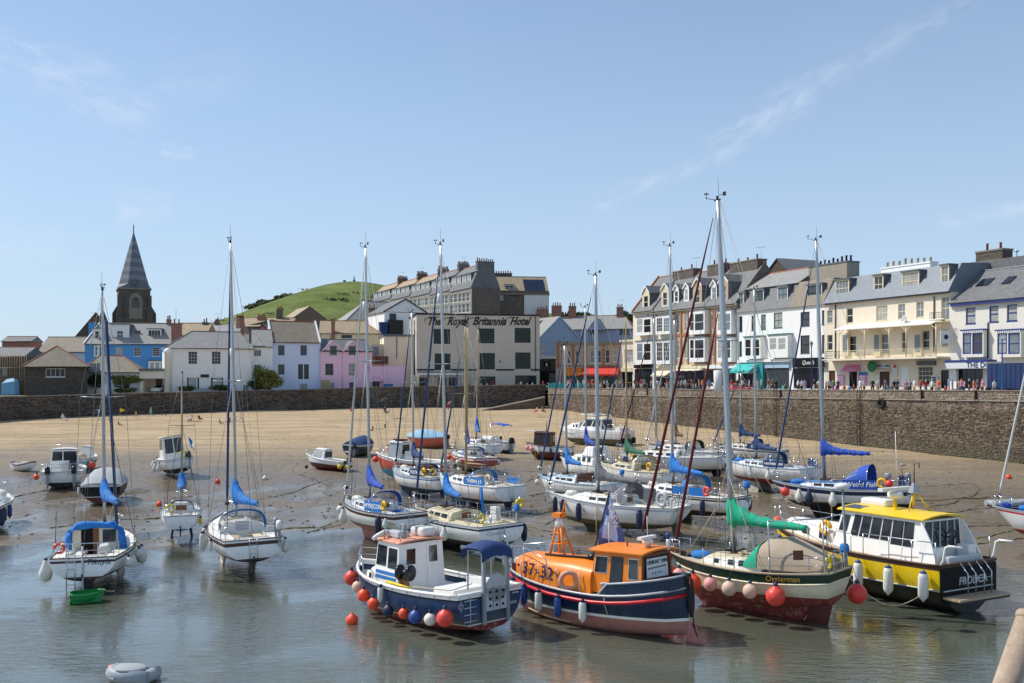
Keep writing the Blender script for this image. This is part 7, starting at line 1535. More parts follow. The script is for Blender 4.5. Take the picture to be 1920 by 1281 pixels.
for i,(u,m_,k,s_,lb,dr_)in enumerate(((.92,'buoy_red','ball',1.1,'largest red ball, hung at the bow',.1),(.72,'buoy_pale','ball',.8,'dirty salmon ball second from the bow',.12),(.63,'buoy_orange','ball',.9,'orange ball third from the bow',.25),(.54,'buoy_orange','ball',.8,'coral ball fourth from the bow',.45),(.50,'buoy_white','long',.9,'greenish white long fender beside the coral ball',.0),(.42,'buoy_navy','ball',.75,'dark navy ball amidships',.55),(.31,'buoy_orange','ball',.68,'small orange ball between navy and blue ones',.55),(.22,'buoy_blue','ball',.9,'bright blue ball',.5),(.13,'buoy_white','ball',.8,'dirty white ball',.55),(.03,'buoy_red','ball',1.08,'big red ball nearest the stern',.32))):
 fender(mw,h,u,1,k,m_,lb+' on the navy fishing boat',s_*.92,dr_)
 # ---- orange lifeboat
t,h,mw,X,z=boat('lifeboat','old orange and navy lifeboat numbered 37-32 with a wheelhouse near the stern',1110,37.1,137,((8.5,2.95,(1.45,1.12,1.5),.5),dict(tw=.03,se=.42,rake=.25,trake=.0,bp=2.2,a=2.4,c=1.9,m=.46)),
[('navy_paint',('S',.14)),('navy_paint',('Z',.46)),('white_stripe',('Z',.36)),('antifoul_pink','K')],0,2.0,.42,'lifeboat',None,.06,'gel_grey',None,rail='gel_grey',rr=.045)
rail_strip(h,'red_stripe',t,.07,0,'fender_strake',0,1,.24)
# raised navy quarter bulwark round the stern
mb=MB()
for s_ in(-1,1):
 P_=[h.edge(u,s_,0,0)for u in(0,.03,.08,.15,.22,.29,.33)];hh=(.42,.42,.42,.42,.42,.4,.02)
 for a,b_,ha,hb_ in zip(P_[:-1],P_[1:],hh[:-1],hh[1:]):
  i=V((0,-.05*s_,0));mb.hexa([a,b_,b_+i,a+i,a+V((0,0,ha)),b_+V((0,0,hb_)),b_+i+V((0,0,hb_)),a+i+V((0,0,ha))]if s_<0 else[b_,a,a+i,b_+i,b_+V((0,0,hb_)),a+V((0,0,ha)),a+i+V((0,0,ha)),b_+i+V((0,0,hb_))])
mb.build('quarter_bulwark','navy_paint',t)
mb=MB()
for s_ in(-1,1):mb.tube([h.edge(u,s_,hz_,.02)for u,hz_ in((0,.44),(.03,.44),(.08,.44),(.15,.44),(.22,.44),(.29,.42),(.335,.03))],.04,6)
mb.build('bulwark_cap','gel_grey',t);MB().hexa([(X(.02),-.3,1.6),(X(.28),-1.1,1.48),(X(.28),1.1,1.48),(X(.02),.3,1.6),(X(.02),-.3,1.66),(X(.28),-1.1,1.54),(X(.28),1.1,1.54),(X(.02),.3,1.66)]).build('aft_deck','deck_white',t)
# turtle deck
zc=1.05;rings=[]
for u,w,hh in((.40,1.12,.98),(.5,1.16,1.05),(.62,1.12,1.0),(.74,.98,.93),(.84,.78,.86),(.875,.66,.76)):rings.append([V((X(u),y*w,h.sheer(u)-.08+hh*k))for y,k in((-1,0),(-1.0,.5),(-.93,.8),(-.72,.97),(-.35,1.04),(0,1.06),(.35,1.04),(.72,.97),(.93,.8),(1.0,.5),(1,0))])
TD=MB().loft(rings,False,False).build('shelter_deck','orange_paint',t);MB().add(rings[-1],[tuple(range(11))]).build('shelter_front','orange_paint',t);MB().add(rings[0],[tuple(range(10,-1,-1))]).build('shelter_back','orange_paint',t)
MB().tube([(X(.44),.3,h.sheer(.5)+1.06),(X(.62),.42,h.sheer(.62)+1.0),(X(.72),.4,h.sheer(.72)+.93)],.05,6).build('deck_hose','rope_dark',t);MB().ball((X(.47),.15,h.sheer(.5)+1.1),.22,10,0,.6).build('deck_vent','engine_black',t)
Yp=lambda u,dz:V((X(u),1.0*(1.16 if u<.55 else 1.16-(u-.55)*.62)+.02,h.sheer(u)-.08+dz))
for s_,u in(('37',.76),('-',.70),('32',.645)):text(s_,.66,'letter_navy',t,frame(Yp(u,.48),Yp(u-.03,.5)-Yp(u+.03,.5),(0,.03,1)),.12,.006,'number_lettering',.004)
for u in(.82,.585):MB().lathe([(.06,0),(.06,.012),(.001,.012)],Yp(u,.55)+V((0,.0,0)),10,0,(0,1,0)).build('painted_dot','letter_navy',t)
mb=MB()
for u in(.80,.69,.58,.45):mb.tube([Yp(u,.05),Yp(u,.5)+V((0,.06,0)),Yp(u,.78)+V((0,.0,0))],.022,6)
mb.build('grab_pole','gel_grey',t)
tag(MB().torus((0,0,0),.29,.085,(0,1,0),24,8).torus((0,0,0),.375,.014,(0,1,0),16,4,1).build('lifebuoy',['roof_faded','buoy_white']),'weathered orange and white life ring hung on the side of the orange lifeboat','life ring').location=mw@(Yp(.50,.42)+V((0,.1,0)))
# wheelhouse
zw=h.sheer(.3)+.0;o,win,C=house_box(t,X(.15),X(.42),.95,1.0,zw,zw+1.46,'orange_paint',fr=.25,tum=.1,roof='orange_paint',over=.16,rth=.08)
win('port',.06,.30,.50,.88,'gel_white');win('port',.38,.62,.04,.90,'brown_paint','boat_glass','doorway',.03);win('port',.74,.92,.42,.88,'gel_white','glass_grey');win('front',.08,.46,.5,.9,'gel_white');win('front',.54,.92,.5,.9,'gel_white');win('stbd',.2,.45,.5,.9);win('stbd',.55,.8,.5,.9)
win('aft',.0,1.,.0,1.,'brown_paint','brown_paint','aft_shade_panel',-.02);win('aft',.06,.94,.42,.93,'brown_paint','boat_glass','window',.02)  # brown panel puts the shade on the orange aft face into its colour
a,b_,c_,d_=C['aft'];P=lambda u,v:(a+(b_-a)*u)*(1-v)+(d_+(c_-d_)*u)*v;n_=V((-1,0,0))
sg=MB().quadslab(*[P(u,v)+n_*.045 for u,v in((.13,.44),(.85,.40),(.83,.88),(.11,.90))],.012).build('notice_board','sign_white',t)
text('LIFEBOAT TRIPS',.175,'letter_dark',sg,frame(P(.48,.79)+n_*.062,P(1,.5)-P(0,.53),P(.5,1)-P(.5,0)),0,.004)
for v,w_ in((.66,.64),(.53,.36)):
 for k in range(7 if w_>.5 else 4):u=.48-w_/2+k*w_/(7 if w_>.5 else 4);MB().quadslab(*[P(uu,vv)+n_*.06 for uu,vv in((u,v-.015),(u+w_/9,v-.018),(u+w_/9,v+.018),(u,v+.02))],.004).build('lettering','letter_dark',sg)
zr=zw+1.6;MB().lathe([(.1,0),(.12,.1),(.2,.14),(.2,.26),(.1,.3)],(X(.2),-.1,zr),12).box(X(.2)-.1,-.5,zr+.3,X(.2)+.1,.4,zr+.4).build('radar_scanner','plastic_white',t);MB().tube([(X(.2),-.1,zr+.4),(X(.2),-.1,zr+1.1)],.012,5).tube([(X(.35),.5,zr-.05),(X(.35),.5,zr+.85)],.014,5).build('aerial','gel_white',t);MB().tube([(X(.13),-.5,zr-.1),(X(.13),-.5,zr+.3)],.06,8).lathe([(.07,0),(.07,.2),(.02,.22)],(X(.13),-.5,zr+.3),8,1).build('signal_light',['plastic_white','buoy_blue'],t)
MB().lathe([(.1,0),(.1,.35),(.13,.36),(.13,.4)],(X(.33),1.1,zw),10).build('bollard','gel_grey',t);MB().lathe([(.03,0),(.03,.15),(.07,.16),(.07,.2)],(X(.28),.2,zr),8).build('roof_vent','wood_varnish',t)
# lattice mast (orange), rails and anchor gear at the bow
mx=X(.66);zb=h.sheer(.66)+.95;mb=MB();tp=V((mx+.12,0,zb+1.2))
for dx,dy in((-.38,.3),(.38,.3),(-.3,-.3),(.4,-.3)):mb.tube([(mx+dx,dy,zb-.05),tp+V((dx*.2,dy*.2,0))],.045,6)
for f in(.35,.68):
 q=[V((mx+dx,dy,zb))*(1-f)+(tp+V((dx*.2,dy*.2,0)))*f for dx,dy in((-.38,.3),(.38,.3),(.4,-.3),(-.3,-.3))];[mb.tube([q[i],q[(i+1)%4]],.03,5)for i in range(4)]
mb.box(tp.x-.2,-.2,tp.z+.22,tp.x+.2,.2,tp.z+.38);mb.tube([tp+V((-.2,.1,.2)),tp+V((-.5,.2,.85))],.04,6);mb.build('lattice_mast','orange_paint',t);MB().lathe([(.2,-.16),(.1,.22),(.02,.22)],tp,8).build('mast_head','gel_white',t)
mb=MB()
for s_ in(-1,1):
 mb.tube([h.edge(.93,s_,0,.05),h.edge(.93,s_,.95,.05),h.edge(.8,s_,1.15,.05),h.edge(.62,s_,1.0,-.0),h.edge(.6,s_,.0,.05)],.025,6)
 mb.tube([h.edge(.8,s_,0,.05),h.edge(.8,s_,1.15,.05)],.022,6);mb.tube([h.edge(.98,s_,0,.02),h.edge(.98,s_,.75,.02),h.edge(.93,s_,.95,.05)],.025,6)
mb.tube([h.edge(.99,0,.0),h.edge(.99,0,1.1)+V((.1,0,0)),h.edge(.99,0,1.25)+V((.3,0,0))],.04,6);mb.build('bow_rail','steel',t)
MB().lathe([(.1,-.35),(.22,-.33),(.22,-.28),(.1,-.26),(.1,.26),(.22,.28),(.22,.33),(.1,.35)],(X(.9),0,h.sheer(.9)+.35),12,0,(0,1,0)).box(X(.9)-.2,-.2,h.sheer(.9)-.05,X(.9)+.2,.2,h.sheer(.9)+.3).build('anchor_winch','gel_grey',t);MB().box(X(.86),-.4,h.sheer(.86)-.05,X(.93),.4,h.sheer(.86)+.35).build('fore_locker','maroon_paint',t);MB().tube([(X(.95),.2,h.sheer(.95)+.5),(X(.985),.12,h.sheer(.98)+.1),(X(.9),.85,h.sheer(.9)+.0)],.05,6).build('anchor_davit','plastic_white',t)
MB().hexa([(X(0)-.7,-.05,-.5),(X(.02),-.05,-.5),(X(.02),.05,-.5),(X(0)-.7,.05,-.5),(X(0)-.18,-.04,.32),(X(.0)-.01,-.04,.32),(X(.0)-.01,.04,.32),(X(0)-.18,.04,.32)]).build('rudder','antifoul_pink',t);MB().box(X(0)-.08,-.12,1.1,X(0)+.12,.12,1.98).loft([[V((X(0)-.12+.1*math.cos(a)*s_,.14*math.sin(a)*s_,zz))for a in[j*PI/4 for j in range(8)]]for zz,s_ in((.5,.5),(.8,1),(1.3,1.1),(1.8,.7))]).build('stern_rope_fender','rubber_black',t)
MB().tube([h.edge(.0,0,.4)+V((-.15,.1,0)),(X(0)-.22,.05,.35),(X(0)-.3,.0,-.1),(X(0)-.32,-.1,-.35)],.025,5).tube([(X(0)-.2,.1,.3),(X(0)-.4,.12,-.1),(X(0)-.25,.15,.28)],.022,5).build('rudder_rope','sail_maroon',t);MB().tube([h.edge(.3,1,-.0),h.pt(.3,.9,1)+V((0,.06,0)),h.pt(.29,.5,1)+V((0,.05,0))],.02,5).build('side_rope','rope_pale',t)
rail_strip(h,'rope_pale',t,.03,0,'bilge_strake',.45,.85,1.22)
for u,k,m_,lb in((.885,'long','buoy_white','white long fender nearest the bow'),(.77,'long','buoy_blue','slate blue long fender second from the bow'),(.655,'long','buoy_white','large white fender amidships'),(.53,'long','buoy_blue','bright blue fender below the life ring'),(.395,'long','buoy_white','white long fender nearest the wheelhouse')):fender(mw,h,u,1,k,m_,lb+' of the orange lifeboat',1.05,.16)
# flag on its staff
fl=thing('flag','pale blue and navy feather flag on a slanted staff aboard the orange lifeboat','flag',mw=mw@Matrix.Translation((X(.5),-.1,h.sheer(.5)+.95)))
A,B_=V((0,0,0)),V((-.55,-.45,2.5));MB().tube([A,B_],.028,6).build('flag_staff','iron_black',fl)
Rz=mw.to_3x3().inverted();rt,dn=Rz@V((1,0,0)),Rz@V((0,0,-1));top=A+(B_-A)*.99;rows=[]
for i in range(13):
 v=i/12;L0=top+(A+(B_-A)*.36-top)*min(v*1.25,1)+dn*max(0,v-.8)*2.0;wd=.95*min(1,v*1.35)*(1 if v<.85 else 1-.9*(v-.85)/.15*.35)
 rows.append([L0+rt*(wd*j/8)+dn*(.35*v*j/8)+(Rz@V((0,1,0)))*(.09*math.sin(j*.9+v*5)*min(1,v*2))for j in range(9)])
mb=MB()
for i in range(12):
 for j in range(8):mb.add([rows[i][j],rows[i][j+1],rows[i+1][j+1],rows[i+1][j]],[(0,1,2,3)],1 if(5<=i<=9 and 1<=j<=5)or(1<=i<=4 and 3<=j<=6)else 0,True)
fc=mb.build('flag_cloth',['flag_blue','flag_pale'],fl);tm_=(rows[3][5]+rows[6][7])/2
text('CREW',.34,'letter_white',fc,frame(rows[3][4]*.4+rows[6][6]*.6+(Rz@V((0,-.12,0))),rows[7][6]-rows[3][4],rows[3][6]-rows[5][3]),0,.006)
# ---- yellow and black motor cruiser
t,h,mw,X,z=boat('motor_cruiser','large yellow and black motor cruiser with a white wheelhouse and yellow roof',1613,43.2,119,((10.6,3.6,(2.0,1.5,1.55),.6),dict(tw=.93,rake=1.1,bp=2.5,a=2.2,c=1.9,sk=.75,flare=.05)),
[('wood_dark',('S',.20)),('yellow_paint',('Z',.50)),('black_paint',('Z',.12)),('black_paint','K')],0,.6,.46,'motor cruiser',None,.06,'teak',None,rail='wood_dark',rr=.05)
rail_strip(h,'gel_grey',t,.03,0,'rubbing_strake',0,1,.99)
gx=X(0);MB().quadslab((gx-.012,1.66,.05),(gx-.012,-1.66,.05),(gx-.012,-1.68,1.44),(gx-.012,1.68,1.44),.01).build('transom_panel','sign_black',t);text('FROLICA',.42,'letter_grey',t,frame((gx-.03,-.25,.86),(0,-1,0),(0,0,1)),.12,.01,'name_lettering')
MB().box(gx-.75,-1.5,.28,gx-.0,1.5,.36).build('bathing_platform','teak',t);MB().box(gx-.74,-1.48,.2,gx-.02,1.48,.275).build('platform_frame','black_paint',t)
mb=MB()
for y in(-.85,-.4,.1,.55):mb.tube([(gx-.4,y,.36),(gx-.4,y,1.2),(gx-.1,y,1.55),(gx+.1,y,1.5)],.022,6)
mb.tube([(gx-.4,-.85,1.0),(gx-.4,.1,1.0)],.02,6);mb.build('platform_rail','steel',t)
for s_ in(-1,1):MB().tube([(gx+.1,s_*1.5,1.5),(gx-.05,s_*1.5,1.75),(gx-.15,s_*1.5,2.25),(gx-.3,s_*1.5,2.33),(gx-.85,s_*1.5,2.35)],.055,6).build('dinghy_davit','plastic_white',t)
zd=z(.35);o,win,C=house_box(t,X(.11),X(.55),1.28,1.18,zd-.05,zd+1.66,'gel_white',fr=.5,tum=.16,roof='yellow_paint',over=.16,rth=.07,camber=.14)
for a,b_ in((.185,.275),(.29,.40),(.415,.53),(.545,.65),(.665,.79),(.80,.91)):win('port',a,b_,.42 if a<.6 else .36,.93,'gel_white',tt=.03);win('stbd',a,b_,.45,.92,'gel_white',tt=.03)
win('port',.03,.13,.5,.9,'gel_white',tt=.02);win('port',.655,.795,.03,.33,'gel_white','gel_white','door_panel',.02)
for k in range(3):win('front',.04+k*.32,.32+k*.32,.5,.92,'gel_white',tt=.02)
win('aft',.06,.94,.36,.96,'gel_white','boat_glass','cockpit_opening',.02)
for k in range(4):a,b_,c_,d_=C['aft'];P=lambda u,v:(a+(b_-a)*u)*(1-v)+(d_+(c_-d_)*u)*v;u=.22+k*.19;MB().quadslab(*[P(uu,vv)+V((-.03,0,0))for uu,vv in((u,.37),(u+.03,.37),(u+.03,.95),(u,.95))],.02).build('mullion','gel_grey',t)
# side wings of the cockpit and seats
for s_ in(-1,1):MB().hexa([(X(.03),s_*1.38-.03,zd),(X(.11),s_*1.38-.03,zd),(X(.11),s_*1.38+.03,zd),(X(.03),s_*1.38+.03,zd),(X(.065),s_*1.25-.03,zd+.9),(X(.11),s_*1.2-.03,zd+1.66),(X(.11),s_*1.2+.03,zd+1.66),(X(.065),s_*1.25+.03,zd+.9)]).build('cockpit_side','gel_white',t);MB().box(X(.05),s_*1.0-.25,zd,X(.10),s_*1.0+.25,zd+.65).build('cockpit_locker','gel_white',t,bev=.03)
MB().box(X(.015),-.9,zd,X(.045),.9,zd+.35).build('stern_seat','gel_grey',t,bev=.05);MB().torus((X(.11)-.25,-.2,zd+1.0),.28,.025,(1,0,.2),18,6).tube([(X(.11)-.25,-.2,zd+1.0),(X(.11),-.2,zd+.9)],.03,6).build('steering_wheel','engine_black',t)
trunk(t,X(.55),X(.86),1.12,.62,z(.55),z(.86),.72,.48,'gel_white',.5,'fore_cabin',.92,'deck_white',((.12,.26),(.46,.62),(.74,.86)));MB().torus((X(.575),1.22,z(.6)+.72),.25,.1,(0,1,0),18,8,0,.8).build('lifebuoy','plastic_yellow',t)
zr=zd+1.86;MB().box(X(.36),-.55,zr-.04,X(.48)+.1,.1,zr+.3).build('life_raft','plastic_white',t,bev=.1);MB().quadslab((X(.42),.35,zr-.03),(X(.5),.35,zr-.03),(X(.5),.95,zr-.09),(X(.42),.95,zr-.09),.04).build('solar_panel','solar',t)
MB().lathe([(.12,-.15),(.06,.25),(.06,.4)],(X(.33),-.1,zr),10).lathe([(.2,.4),(.32,.44),(.32,.62),(.2,.68)],(X(.33),-.1,zr),14,1).box(X(.33)-.12,-1.0,zr+.72,X(.33)+.12,.8,zr+.86,1).build('radar_scanner',['yellow_paint','plastic_white'],t)
mb=MB()
for dx,dy in((-.5,-.45),(.45,-.45),(-.1,.5)):mb.tube([(X(.24)+dx,dy-.1,zr-.1),(X(.24),-.1,zr+.85)],.035,6)
mb.lathe([(.28,.72),(.08,1.12)],(X(.24),-.1,zr),6,1,sm=False);mb.tube([(X(.24),-.1,zr+1.1),(X(.24),-.1,zr+1.9),(X(.24)-.25,-.1,zr+1.95),(X(.24)-.25,-.1,zr+1.75)],.025,5,2);mb.build('tripod_mast',['yellow_paint','engine_grey','iron_black'],t)
for s_ in(1,-1):
 pts=[h.edge(u,s_,0,.08)for u in(.02,.12,.22,.34)];mb=MB();mb.tube([p+V((0,0,.85))for p in pts],.022,6);[mb.tube([p,p+V((0,0,.85))],.02,6)for p in pts];mb.build('side_rail','steel',t)
 pts=[h.edge(u,s_,0,.08)for u in(.4,.52,.64,.76,.88,.97)];mb=MB();mb.tube([p+V((0,0,.75))for p in pts],.014,5);[mb.tube([p,p+V((0,0,.75))],.018,6)for p in pts];mb.build('guard_rail','steel',t)
MB().box(X(.95),-.2,z(.95),X(.99),.2,z(.95)+.3).build('anchor_winch','steel',t);MB().ball((X(.9),.7,z(.9)+.3),.22,10).build('round_float','buoy_orange',t)
for i,u in enumerate((.84,.73,.62,.47,.34,.20,.05)):fender(mw,h,u,1,'long','buoy_white','white cylinder fender with blue top, %s on the yellow cruiser'%('nearest the bow','second from the bow','third from the bow','fourth from the bow','third from the stern','second from the stern','nearest the stern')[i],1.5,.22,'buoy_blue')
# ---- boats on the left
t,h,mw,X,z=boat('rowing_boat','white rowing skiff with a maroon gunwale lying on the sand at the left',43,90.5,143,((3.7,1.35,(.85,.5,.6),.2),dict(tw=.5,rake=.5,bp=2,a=2,c=1.7)),[('gel_white',('S',.06)),('maroon_paint',('S',.12)),('gel_white','K')],-6,2,.16,'rowing boat',None,.1,'gel_white',(.05,.9,.42,.25),'gel_white',rail='maroon_paint')
for u in(.25,.5,.75):MB().box(X(u)-.1,-.6*h.hb(u)*1.2,.32,X(u)+.1,.6*h.hb(u)*1.2,.36).build('thwart','gel_cream',t)
MB().torus((X(.97),0,h.sheer(.97)-.02),.18,.06,(0,0,1),12,6).build('bow_fender','rubber_black',t)
def cruiser(label,px,d,hd,L,B,lean=0,hullc='gel_white',af='antifoul_black',eng=2,cabin=True,rest=.42,**k):
 return boat('motor_boat',label,px,d,hd,((L,B,(1.25,1.0,.95),.4),dict(tw=.92,rake=.8,bp=2.4,a=2.2,c=2,sk=.8,flare=.06)),[(hullc,('S',.16)),('engine_grey',('S',.2)),(hullc,('Z',.1)),(af,'K')],lean,k.get('pitch',0),rest,'motor boat',MG,.1,'deck_white',(.05,.42,B*.36,.4),'deck_white')
t,h,mw,X,z=cruiser('white motor boat with two black outboards on its stern, beside the rowing skiff',122,81,109,6.4,3.3)
o,win,C=house_box(t,X(.44),X(.72),1.15,.95,z(.5),z(.5)+1.55,'gel_white',fr=.7,tum=.18,roof='gel_white',over=.12)
win('aft',.06,.42,.45,.93);win('aft',.46,.94,.45,.93);win('port',.1,.85,.5,.9);win('stbd',.1,.85,.5,.9);win('front',.1,.9,.5,.9)
trunk(t,X(.72),X(.9),1.0,.5,z(.72),z(.9),.5,.3,'gel_white',.3,'fore_cabin');MB().box(X(.4),-1.0,z(.4)-.3,X(.43),.2,z(.4)+.42).build('cockpit_bulkhead','gel_grey',t);MB().box(X(.36),-.9,z(.4),X(.42),-.4,z(.4)+.75).build('helm_console','engine_black',t)
for y in(-.95,.95):outboard(t,(X(0)-.12,y,.75),1.15)
MB().box(X(0)-.03,-.42,.3,X(0)-.012,.42,.8).build('transom_door','gel_white',t);mb=MB();mb.tube([(X(.5),-.9,z(.5)+1.65),(X(.52),-.9,z(.5)+1.95),(X(.52),.9,z(.5)+1.95),(X(.5),.9,z(.5)+1.65)],.03,6);mb.build('roof_arch','steel',t);lifelines(h,t,.5,.92,4)
FD(mw,h,[(.05,1,'ball','buoy_orange','upper orange ball on the port stern corner of the twin engined motor boat',.75),(.1,1,'ball','buoy_red','lower orange red ball on the port side of the twin engined motor boat',.75)])
t,h,mw,X,z=boat('motor_boat','small teal hulled boat with an orange ball half hidden by the twin engined motor boat',160,92,95,((4.6,1.9,(1.,.75,.8),.35),dict(tw=.9,bp=2.4,sk=.7)),[('gel_white',('S',.2)),('teal_paint','K')],0,0,.35,'motor boat',MG,.1,'deck_white',(.1,.6,.6,.3))
house_box(t,X(.55),X(.8),.6,.45,z(.6),z(.6)+1.0,'gel_white',fr=.4,roof='gel_white',over=.05);outboard(t,(X(0)-.1,0,.7),.9);MB().loft([[V((X(.3)+.3*math.cos(a)*k,.5*math.sin(a)*k,z(.3)+zz))for a in[j*PI/5 for j in range(10)]]for k,zz in((1,0),(.9,.35),(.4,.6))]).build('net_heap','rope_pale',t)
fender(mw,h,.05,-1,'ball','buoy_orange','large orange ball on the starboard quarter of the teal hulled boat',1.15,.1)
t,h,mw,X,z=boat('motor_boat','navy hulled boat under a pale grey cover behind the yacht with the ladder',200,72.5,104,((5.6,2.9,(1.3,1.05,1.0),.42),dict(tw=.9,bp=2.4,sk=.7)),[('gel_white',('S',.1)),('black_paint',('Z',.22)),('gel_white',('Z',.17)),('maroon_paint','K')],0,0,.35,'motor boat',MG,.1,'deck_white')
rings=[]
for u,hh in((.01,.15),(.12,.5),(.4,.85),(.55,.9),(.75,.65),(.9,.35),(.97,.15)):rings.append([h.edge(u,-1,0,-.02)]+[V((h.edge(u,0).x,h.hb(u)*a,h.sheer(u)+hh*b_))for a,b_ in((-.9,.35),(-.62,.85),(-.3,1),(0,1.03),(.3,1),(.62,.85),(.9,.35))]+[h.edge(u,1,0,-.02)])
MB().loft(rings,False,False).build('boat_cover','canvas_pale_grey',t);mb=MB();mb.add(rings[0],[tuple(range(9))]);mb.build('cover_end','canvas_pale_grey',t)
for k in range(4):fender(mw,h,.08+k*.09,1,'long','buoy_white','white fender %s on the port quarter of the grey covered navy boat'%('nearest the stern','second from the stern','third from the stern','farthest forward')[k],.85,.05)
t,h,mw,X,z=cruiser('white and blue boat cut off by the left edge with navy fenders',-22,60.5,104,6.5,2.7,hullc='gel_white',af='antifoul_blue',rest=.55)
trunk(t,X(.45),X(.75),.9,.7,z(.5),z(.75),.7,.5,'gel_white',.4,'cabin');lifelines(h,t,.05,.92,5)
mb=MB();mb.tube([(X(0),-.9,z(0)+.1),(X(0)-.5,-1.05,z(0)-.05),(X(0)-.6,-1.35,z(0)-.15)],.04,6);mb.tube([(X(0),-.9,z(0)-.3),(X(0)-.45,-1.1,z(0)-.45)],.04,6);mb.build('stern_bracket','engine_grey',t);MB().quadslab((X(.0)-.02,.9,.2),(X(0)-.02,-1.1,.2),(X(0)-.02,-1.2,.7),(X(0)-.02,.9,.7),.02).build('transom_panel','blue_stripe',t)
FD(mw,h,[(.04,-1,'long','buoy_navy','navy fender on the stern of the boat at the left edge',1.3),(.12,-1,'long','buoy_navy','shorter navy fender ahead of the stern one at the left edge',1.1),(.3,-1,'long','buoy_blue','blue fender amidships on the boat at the left edge',1.)])
# ---- white wheelhouse boat with a tilt
t,h,mw,X,z=cruiser('tilted white wheelhouse boat with a blue flag and black outboard on the wet sand',325,88,122,5.6,2.5,lean=-8,rest=.55,eng=1)
o,win,C=house_box(t,X(.28),X(.66),.98,.85,z(.4)-.05,z(.4)+1.95,'gel_white',fr=.35,tum=.14,roof='gel_cream',over=.16)
win('aft',.1,.48,.3,.93);win('aft',.53,.93,.3,.93);win('port',.1,.9,.5,.92);win('stbd',.1,.9,.5,.92);trunk(t,X(.66),X(.9),.85,.4,z(.7),z(.9),.55,.35,'gel_white',.3,'fore_cabin')
outboard(t,(X(0)-.05,-.75,.8),1.1,'engine_black',-.6,.5)
fl=thing('flag','limp blue and white flag on the stern of the tilted wheelhouse boat','flag',mw=mw@Matrix.Translation((X(.06),-.95,z(.1))));MB().tube([(0,0,0),(-.15,-.1,2.0)],.02,5).build('flag_staff','gel_white',fl)
mb=MB();rows=[[V((-.14-.09*j+.02*i,-.1-.05*j+.05*math.sin(j*1.3+i),1.95-.14*i-.17*j))for j in range(6)]for i in range(6)]
for i in range(5):
 for j in range(5):mb.add([rows[i][j],rows[i][j+1],rows[i+1][j+1],rows[i+1][j]],[(0,1,2,3)],1 if j>2 else 0,True)
mb.build('flag_cloth',['sign_blue','letter_white'],fl)
mb=MB();[mb.tube([(X(.35),s_*1.2,.6),(X(.35),s_*1.35,-.75)],.04,6)for s_ in(-1,)];mb.build('leg','iron_black',t);lifebuoy(t,(X(.1),-.5,z(.1)+.35),(1,0,0),'plastic_green' if 0 else 'buoy_yellow',.8,.25)
for u,s_,lb in((.85,1,'bow'),(.65,1,'forward side'),(.45,1,'middle'),(.2,1,'port quarter')):fender(mw,h,u,1,'pear','buoy_white','white fender at the %s of the tilted wheelhouse boat'%lb,.95,.0 if u>.5 else .2)
# ---- cuddy boat with yellow floats
t,h,mw,X,z=boat('motor_boat','small white cuddy boat with maroon bottom and two yellow floats on its stern',611,91.5,151,((4.8,1.95,(1.0,.72,.68),.32),dict(tw=.86,bp=2.2,sk=.6,rake=.7)),[('gel_white',('S',.2)),('gel_white',('Z',.34)),('maroon_paint','K')],5,1,.28,'motor boat',MG,.14,'deck_white',(.08,.46,.62,.3),rail='gel_white',rr=.05)
o,win,C=house_box(t,X(.46),X(.80),.72,.55,z(.6)-.1,z(.6)+.9,'gel_white',fr=.5,tum=.14,roof='gel_white',over=.04);win('aft',.1,.9,.35,.9,gm='glass_grey');win('port',.1,.8,.1,.9,'gel_grey','gel_grey');mb=MB();mb.tube([(X(.5),-.5,z(.6)+.95),(X(.5),-.5,z(.6)+1.3),(X(.5),.5,z(.6)+1.3),(X(.5),.5,z(.6)+.95)],.02,5);mb.build('roof_rail','steel',t)
lifelines(h,t,.6,.93,3,.4,pushpit=False);outboard(t,(X(0)-.05,-.1,.62),.9);outboard(t,(X(0)-.05,.45,.5),.6)
FD(mw,h,[(.0,1,'ball','buoy_yellow','orange yellow float on the port stern of the white cuddy boat',.7)]);fender(mw,h,.0,1,'ball','buoy_yellow','lemon yellow float at the middle of the white cuddy boat\'s transom',.8,.05,p=(X(0)-.35,.15,.62))
mb=MB();mb.lathe([(.03,-.05),(.16,-.05),(.18,0),(.16,.05),(.03,.05)],(X(.8),1.0,-.12),12,0,(0,1,0));mb.build('launching_wheel','rubber_black',t)
# ---- covered boats
def covered(label,px,d,hd,L,B,hc,cm,lean=0,**k):
 t,h,mw,X,z=boat('covered_boat',label,px,d,hd,((L,B,(1.15,.95,.95),.4),dict(tw=.85,bp=2.2,sk=.6)),[('gel_white' if k.get('rim')else cm,('S',.12)),(hc,('Z',.0)),(k.get('af','black_paint'),'K')],lean,0,.3,'boat',MG,.06,'deck_white',None);rings=[]
 for u,hh in((.0,.3),(.15,.55),(.4,.8),(.6,.85),(.8,.6),(.93,.3),(.985,.06)):rings.append([h.edge(u,-1,-.02,-.03)]+[V((h.edge(u,0).x,h.hb(u)*a,h.sheer(u)+hh*b_))for a,b_ in((-.8,.45),(-.4,.85),(0,1.05),(.4,.85),(.8,.45))]+[h.edge(u,1,-.02,-.03)])
 MB().loft(rings,False,False).build('boat_cover',cm,t);mb=MB();mb.add(rings[0],[tuple(range(7))]);mb.build('cover_end',cm,t);return t,h,mw,X,z
t,h,mw,X,z=covered('navy boat under a faded royal blue cover on dry sand, left of the masts',677,105,70,4.6,2.3,'navy_paint','canvas_navy',3,rim=1);MB().box(X(0)-.02,.1,.12,X(0)-.008,.65,.28).build('registration_plate','letter_white',t);outboard(t,(X(0)-.05,-.5,.55),.8)
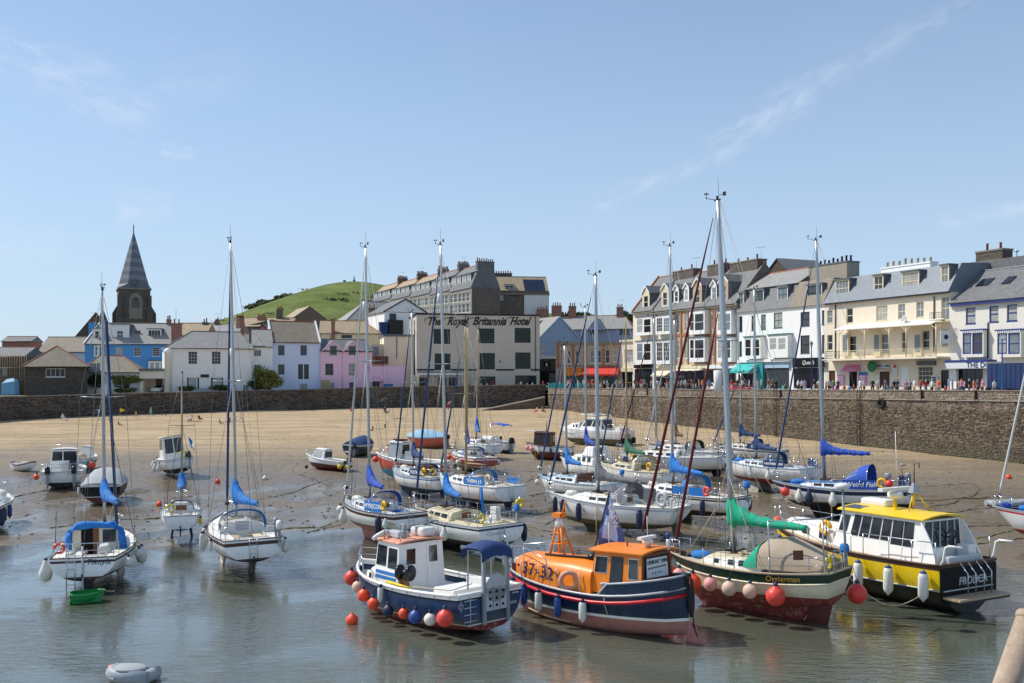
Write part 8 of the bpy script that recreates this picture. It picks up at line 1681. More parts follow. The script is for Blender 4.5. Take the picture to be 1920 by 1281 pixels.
t,h,mw,X,z=covered('red boat under a pale sky blue cover, farthest up the beach',800,113,166,4.8,2.3,'salmon_paint','canvas_sky',-3,af='salmon_paint');outboard(t,(X(0)-.08,0,.6),.95,'engine_black')
# ---- red fishing boat
t,h,mw,X,z=boat('fishing_boat','red fishing boat with a teal bottom and a small white wheelhouse behind the yachts',768,84.5,152,((6.9,2.4,(1.55,1.15,1.1),.6),dict(tw=.8,bp=2.4,sk=.5,rake=.5)),[('gel_white',('S',.24)),('salmon_paint',('Z',.3)),('antifoul_teal','K')],0,-1,.6,'fishing boat',None,.2,'gel_white',(.06,.5,.8,.4),rail='gel_white',rr=.06)
o,win,C=house_box(t,X(.56),X(.76),.8,.68,z(.65)-.1,z(.65)+1.5,'gel_white',fr=.15,tum=.06,roof='gel_white',over=.08);win('front',.1,.46,.5,.88);win('front',.54,.9,.5,.88);win('port',.0,1,.05,.97,'gel_white','gel_grey','side_panel',.0);win('aft',.15,.85,.4,.9)  # grey port panel colours in the shade on the white wheelhouse side
MB().quadslab((X(.58),-.5,z(.65)+1.62),(X(.7),-.5,z(.65)+1.62),(X(.7),.5,z(.65)+1.68),(X(.58),.5,z(.65)+1.68),.15).build('roof_hatch','maroon_paint',t);MB().box(X(.36),-.7,z(.4)-.3,X(.5),.75,z(.4)+.95).build('net_locker','gel_grey',t);rail_loop(t,[h.edge(u,s_,.5,.06)for s_,u in((1,.78),(1,.92),(-1,.92),(-1,.78))],[h.edge(u,s_,0,.06)for s_,u in((1,.78),(1,.92),(-1,.92),(-1,.78))],'bow_rail',.025)
for u,s_,lb,m_ in((.97,1,'red ball hung at the bow','buoy_red'),(.9,-1,'pinkish ball on the far bow','buoy_pale'),(.8,-1,'orange ball on the far side forward','buoy_orange')):fender(mw,h,u,s_,'ball',m_,lb+' of the red fishing boat',.9,.0 if s_<0 else .15,p=None if s_>0 else h.edge(u,-1,.75))
# ---- bimini boat
t,h,mw,X,z=cruiser('white sports boat with a blue sunshade and a black outboard, on dry sand',924,108,140,4.8,2.0,af='antifoul_black',rest=.35,lean=3);outboard(t,(X(0)-.1,0,.75),1.2)
rings=[[V((x,.85*a,z(.4)+1.85+.12*(1-a*a)-dz))for a in(-1,-.5,0,.5,1)]for x,dz in((X(.08),.15),(X(.15),.02),(X(.35),0),(X(.5),.1))];MB().loft(rings,False,False).loft([[p+V((0,0,-.03))for p in r_]for r_ in rings],False,False).build('sunshade','canvas_royal',t)
mb=MB();[mb.tube([(X(.28),s_*.9,z(.3)),(x,s_*.85,z(.4)+1.83)],.02,5)for s_ in(-1,1)for x in(X(.12),X(.46))];mb.build('sunshade_frame','steel',t);trunk(t,X(.45),X(.75),.75,.5,z(.5),z(.75),.4,.3,'gel_white',.3,'cabin')
# ---- brown cabin boat
t,h,mw,X,z=boat('cabin_boat','white and brown boat with a dark brown box cabin and small mizzen mast',1028,100,154,((5.0,2.1,(1.2,.95,.95),.5),dict(tw=.75,bp=2.3,sk=.4)),[('gel_white',('Z',.42)),('wood_dark',('Z',.36)),('brown_paint','K')],0,-1,.45,'boat',MG,.1,'gel_white',(.05,.4,.6,.3),rail='wood_dark')
o,win,C=house_box(t,X(.42),X(.78),.82,.68,z(.55)-.1,z(.55)+1.35,'wood_dark',fr=.12,tum=.05,roof='wood_dark',over=.08);win('aft',.1,.5,.1,.9,'wood_dark');win('aft',.6,.9,.4,.85,'wood_dark','glass_net');win('port',.12,.45,.4,.85,'wood_dark');win('port',.55,.88,.4,.85,'wood_dark');win('front',.1,.9,.45,.85,'pale_blue_paint','glass_grey')
MB().tube([(X(.55),0,z(.55)+1.4),(X(.55),0,z(.55)+2.7)],.05,6).build('mast','wood_mast',t);MB().tube([(X(.56),0,z(.55)+1.55),(X(1.0),.15,z(.55)+1.5)],.035,6).build('boom','gel_white',t);mb=MB();[mb.tube([(X(.7),s_*.95,.5),(X(.7),s_*1.05,-.6)],.04,6)for s_ in(-1,1)];mb.build('leg','wood_mast',t)
for u,s_,m_,k,lb in((.9,1,'buoy_pink','ball','pale pink ball nearest the bow'),(.78,1,'buoy_pink','ball','second pale pink ball'),(.62,1,'buoy_white','long','short white fender'),(.35,1,'buoy_navy','long','navy fender amidships')):fender(mw,h,u,s_,k,m_,lb+' on the boat with the brown box cabin',.85,.1)
# ---- catamaran
mw=place(1117,117,146,0,0,.62);t=thing('catamaran','white motor catamaran with two hulls, aground below the quay corner','catamaran',mw=mw)
for s_ in(-1,1):
 hh_=Hull(8.4,1.25,(1.45,1.15,1.1),.55,.95,1.0,0,.5,2.2,1.9,2.4,.8);o=hull_mesh(hh_,[('gel_white',('S',.35)),('gel_grey',('S',.4)),('gel_white',('Z',.2)),('antifoul_green','K')],t);o.location=(0,s_*1.25,0)
MB().loft([[(x,-1.85*k,z0),(x,1.85*k,z0),(x,1.85*k,z1),(x,-1.85*k,z1)]for x,k,z0,z1 in((-4.15,1,.75,1.16),(0,1,.7,1.2),(2.5,.93,.75,1.33),(4.0,.72,1.0,1.47))],True,True,0,False).build('bridge_deck','gel_white',t,bev=.04)
o,win,C=house_box(t,-1.5,1.6,1.6,1.35,1.15,2.45,'gel_white',fr=.9,tum=.25,roof='gel_white',over=.12);win('port',.08,.5,.35,.9,'gel_grey');win('port',.56,.96,.35,.9,'gel_grey');win('aft',.08,.92,.15,.92,'gel_white','glass_grey');[win('front',.05+k*.32,.32+k*.32,.35,.9)for k in range(3)];win('stbd',.1,.9,.35,.9)
trunk(t,1.55,3.0,1.35,1.0,1.25,1.35,.75,.45,'gel_white',.6,'fore_cabin',.9,None,((.15,.3),(.45,.6)))
mb=MB();mb.tube([(-2.2,-1.4,1.15),(-1.2,-1.4,2.85),(1.0,-1.4,3.0),(1.2,1.4,3.0),(-1.2,1.4,2.85),(-2.2,1.4,1.15)],.05,6);mb.build('roof_arch','gel_white',t);mb=MB();pts=[(-4.1,-1.75,1.16),(-4.1,-.6,1.16),(-4.1,.6,1.16),(-4.1,1.75,1.16),(-2.6,1.78,1.17)];mb.tube([V(p)+V((0,0,.75))for p in pts],.025,6);[mb.tube([p,V(p)+V((0,0,.75))],.02,6)for p in pts];mb.build('stern_rail','steel',t)
MB().box(-3.9,-1.2,1.17,-3.2,1.2,1.55).build('stern_seat','gel_white',t,bev=.05);MB().lathe([(.02,0),(.12,.05),(.12,.14),(.02,.18)],(-4.2,-1.25,.2),8,0,(1,0,0)).build('outdrive','gel_grey',t);[MB().box(-4.55,y-.12,-.35,-4.18,y+.12,.35).build('outdrive','engine_black',t)for y in(-1.27,1.27)]
# ---- inflatables and floats
def inflatable(label,px,d,hd,L,B,zz=None,rest=.0,flip=False,seat=True):
 mw=place(px,d,hd,0,0,rest,zz);t=thing('inflatable_dinghy',label,'dinghy',mw=mw,group='grey inflatable dinghies');r_=.21;mb=MB();pts=[]
 for i in range(25):
  a=-PI*.5+PI*i/24;pts.append((L*.18+L*.32*math.cos(a),(B/2-r_)*math.sin(a),r_+.06*math.cos(a)))
 pts=[(-L/2,-(B/2-r_),r_)]+pts+[(-L/2,B/2-r_,r_)];mb.tube(pts,r_,10);mb.tube([(-L*.42,-(B/2-r_),r_),(-L*.42,B/2-r_,r_)],r_*.9,10);mb.build('tube','rubber_grey',t)
 MB().loft([[(-L*.45,-(B/2-r_),.1),(L*.42,-(B/2-r_)*.3,.1),(L*.42,(B/2-r_)*.3,.1),(-L*.45,(B/2-r_),.1)],[(-L*.45,-(B/2-r_),.14),(L*.42,-(B/2-r_)*.3,.14),(L*.42,(B/2-r_)*.3,.14),(-L*.45,(B/2-r_),.14)]],True,True,0,False).build('floor','gel_grey',t)
 if flip:
  rg=[[V((L*.1+(L*.45*k)*math.cos(a),(B/2-.08)*k*math.sin(a),r_*2-.03+zz_))for a in[j*2*PI/20 for j in range(20)]]for k,zz_ in((1,0),(.85,.06),(.5,.1),(.05,.12))];MB().loft(rg).build('dinghy_cover','canvas_pale_grey',t)
 mb=MB();mb.tube([(p[0]*1.005,p[1]*1.0+math.copysign(r_*1.01,p[1]),r_-.02)for p in pts[2:-2]],.025,5);mb.build('rubbing_band','engine_grey',t);return t,mw
inflatable('grey inflatable dinghy lying on wet mud at the right',1888,69,8,2.6,1.3)
t_,mw_=inflatable('covered grey inflatable dinghy floating at the bottom left corner',250,29.75,168,1.28,1.0,0,-.02,True)
tag(MB().ball((0,0,0),.11,10).build('mooring_buoy','buoy_red',None,at(208,30.1,.28)),'red float at the end of the covered inflatable dinghy','buoy','mooring buoys')
for px,py,m_,lb in((660,1169,'buoy_orange','small orange buoy afloat left of the navy fishing boat'),(299,949,'buoy_orange','orange buoy on wet sand left of the smallest yacht'),(408,906,'buoy_orange','orange buoy on wet sand near the furled navy foresail'),(497,900,'buoy_white','white buoy on sand right of the bright blue sail cover'),(1891,898,'buoy_orange','orange buoy on the mud below the quay wall at the right')):
 d=58.
 for _ in range(30):z_=max(gz((px-960)/F*d,d),0);d=(CZ-z_)*F/(py-HY)
 MB_=MB().lathe([(.02,-.2),(.15,-.17),(.24,-.02),(.22,.1),(.1,.2),(.03,.26)],n=12);MB_.torus((0,0,.27),.05,.015,(1,0,0),8,4);tag(MB_.build('mooring_buoy',m_,None,at(px,d,z_+.12)),lb,'buoy','mooring buoys')
 # ---- mooring ropes and chains over the mud
def gpt(px,py,up=.03):
 d=60.
 for _ in range(40):z_=gz((px-960)/F*d,d);d=(CZ-z_)*F/(py-HY)
 return at(px,d,max(z_,-.02)+up)
ROPES=[([(0,938),(60,925),(95,918),(150,905)],0,'from the left edge to the twin engined boat'),([(95,990),(150,985),(230,975),(300,972)],1,'across the water edge behind the ladder yacht'),([(470,1000),(560,990),(600,990),(655,968)],1,'from the blue hooded yacht to the royal blue covered one'),([(180,872),(230,862),(275,868),(262,884),(190,886)],0,'looped on sand right of the twin engined boat'),
([(500,935),(545,925),(600,905)],0,'on the wet film right of the bright blue sail cover'),([(575,1000),(610,990),(640,985)],1,'left of the bow with a blue name cloth'),([(560,868),(545,880),(553,886),(600,905)],0,'from the cuddy boat bow'),([(1020,985),(1060,970),(1110,950)],0,'under the grey covered sloop'),([(970,985),(1000,990),(1050,1000)],1,'behind the orange lifeboat'),([(950,960),(1000,965),(1040,960)],0,'between the broad transom and the sloop'),([(985,905),(1010,890),(1035,860)],0,'curved on mud below the brown cabin boat'),
([(1690,915),(1760,912),(1820,906),(1842,920),(1800,935),(1740,955)],0,'looped on mud behind the yellow roof'),([(1700,940),(1800,935),(1880,932)],0,'straight across the mud to the inflatable dinghy'),([(1770,962),(1830,955),(1920,952)],0,'on mud right of the radar scanner'),([(1770,965),(1830,950),(1880,940)],0,'diagonal from the tripod mast towards the quay'),([(1810,1022),(1870,1018),(1918,1010)],1,'weedy, right of the cruiser davits'),([(1830,1010),(1880,1000),(1910,990)],1,'weedy and pale at the right edge'),([(1815,988),(1880,985),(1920,988)],0,'right of the yellow roof'),([(1560,800),(1660,830),(1700,840)],0,'running to the foot of the quay ladder'),([(620,800),(700,805),(760,800)],0,'on dry sand behind the navy covered boat'),
([(1330,905),(1390,920),(1450,925),(1500,915)],0,'on mud below the navy hooded yacht'),([(960,1000),(990,1015),(1010,1030)],1,'weedy in the shallows before the lifeboat bow'),([(990,930),(1020,925),(1045,915)],0,'short, left of the sloop bow')]
for pts,kind,where in ROPES:
 P_=[gpt(*p)for p in pts];q=[]
 for a,b_ in zip(P_[:-1],P_[1:]):
  for k in range(9):f=k/9;p=a+(b_-a)*f;L_=(b_-a).length;p+=V((.05*L_*math.sin(f*5+a.x)*.3,.09*L_*math.sin(f*PI)*math.sin(a.x*3+f*4)+rnd.uniform(-.07,.07),0));p.z=max(gz(p.x,p.y),-.03)+rnd.uniform(-.02,.035);q.append(p)
 q.append(P_[-1]);tag(MB().tube(q,.034 if kind else .03,5).build('mooring_rope','weed_rope' if kind else 'rope_dark'),('weed grown mooring rope ' if kind else 'dark mooring chain ')+where,'rope','mooring ropes and chains on the mud')
 # mooring lines from boats
for a,b_,lb in((OY[2]@OY[1].edge(.02,-1,-.4),V((16,38.3,.9)),'slack pale rope between the green and cream yacht and the yellow cruiser'),):
 n=12;tag(MB().tube([a+(b_-a)*(i/n)+V((0,0,-.8*math.sin(PI*i/n)))for i in range(n+1)],.02,5).build('mooring_line','rope_pale'),lb,'rope')
 # ---- weed, stones and wrack scattered over the mud
mb=MB();rs=random.Random(9)
for _ in range(1500):
 y=rs.uniform(50,130);x=rs.uniform(-.5,.45)*y;z=gz(x,y)
 if z<-.03:continue
 s_=rs.uniform(.05,.16);k=[V((x+math.cos(a)*s_*rs.uniform(.6,1.5),y+math.sin(a)*s_*rs.uniform(.6,1.5),z))for a in(0,1.3,2.5,3.8,5)];mb.add(k+[V((x,y,z+s_*.5))],[(i,(i+1)%5,5)for i in range(5)])
tag(mb.build('scattered_stones','rope_dark'),'small dark stones and scraps scattered over the mud','stones',kind='stuff')
mb=MB()
for _ in range(90):
 y=rs.uniform(50,120);x=rs.uniform(-.5,.42)*y
 if gz(x,y)<-.02:continue
 for k in range(14):
  p=V((x+rs.gauss(0,.5),y+rs.gauss(0,.7),0));p.z=gz(p.x,p.y)+.02;a=rs.uniform(0,6.3);l=rs.uniform(.08,.25);d_=V((math.cos(a)*l,math.sin(a)*l,.015));e=V((-d_.y*.35,d_.x*.35,0));mb.add([p-d_,p+e,p+d_,p-e],[(0,1,2,3)])
tag(mb.build('seaweed','weed_rope'),'green brown weed lying in patches on the mud','seaweed',kind='stuff')
# ---- rusty post in the foreground
t=thing('rusty_post','thick rusty pink metal post leaning in from the bottom right corner','post',(0,0,0));d=6.5;a,b_=V(((1930-960)/F*d,d,zpx(1160,d))),V(((1836-960)/F*d,d-.2,zpx(1330,d)));dr_=(a-b_).normalized();b_=b_-dr_*1.2
m,tt,bb,o=mk('rusty_paint');c=tt.mix(tt.ramp(tt.noise(o,22,7,.7),.45,.68),(.38,.28,.195),(.49,.40,.30));c=tt.mix(tt.ramp(tt.noise(o,11,9,.8),.54,.64,0,.8),c,(.22,.11,.06));tt.l(c,bb.inputs['Base Color']);bb.inputs['Roughness'].default_value=.75;bp=tt.n('Bump');bp.inputs['Strength'].default_value=.5;bp.inputs['Distance'].default_value=.006;tt.l(tt.noise(o,60,5),bp.inputs['Height']);tt.l(bp.outputs[0],bb.inputs['Normal'])
MB().tube([b_,a],.078,28).build('tube','rusty_paint',t);MB().lathe([(.078,-.02),(.085,-.01),(.087,.012),(.08,.03),(.053,.045),(.01,.052)],a,28,0,dr_).build('end_cap','rusty_paint',t)
# ================================================================ people, gull
def skinned(name,joints,bones,root):
 """one continuous body grown over a skeleton; faces are sorted into skin, hair, top, trousers and shoes"""
 names=list(joints);me=bpy.data.meshes.new(name);me.from_pydata([joints[n][0]for n in names],[(names.index(a),names.index(b))for a,b in bones],[])
 o=bpy.data.objects.new(name,me);COL.objects.link(o);o.modifiers.new('skin','SKIN')
 for n,sv in zip(names,me.skin_vertices[0].data):
  r=joints[n][1];sv.radius=r if isinstance(r,tuple)else(r,r);sv.use_root=(n==root)
 s=o.modifiers.new('sub','SUBSURF');s.levels=1;s.render_levels=1
 dg=bpy.context.evaluated_depsgraph_get();dg.update();m2=bpy.data.meshes.new_from_object(o.evaluated_get(dg));bpy.data.objects.remove(o)
 segs=[(V(joints[a][0]),V(joints[b][0]),a,b)for a,b in bones]
 for k in range(5):m2.materials.append(None)
 hd=V(joints['head'][0]);mi=[]
 for p in m2.polygons:
  c=p.center;best=min(segs,key=lambda q:(c-(q[0]+(q[1]-q[0])*max(0,min(1,(c-q[0]).dot(q[1]-q[0])/(q[1]-q[0]).length_squared)))).length);a={best[2],best[3]}
  if 'crown' in a or a=={'neck','head'}:mi.append(1 if(c.z>hd.z+.03 and c.y>hd.y-.07)or(c.y>hd.y+.03 and c.z>hd.z-.06)else 0)
  elif a&{'hip','kneeL','kneeR','hipL','hipR'}and not a&{'chest','waist'}:mi.append(3 if not a&{'ankL','ankR'}else 5)
  elif a&{'toeL','toeR'}:mi.append(4)
  elif a&{'wrL','wrR','handL','handR'}:mi.append(0)
  else:mi.append(2)
 m2.polygons.foreach_set('material_index',[x if x<5 else 3 for x in mi]);m2.polygons.foreach_set('use_smooth',[True]*len(mi));m2['low']=[i for i,x in enumerate(mi)if x==5];m2.name=name;return m2
def pose(hipz=.92,tilt=0,armL=(0,0),armR=(0,0),legL=0,legR=0,sit=False,kneel=0):
 """y is backwards; the body faces -y"""
 H=V((0,0,hipz));up=V((0,-math.sin(tilt),math.cos(tilt)));f=V((0,-math.cos(tilt),-math.sin(tilt)))
 J={'hip':(H,(.15,.11)),'waist':(H+up*.17,(.135,.10)),'chest':(H+up*.38,(.17,.115)),'neckb':(H+up*.52,(.08,.07)),'neck':(H+up*.57,.052),'head':(H+up*.67+f*.02,(.078,.095)),'crown':(H+up*.77+f*.01,(.07,.085))}
 Bn=[('hip','waist'),('waist','chest'),('chest','neckb'),('neckb','neck'),('neck','head'),('head','crown')]
 for s,sx,(a1,a2),lg in(('L',-1,armL,legL),('R',1,armR,legR)):
  sh=H+up*.47+V((.19*sx,0,0));d1=V((.1*sx,-math.sin(a1),-math.cos(a1)));el=sh+d1*.29;d2=V((0.02*sx,-math.sin(a1+a2),-math.cos(a1+a2)));wr=el+d2*.25
  J['sh'+s]=(sh,.06);J['el'+s]=(el,.046);J['wr'+s]=(wr,.034);J['hand'+s]=(wr+d2*.11,.034);Bn+=[('neckb','sh'+s),('sh'+s,'el'+s),('el'+s,'wr'+s),('wr'+s,'hand'+s)]
  hp=H+V((.1*sx,0,-.06))
  if sit:kn=hp+V((.06*sx,-.42,.12));an=kn+V((0,-.18,-.36));to=an+V((0,-.15,-.02))
  else:kn=hp+V((.01*sx,-math.sin(lg)*.42-.02,-math.cos(lg)*.42));an=kn+V((0,-math.sin(lg-kneel)*.40,-math.cos(lg-kneel)*.40));to=an+V((0,-.15,-.03))
  J['hip'+s]=(hp,.105);J['knee'+s]=(kn,.068);J['ank'+s]=(an,.048);J['toe'+s]=(to,.042);Bn+=[('hip','hip'+s),('hip'+s,'knee'+s),('knee'+s,'ank'+s),('ank'+s,'toe'+s)]
 return J,Bn
POSES={'stand':pose(armL=(.05,.15),armR=(-.05,.15)),'walk':pose(armL=(.4,.3),armR=(-.35,.25),legL=-.35,legR=.38,kneel=.15),'armbent':pose(armL=(.25,1.5),armR=(.05,.2),legL=.05,legR=-.05),'bend':pose(.88,1.0,(.3,.1),(.5,.1),.08,-.05),'sit':pose(.16,-.25,(-.4,.1),(.5,.4),sit=True),'bench':pose(.62,.1,(.4,.8),(.3,.9),sit=True)}
PM={k:skinned('person_'+k,*v,'hip')for k,v in POSES.items()}
for k in('stand','walk'):  # versions with bare lower legs
 m=PM[k].copy();low=set(PM[k]['low'])
 for i in low:m.polygons[i].material_index=0
 PM[k+'_shorts']=m
for k,c in(('skin_pale','d2a384'),('skin_tan','a8744f'),('skin_red','d08a70'),('hair_brown','3b2718'),('hair_dark','191412'),('hair_fair','a98a55'),('hair_grey','a8a49c'),('hat_white','d9d5c8'),('cloth_white','dcdad4'),('cloth_red','b52c28'),('cloth_pink','d98c98'),('cloth_navy','232c4a'),('cloth_black','1c1c1f'),('cloth_blue','5f8fc2'),('cloth_lilac','b7aec6'),('cloth_orange','d9683a'),('cloth_green','4d7d57'),('cloth_grey','85868a'),('cloth_beige','b59f80'),('cloth_yellow','d8c64a'),('cloth_denim','3f5577'),('cloth_mint','8fc0aa')):pm(k,c,.85,.12,6)
CN={'cloth_white':'white','cloth_red':'red','cloth_pink':'pink','cloth_navy':'navy','cloth_black':'black','cloth_blue':'pale-blue','cloth_lilac':'lilac','cloth_orange':'orange','cloth_green':'green','cloth_grey':'grey','cloth_beige':'beige','cloth_yellow':'yellow','cloth_denim':'denim','cloth_mint':'mint','skin_pale':'bare','skin_tan':'bare'}
HN={'hair_brown':'brown-haired','hair_dark':'dark-haired','hair_fair':'fair-haired','hair_grey':'grey-haired','hat_white':'white-hatted'}
SEEN={}
def person(loc,face,ps,top,leg,hair='hair_brown',skin='skin_pale',where='',s=1.,act=None,group='people on the quay'):
 base=act or{'stand':'standing','stand_shorts':'standing','walk':'walking','walk_shorts':'walking','armbent':'standing','bend':'bending','sit':'sitting','bench':'sitting'}[ps]
 lb='%s person in %s top and %s %s, %s %s'%(HN[hair],CN[top],CN[leg],'shorts' if 'shorts' in ps else 'trousers',base,where)
 o=ob('person',PM[ps]);o.location=loc;o.rotation_euler=(0,0,face);o.scale=(s,s,s)
 for sl_,m in zip(o.material_slots,(skin,hair,top,leg,'rubber_black')):sl_.link='OBJECT';sl_.material=MATS[m]
 tag(o,lb,'person',group);return lb
TOPS=['cloth_white','cloth_white','cloth_pink','cloth_navy','cloth_black','cloth_blue','cloth_lilac','cloth_red','cloth_grey','cloth_beige','cloth_white','cloth_green','cloth_orange','cloth_mint']
LEGS=['cloth_denim','cloth_navy','cloth_beige','cloth_black','cloth_white','cloth_grey'];HAIRS=['hair_brown','hair_dark','hair_fair','hair_grey','hat_white']
AREA=[(1040,'below the orange awning'),(1092,'below the red awning'),(1160,'beside the cream shop'),(1190,'below the white end house'),(1226,'outside the cream narrow house'),(1262,'outside the tan brick house'),(1325,'near the white hatchback'),(1378,'near the red car'),(1400,'outside the teal shopfront'),(1483,'outside the black shopfront'),(1547,'outside the pink posters'),(1625,'below the round green sign'),(1700,'outside the small paned shop window'),(1760,'under the pub sign'),(1846,'in front of the navy lorry')]
r2=random.Random(11);combos=set()
FIXED=[(1548,'stand','cloth_pink','cloth_denim'),(1556,'stand','cloth_white','cloth_navy'),(1584,'bench','cloth_orange','cloth_grey'),(1593,'bench','cloth_blue','cloth_denim'),(1601,'bench','cloth_red','cloth_black'),(1621,'stand','cloth_white','cloth_red'),(1636,'armbent','cloth_black','cloth_black'),(1653,'bench','cloth_white','cloth_navy'),(1660,'stand','cloth_grey','cloth_denim'),(1665,'bench','cloth_blue','cloth_white'),(1672,'bench','cloth_beige','cloth_black'),(1683,'stand','cloth_navy','cloth_navy'),(1692,'bench','cloth_white','cloth_black'),(1699,'stand','cloth_pink','cloth_beige'),(1707,'armbent','cloth_grey','cloth_black'),(1736,'stand_shorts','cloth_red','cloth_blue'),(1759,'stand','cloth_orange','cloth_grey'),(1772,'bench','cloth_red','cloth_beige'),(1785,'stand','cloth_lilac','cloth_white'),(1797,'stand','cloth_beige','cloth_white'),(1808,'armbent','cloth_white','cloth_navy'),(1817,'stand','cloth_black','cloth_black'),(1825,'stand','cloth_orange','cloth_pink'),(1833,'stand','cloth_grey','cloth_black'),(1864,'walk','cloth_white','cloth_grey'),(1851,'bench','cloth_black','cloth_denim')]
for px in[1063,1070,1077,1100,1109,1112,1121,1126,1133,1141,1148,1156,1164,1190,1196,1203,1209,1215,1220,1232,1239,1247,1256,1266,1272,1279,1286,1291,1297,1304,1310,1316,1325,1330,1360,1382,1391,1415,1419,1440,1448,1497,1503,1535,1537,1066,1084,1095,1104,1118,1138,1152,1168,1180,1206,1228,1250,1262,1283,1300,1319,1345,1352,1372,1405,1428,1455,1472,1510,1527,1562,1572,1612,1645,1676,1715,1726,1748,1779,1803,1842]:FIXED.append((px,r2.choice(['stand','walk','stand_shorts','walk_shorts','armbent','bench']),r2.choice(TOPS),r2.choice(LEGS)))
for px,ps,top,leg in FIXED:
 p,u,n=onquay(px+r2.uniform(-1,1),r2.uniform(1.1,3.2));p.z=7.0+.05
 if ps!='bench':p.z+=.30  # standing on the raised kerb walk behind the parapet
 w_=[a for a in AREA if px>=a[0]-12][-1][1]
 for _ in range(60):
  hr=r2.choice(HAIRS);key=(hr,top,leg,ps[:4],w_)
  if key not in combos:break
 combos.add(key);sk_='skin_tan' if r2.random()<.3 else 'skin_pale'
 lb=person(p,r2.uniform(-PI,PI),ps,top,leg,hr,sk_,w_,r2.uniform(.94,1.04))
 # raised walk the quay people stand on, and the benches they use
mb=MB();P=[V((p.x,p.y,7.075))for p in RWP];mb.add([p+off*.62 for p in P]+[p+off*3.6 for p in P]+[p+off*.62+V((0,0,.28))for p in P]+[p+off*3.6+V((0,0,.28))for p in P],[(i+8,i+9,i+13,i+12)for i in range(3)]+[(i+12,i+13,i+5,i+4)for i in range(3)]+[(i+4,i+5,i+13,i+12)for i in range(3)])
tag(mb.build('kerb_walk','paving'),kind='structure')
for px,lb in((1588,'left bench'),(1660,'middle bench'),(1692,'right bench')):
 p,u,n=onquay(px,2.3);t=thing('bench','wooden bench behind the parapet outside the cream building, the %s'%lb,'bench',mw=frame(V((p.x,p.y,7.35)),u,(-n.x,-n.y,0)),group='benches on the quay')
 for k in range(3):MB().box(-.9,-.22+k*.15,.42,.9,-.1+k*.15,.46).build('slat','wood_varnish',t)
 for x in(-.75,.75):MB().box(x-.04,-.22,0,x+.04,.2,.415).build('leg','iron_black',t)
 # people at the hotel terrace
for i,(px,top)in enumerate(((880,'cloth_pink'),(903,'cloth_white'),(913,'cloth_lilac'),(924,'cloth_red'),(936,'cloth_beige'),(972,'cloth_pink'),(977,'cloth_white'),(988,'cloth_beige'),(998,'cloth_white'),(1018,'cloth_red'),(1026,'cloth_black'),(858,'cloth_blue'),(838,'cloth_grey'))):
 d=199.6-.2*(1023-px)/60;x=(px-960)/F*d;person((x,d,7.05 if px>850 else 6.9),r2.uniform(-PI,PI),'bench' if i%3 else 'stand',top,LEGS[i%6],HAIRS[i%5],'skin_pale','%s'%("right of the hotel's ground floor window" if px>940 else "under the hotel's glass canopy" if px<890 else "before the hotel's ground floor window"),1.0,group='people on the hotel terrace')
 # people on the beach
BG='people on the beach'
def bp_(px,py):p=gpt(px,py,0.0);return p
for px,py,ps,top,leg,hair,f,where,s_ in((119,787,'sit','cloth_white','cloth_white','hair_fair',1.2,'below the pyramid roofed building',1.1),(179,783,'bend','cloth_denim','cloth_navy','hair_dark',.5,'left of the green marker flag',1),(187,782,'bend','cloth_blue','cloth_denim','hair_brown',-2,'close to another bending person',1),(255,784,'walk','cloth_yellow','cloth_beige','hair_dark',.8,'alone on the left beach',.68),(223,797,'sit','cloth_black','cloth_black','hair_fair',2,'nearest the water on the left beach',.7),(283,781,'walk','cloth_mint','cloth_mint','hair_brown',-1.2,'beside the wall seam',1),(307,780,'walk','cloth_black','cloth_navy','hair_dark',1.6,'below the white house',1.02),(378,774,'sit','cloth_red','cloth_red','hair_brown',.3,'against the wall below the black railing',.9),(358,789,'sit','cloth_lilac','cloth_navy','hair_dark',-.6,'on a towel below the white house',.95),(374,787,'sit','cloth_black','cloth_black','hair_brown',1.4,'next to the lilac dressed one',.9),(413,795,'sit','cloth_grey','cloth_beige','hair_grey',1.9,'left of the bicycle',.95),(430,793,'sit','cloth_red','cloth_denim','hair_brown',-1.4,'beside the bicycle',1),(659,773,'sit','cloth_red','cloth_white','hair_brown',.2,'on a towel below the pink house',1.05),(729,774,'sit','cloth_lilac','cloth_grey','hair_dark',-.5,'under the dark umbrella',1),(722,773,'sit','cloth_black','cloth_black','hair_fair',.5,'under the dark umbrella',.95),(776,770,'walk_shorts','cloth_pink','cloth_lilac','hair_fair',1.1,'left of the leaning bicycle',1),(840,768,'bend','cloth_pink','cloth_red','hair_fair',.9,'right of the big mast',1.05),(698,808,'sit','cloth_black','cloth_red','hair_brown',-.9,'behind the navy covered boat',.8),(722,803,'bend','cloth_white','cloth_black','hair_dark',.7,'right of a seated child',.7),(1006,772,'sit','skin_pale','cloth_red','hair_brown',-.6,'left of two below the slipway',.95),(1018,772,'sit','skin_tan','cloth_black','hair_dark',.6,'right of two below the slipway',1.0)):
 p=bp_(px,py);person(p,f,ps,top,leg,hair,'skin_pale',where,s_,group=BG)
t=thing('umbrella','dark parasol shading two people on the beach below the pink house','umbrella',bp_(722,772)+V((0,.5,0)));MB().lathe([(1.0,1.75),(.7,2.05),(.35,2.22),(.02,2.3),(.02,2.27),(.35,2.19),(.7,2.02),(.98,1.74)],n=10,sm=False).build('canopy','canvas_black',t);MB().tube([(0,0,-.2),(0,0,2.35)],.025,6).build('pole','wood_mast',t)
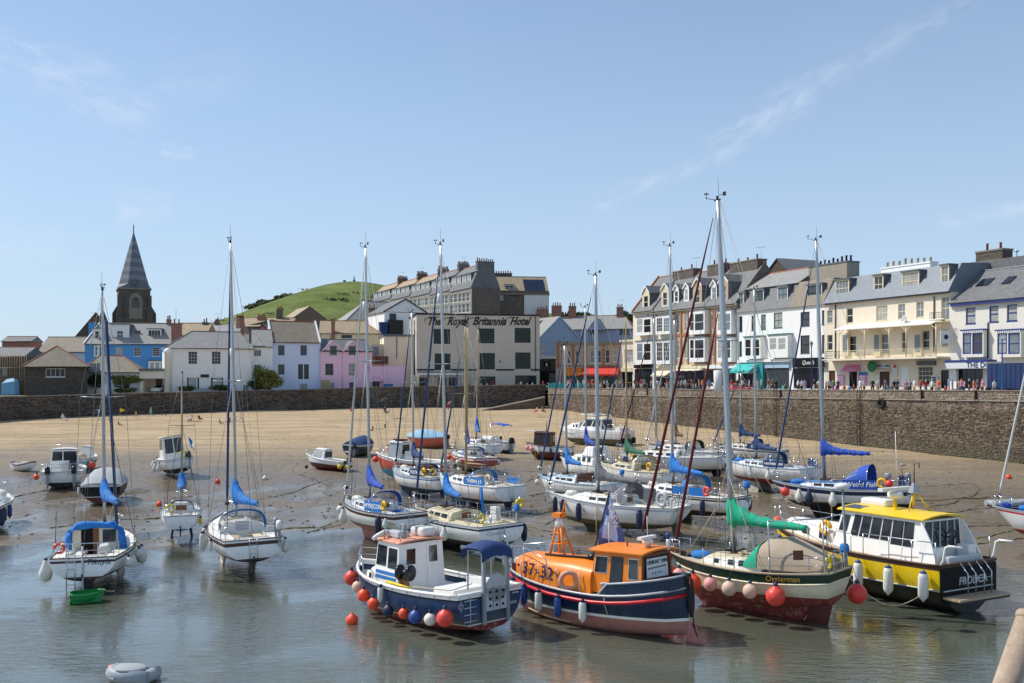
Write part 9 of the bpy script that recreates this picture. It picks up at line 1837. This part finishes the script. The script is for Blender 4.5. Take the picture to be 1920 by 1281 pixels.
def bicycle(label,p,yaw):
 t=thing('bicycle',label,'bicycle',mw=Matrix.Translation(p)@Matrix.Rotation(yaw,4,'Z'),group='bicycles on the beach')
 for x in(-.52,.52):
  w_=MB().torus((x,0,.33),.32,.025,(0,1,0),18,5).build('wheel','rubber_black',t);sp_=MB();[sp_.tube([(x,0,.33),(x+.31*math.cos(k*PI/4),0,.33+.31*math.sin(k*PI/4))],.004,3)for k in range(8)];sp_.build('spokes','steel',w_)
 MB().tube([(-.52,0,.33),(-.18,0,.82),(.35,0,.8),(-.05,0,.3),(-.18,0,.82)],.02,6).tube([(-.52,0,.33),(-.05,0,.3)],.016,5).tube([(.52,0,.33),(.33,0,.95)],.018,5).build('frame','iron_black',t);MB().box(-.32,-.07,.9,-.08,.07,.95).build('saddle','rubber_black',t);MB().tube([(.25,-.26,.98),(.34,0,.96),(.25,.26,.98)],.015,5).build('handlebar','steel',t)
bicycle('dark bicycle standing beside the seated people on the left beach',bp_(446,792),.1);bicycle('bicycle leaning by the wall right of the walking person on the far beach',bp_(790,768),-.1)
for px,py,m_,lb in((366,790,'cloth_orange','orange towel under the people below the white house'),(654,775,'cloth_white','white towel under the red dressed sitter'),(848,771,'cloth_white','white towel right of the bending pink person'),(1012,774,'cloth_pink','pink towel at the foot of the slipway')):
 p=bp_(px,py);tag(MB().loft([[V((x+.03*math.sin(y*5),y,.02+.02*math.sin(x*7+y*5)))for x in(-.9,-.45,0,.45,.9)]for y in(-.45,0,.45)],False,False).build('beach_towel',m_,None,p),lb,'towel','towels on the beach')
p=bp_(225,782);t=thing('marker_flag','small yellow green flag stuck in the sand by the wall','flag',p);MB().tube([(0,0,-.1),(0,0,1.5)],.025,5).build('flag_staff','wood_mast',t);MB().quadslab((0,0,.75),(.75,.05,1.05),(.72,.05,1.2),(0,0,1.5),.02).build('flag_cloth','buoy_yellow',t)
# gull
p=gpt(1691,879,0);t=thing('gull','white gull with grey wings standing on the mud below the quay wall','gull',mw=Matrix.Translation(p)@Matrix.Rotation(2.9,4,'Z')@Matrix.Scale(1.25,4))
MB().loft([[V((x,y*w,z0+zz*w))for y,zz in[(math.cos(j*PI/4),math.sin(j*PI/4))for j in range(8)]]for x,w,z0 in((-.3,.02,.27),(-.2,.06,.26),(-.05,.095,.26),(.1,.085,.29),(.17,.05,.36),(.2,.045,.43),(.25,.052,.47),(.3,.035,.47),(.33,.014,.46),(.38,.006,.45))]).build('body','cloth_white',t)
for s_ in(-1,1):MB().loft([[V((x,s_*(.07+.025*math.cos(a)*w),.28+.07*w*math.sin(a)))for a in[j*PI/3 for j in range(6)]]for x,w in((.1,.5),(0,1),(-.15,.9),(-.33,.2))]).build('wing','engine_grey',t);MB().tube([(0,s_*.04,.2),(0,s_*.04,.02),(.06,s_*.04,0)],.01,5).build('leg','buoy_pink',t)
MB().tube([(.32,0,.465),(.39,0,.455)],[.013,.004],5).build('beak','plastic_yellow',t)
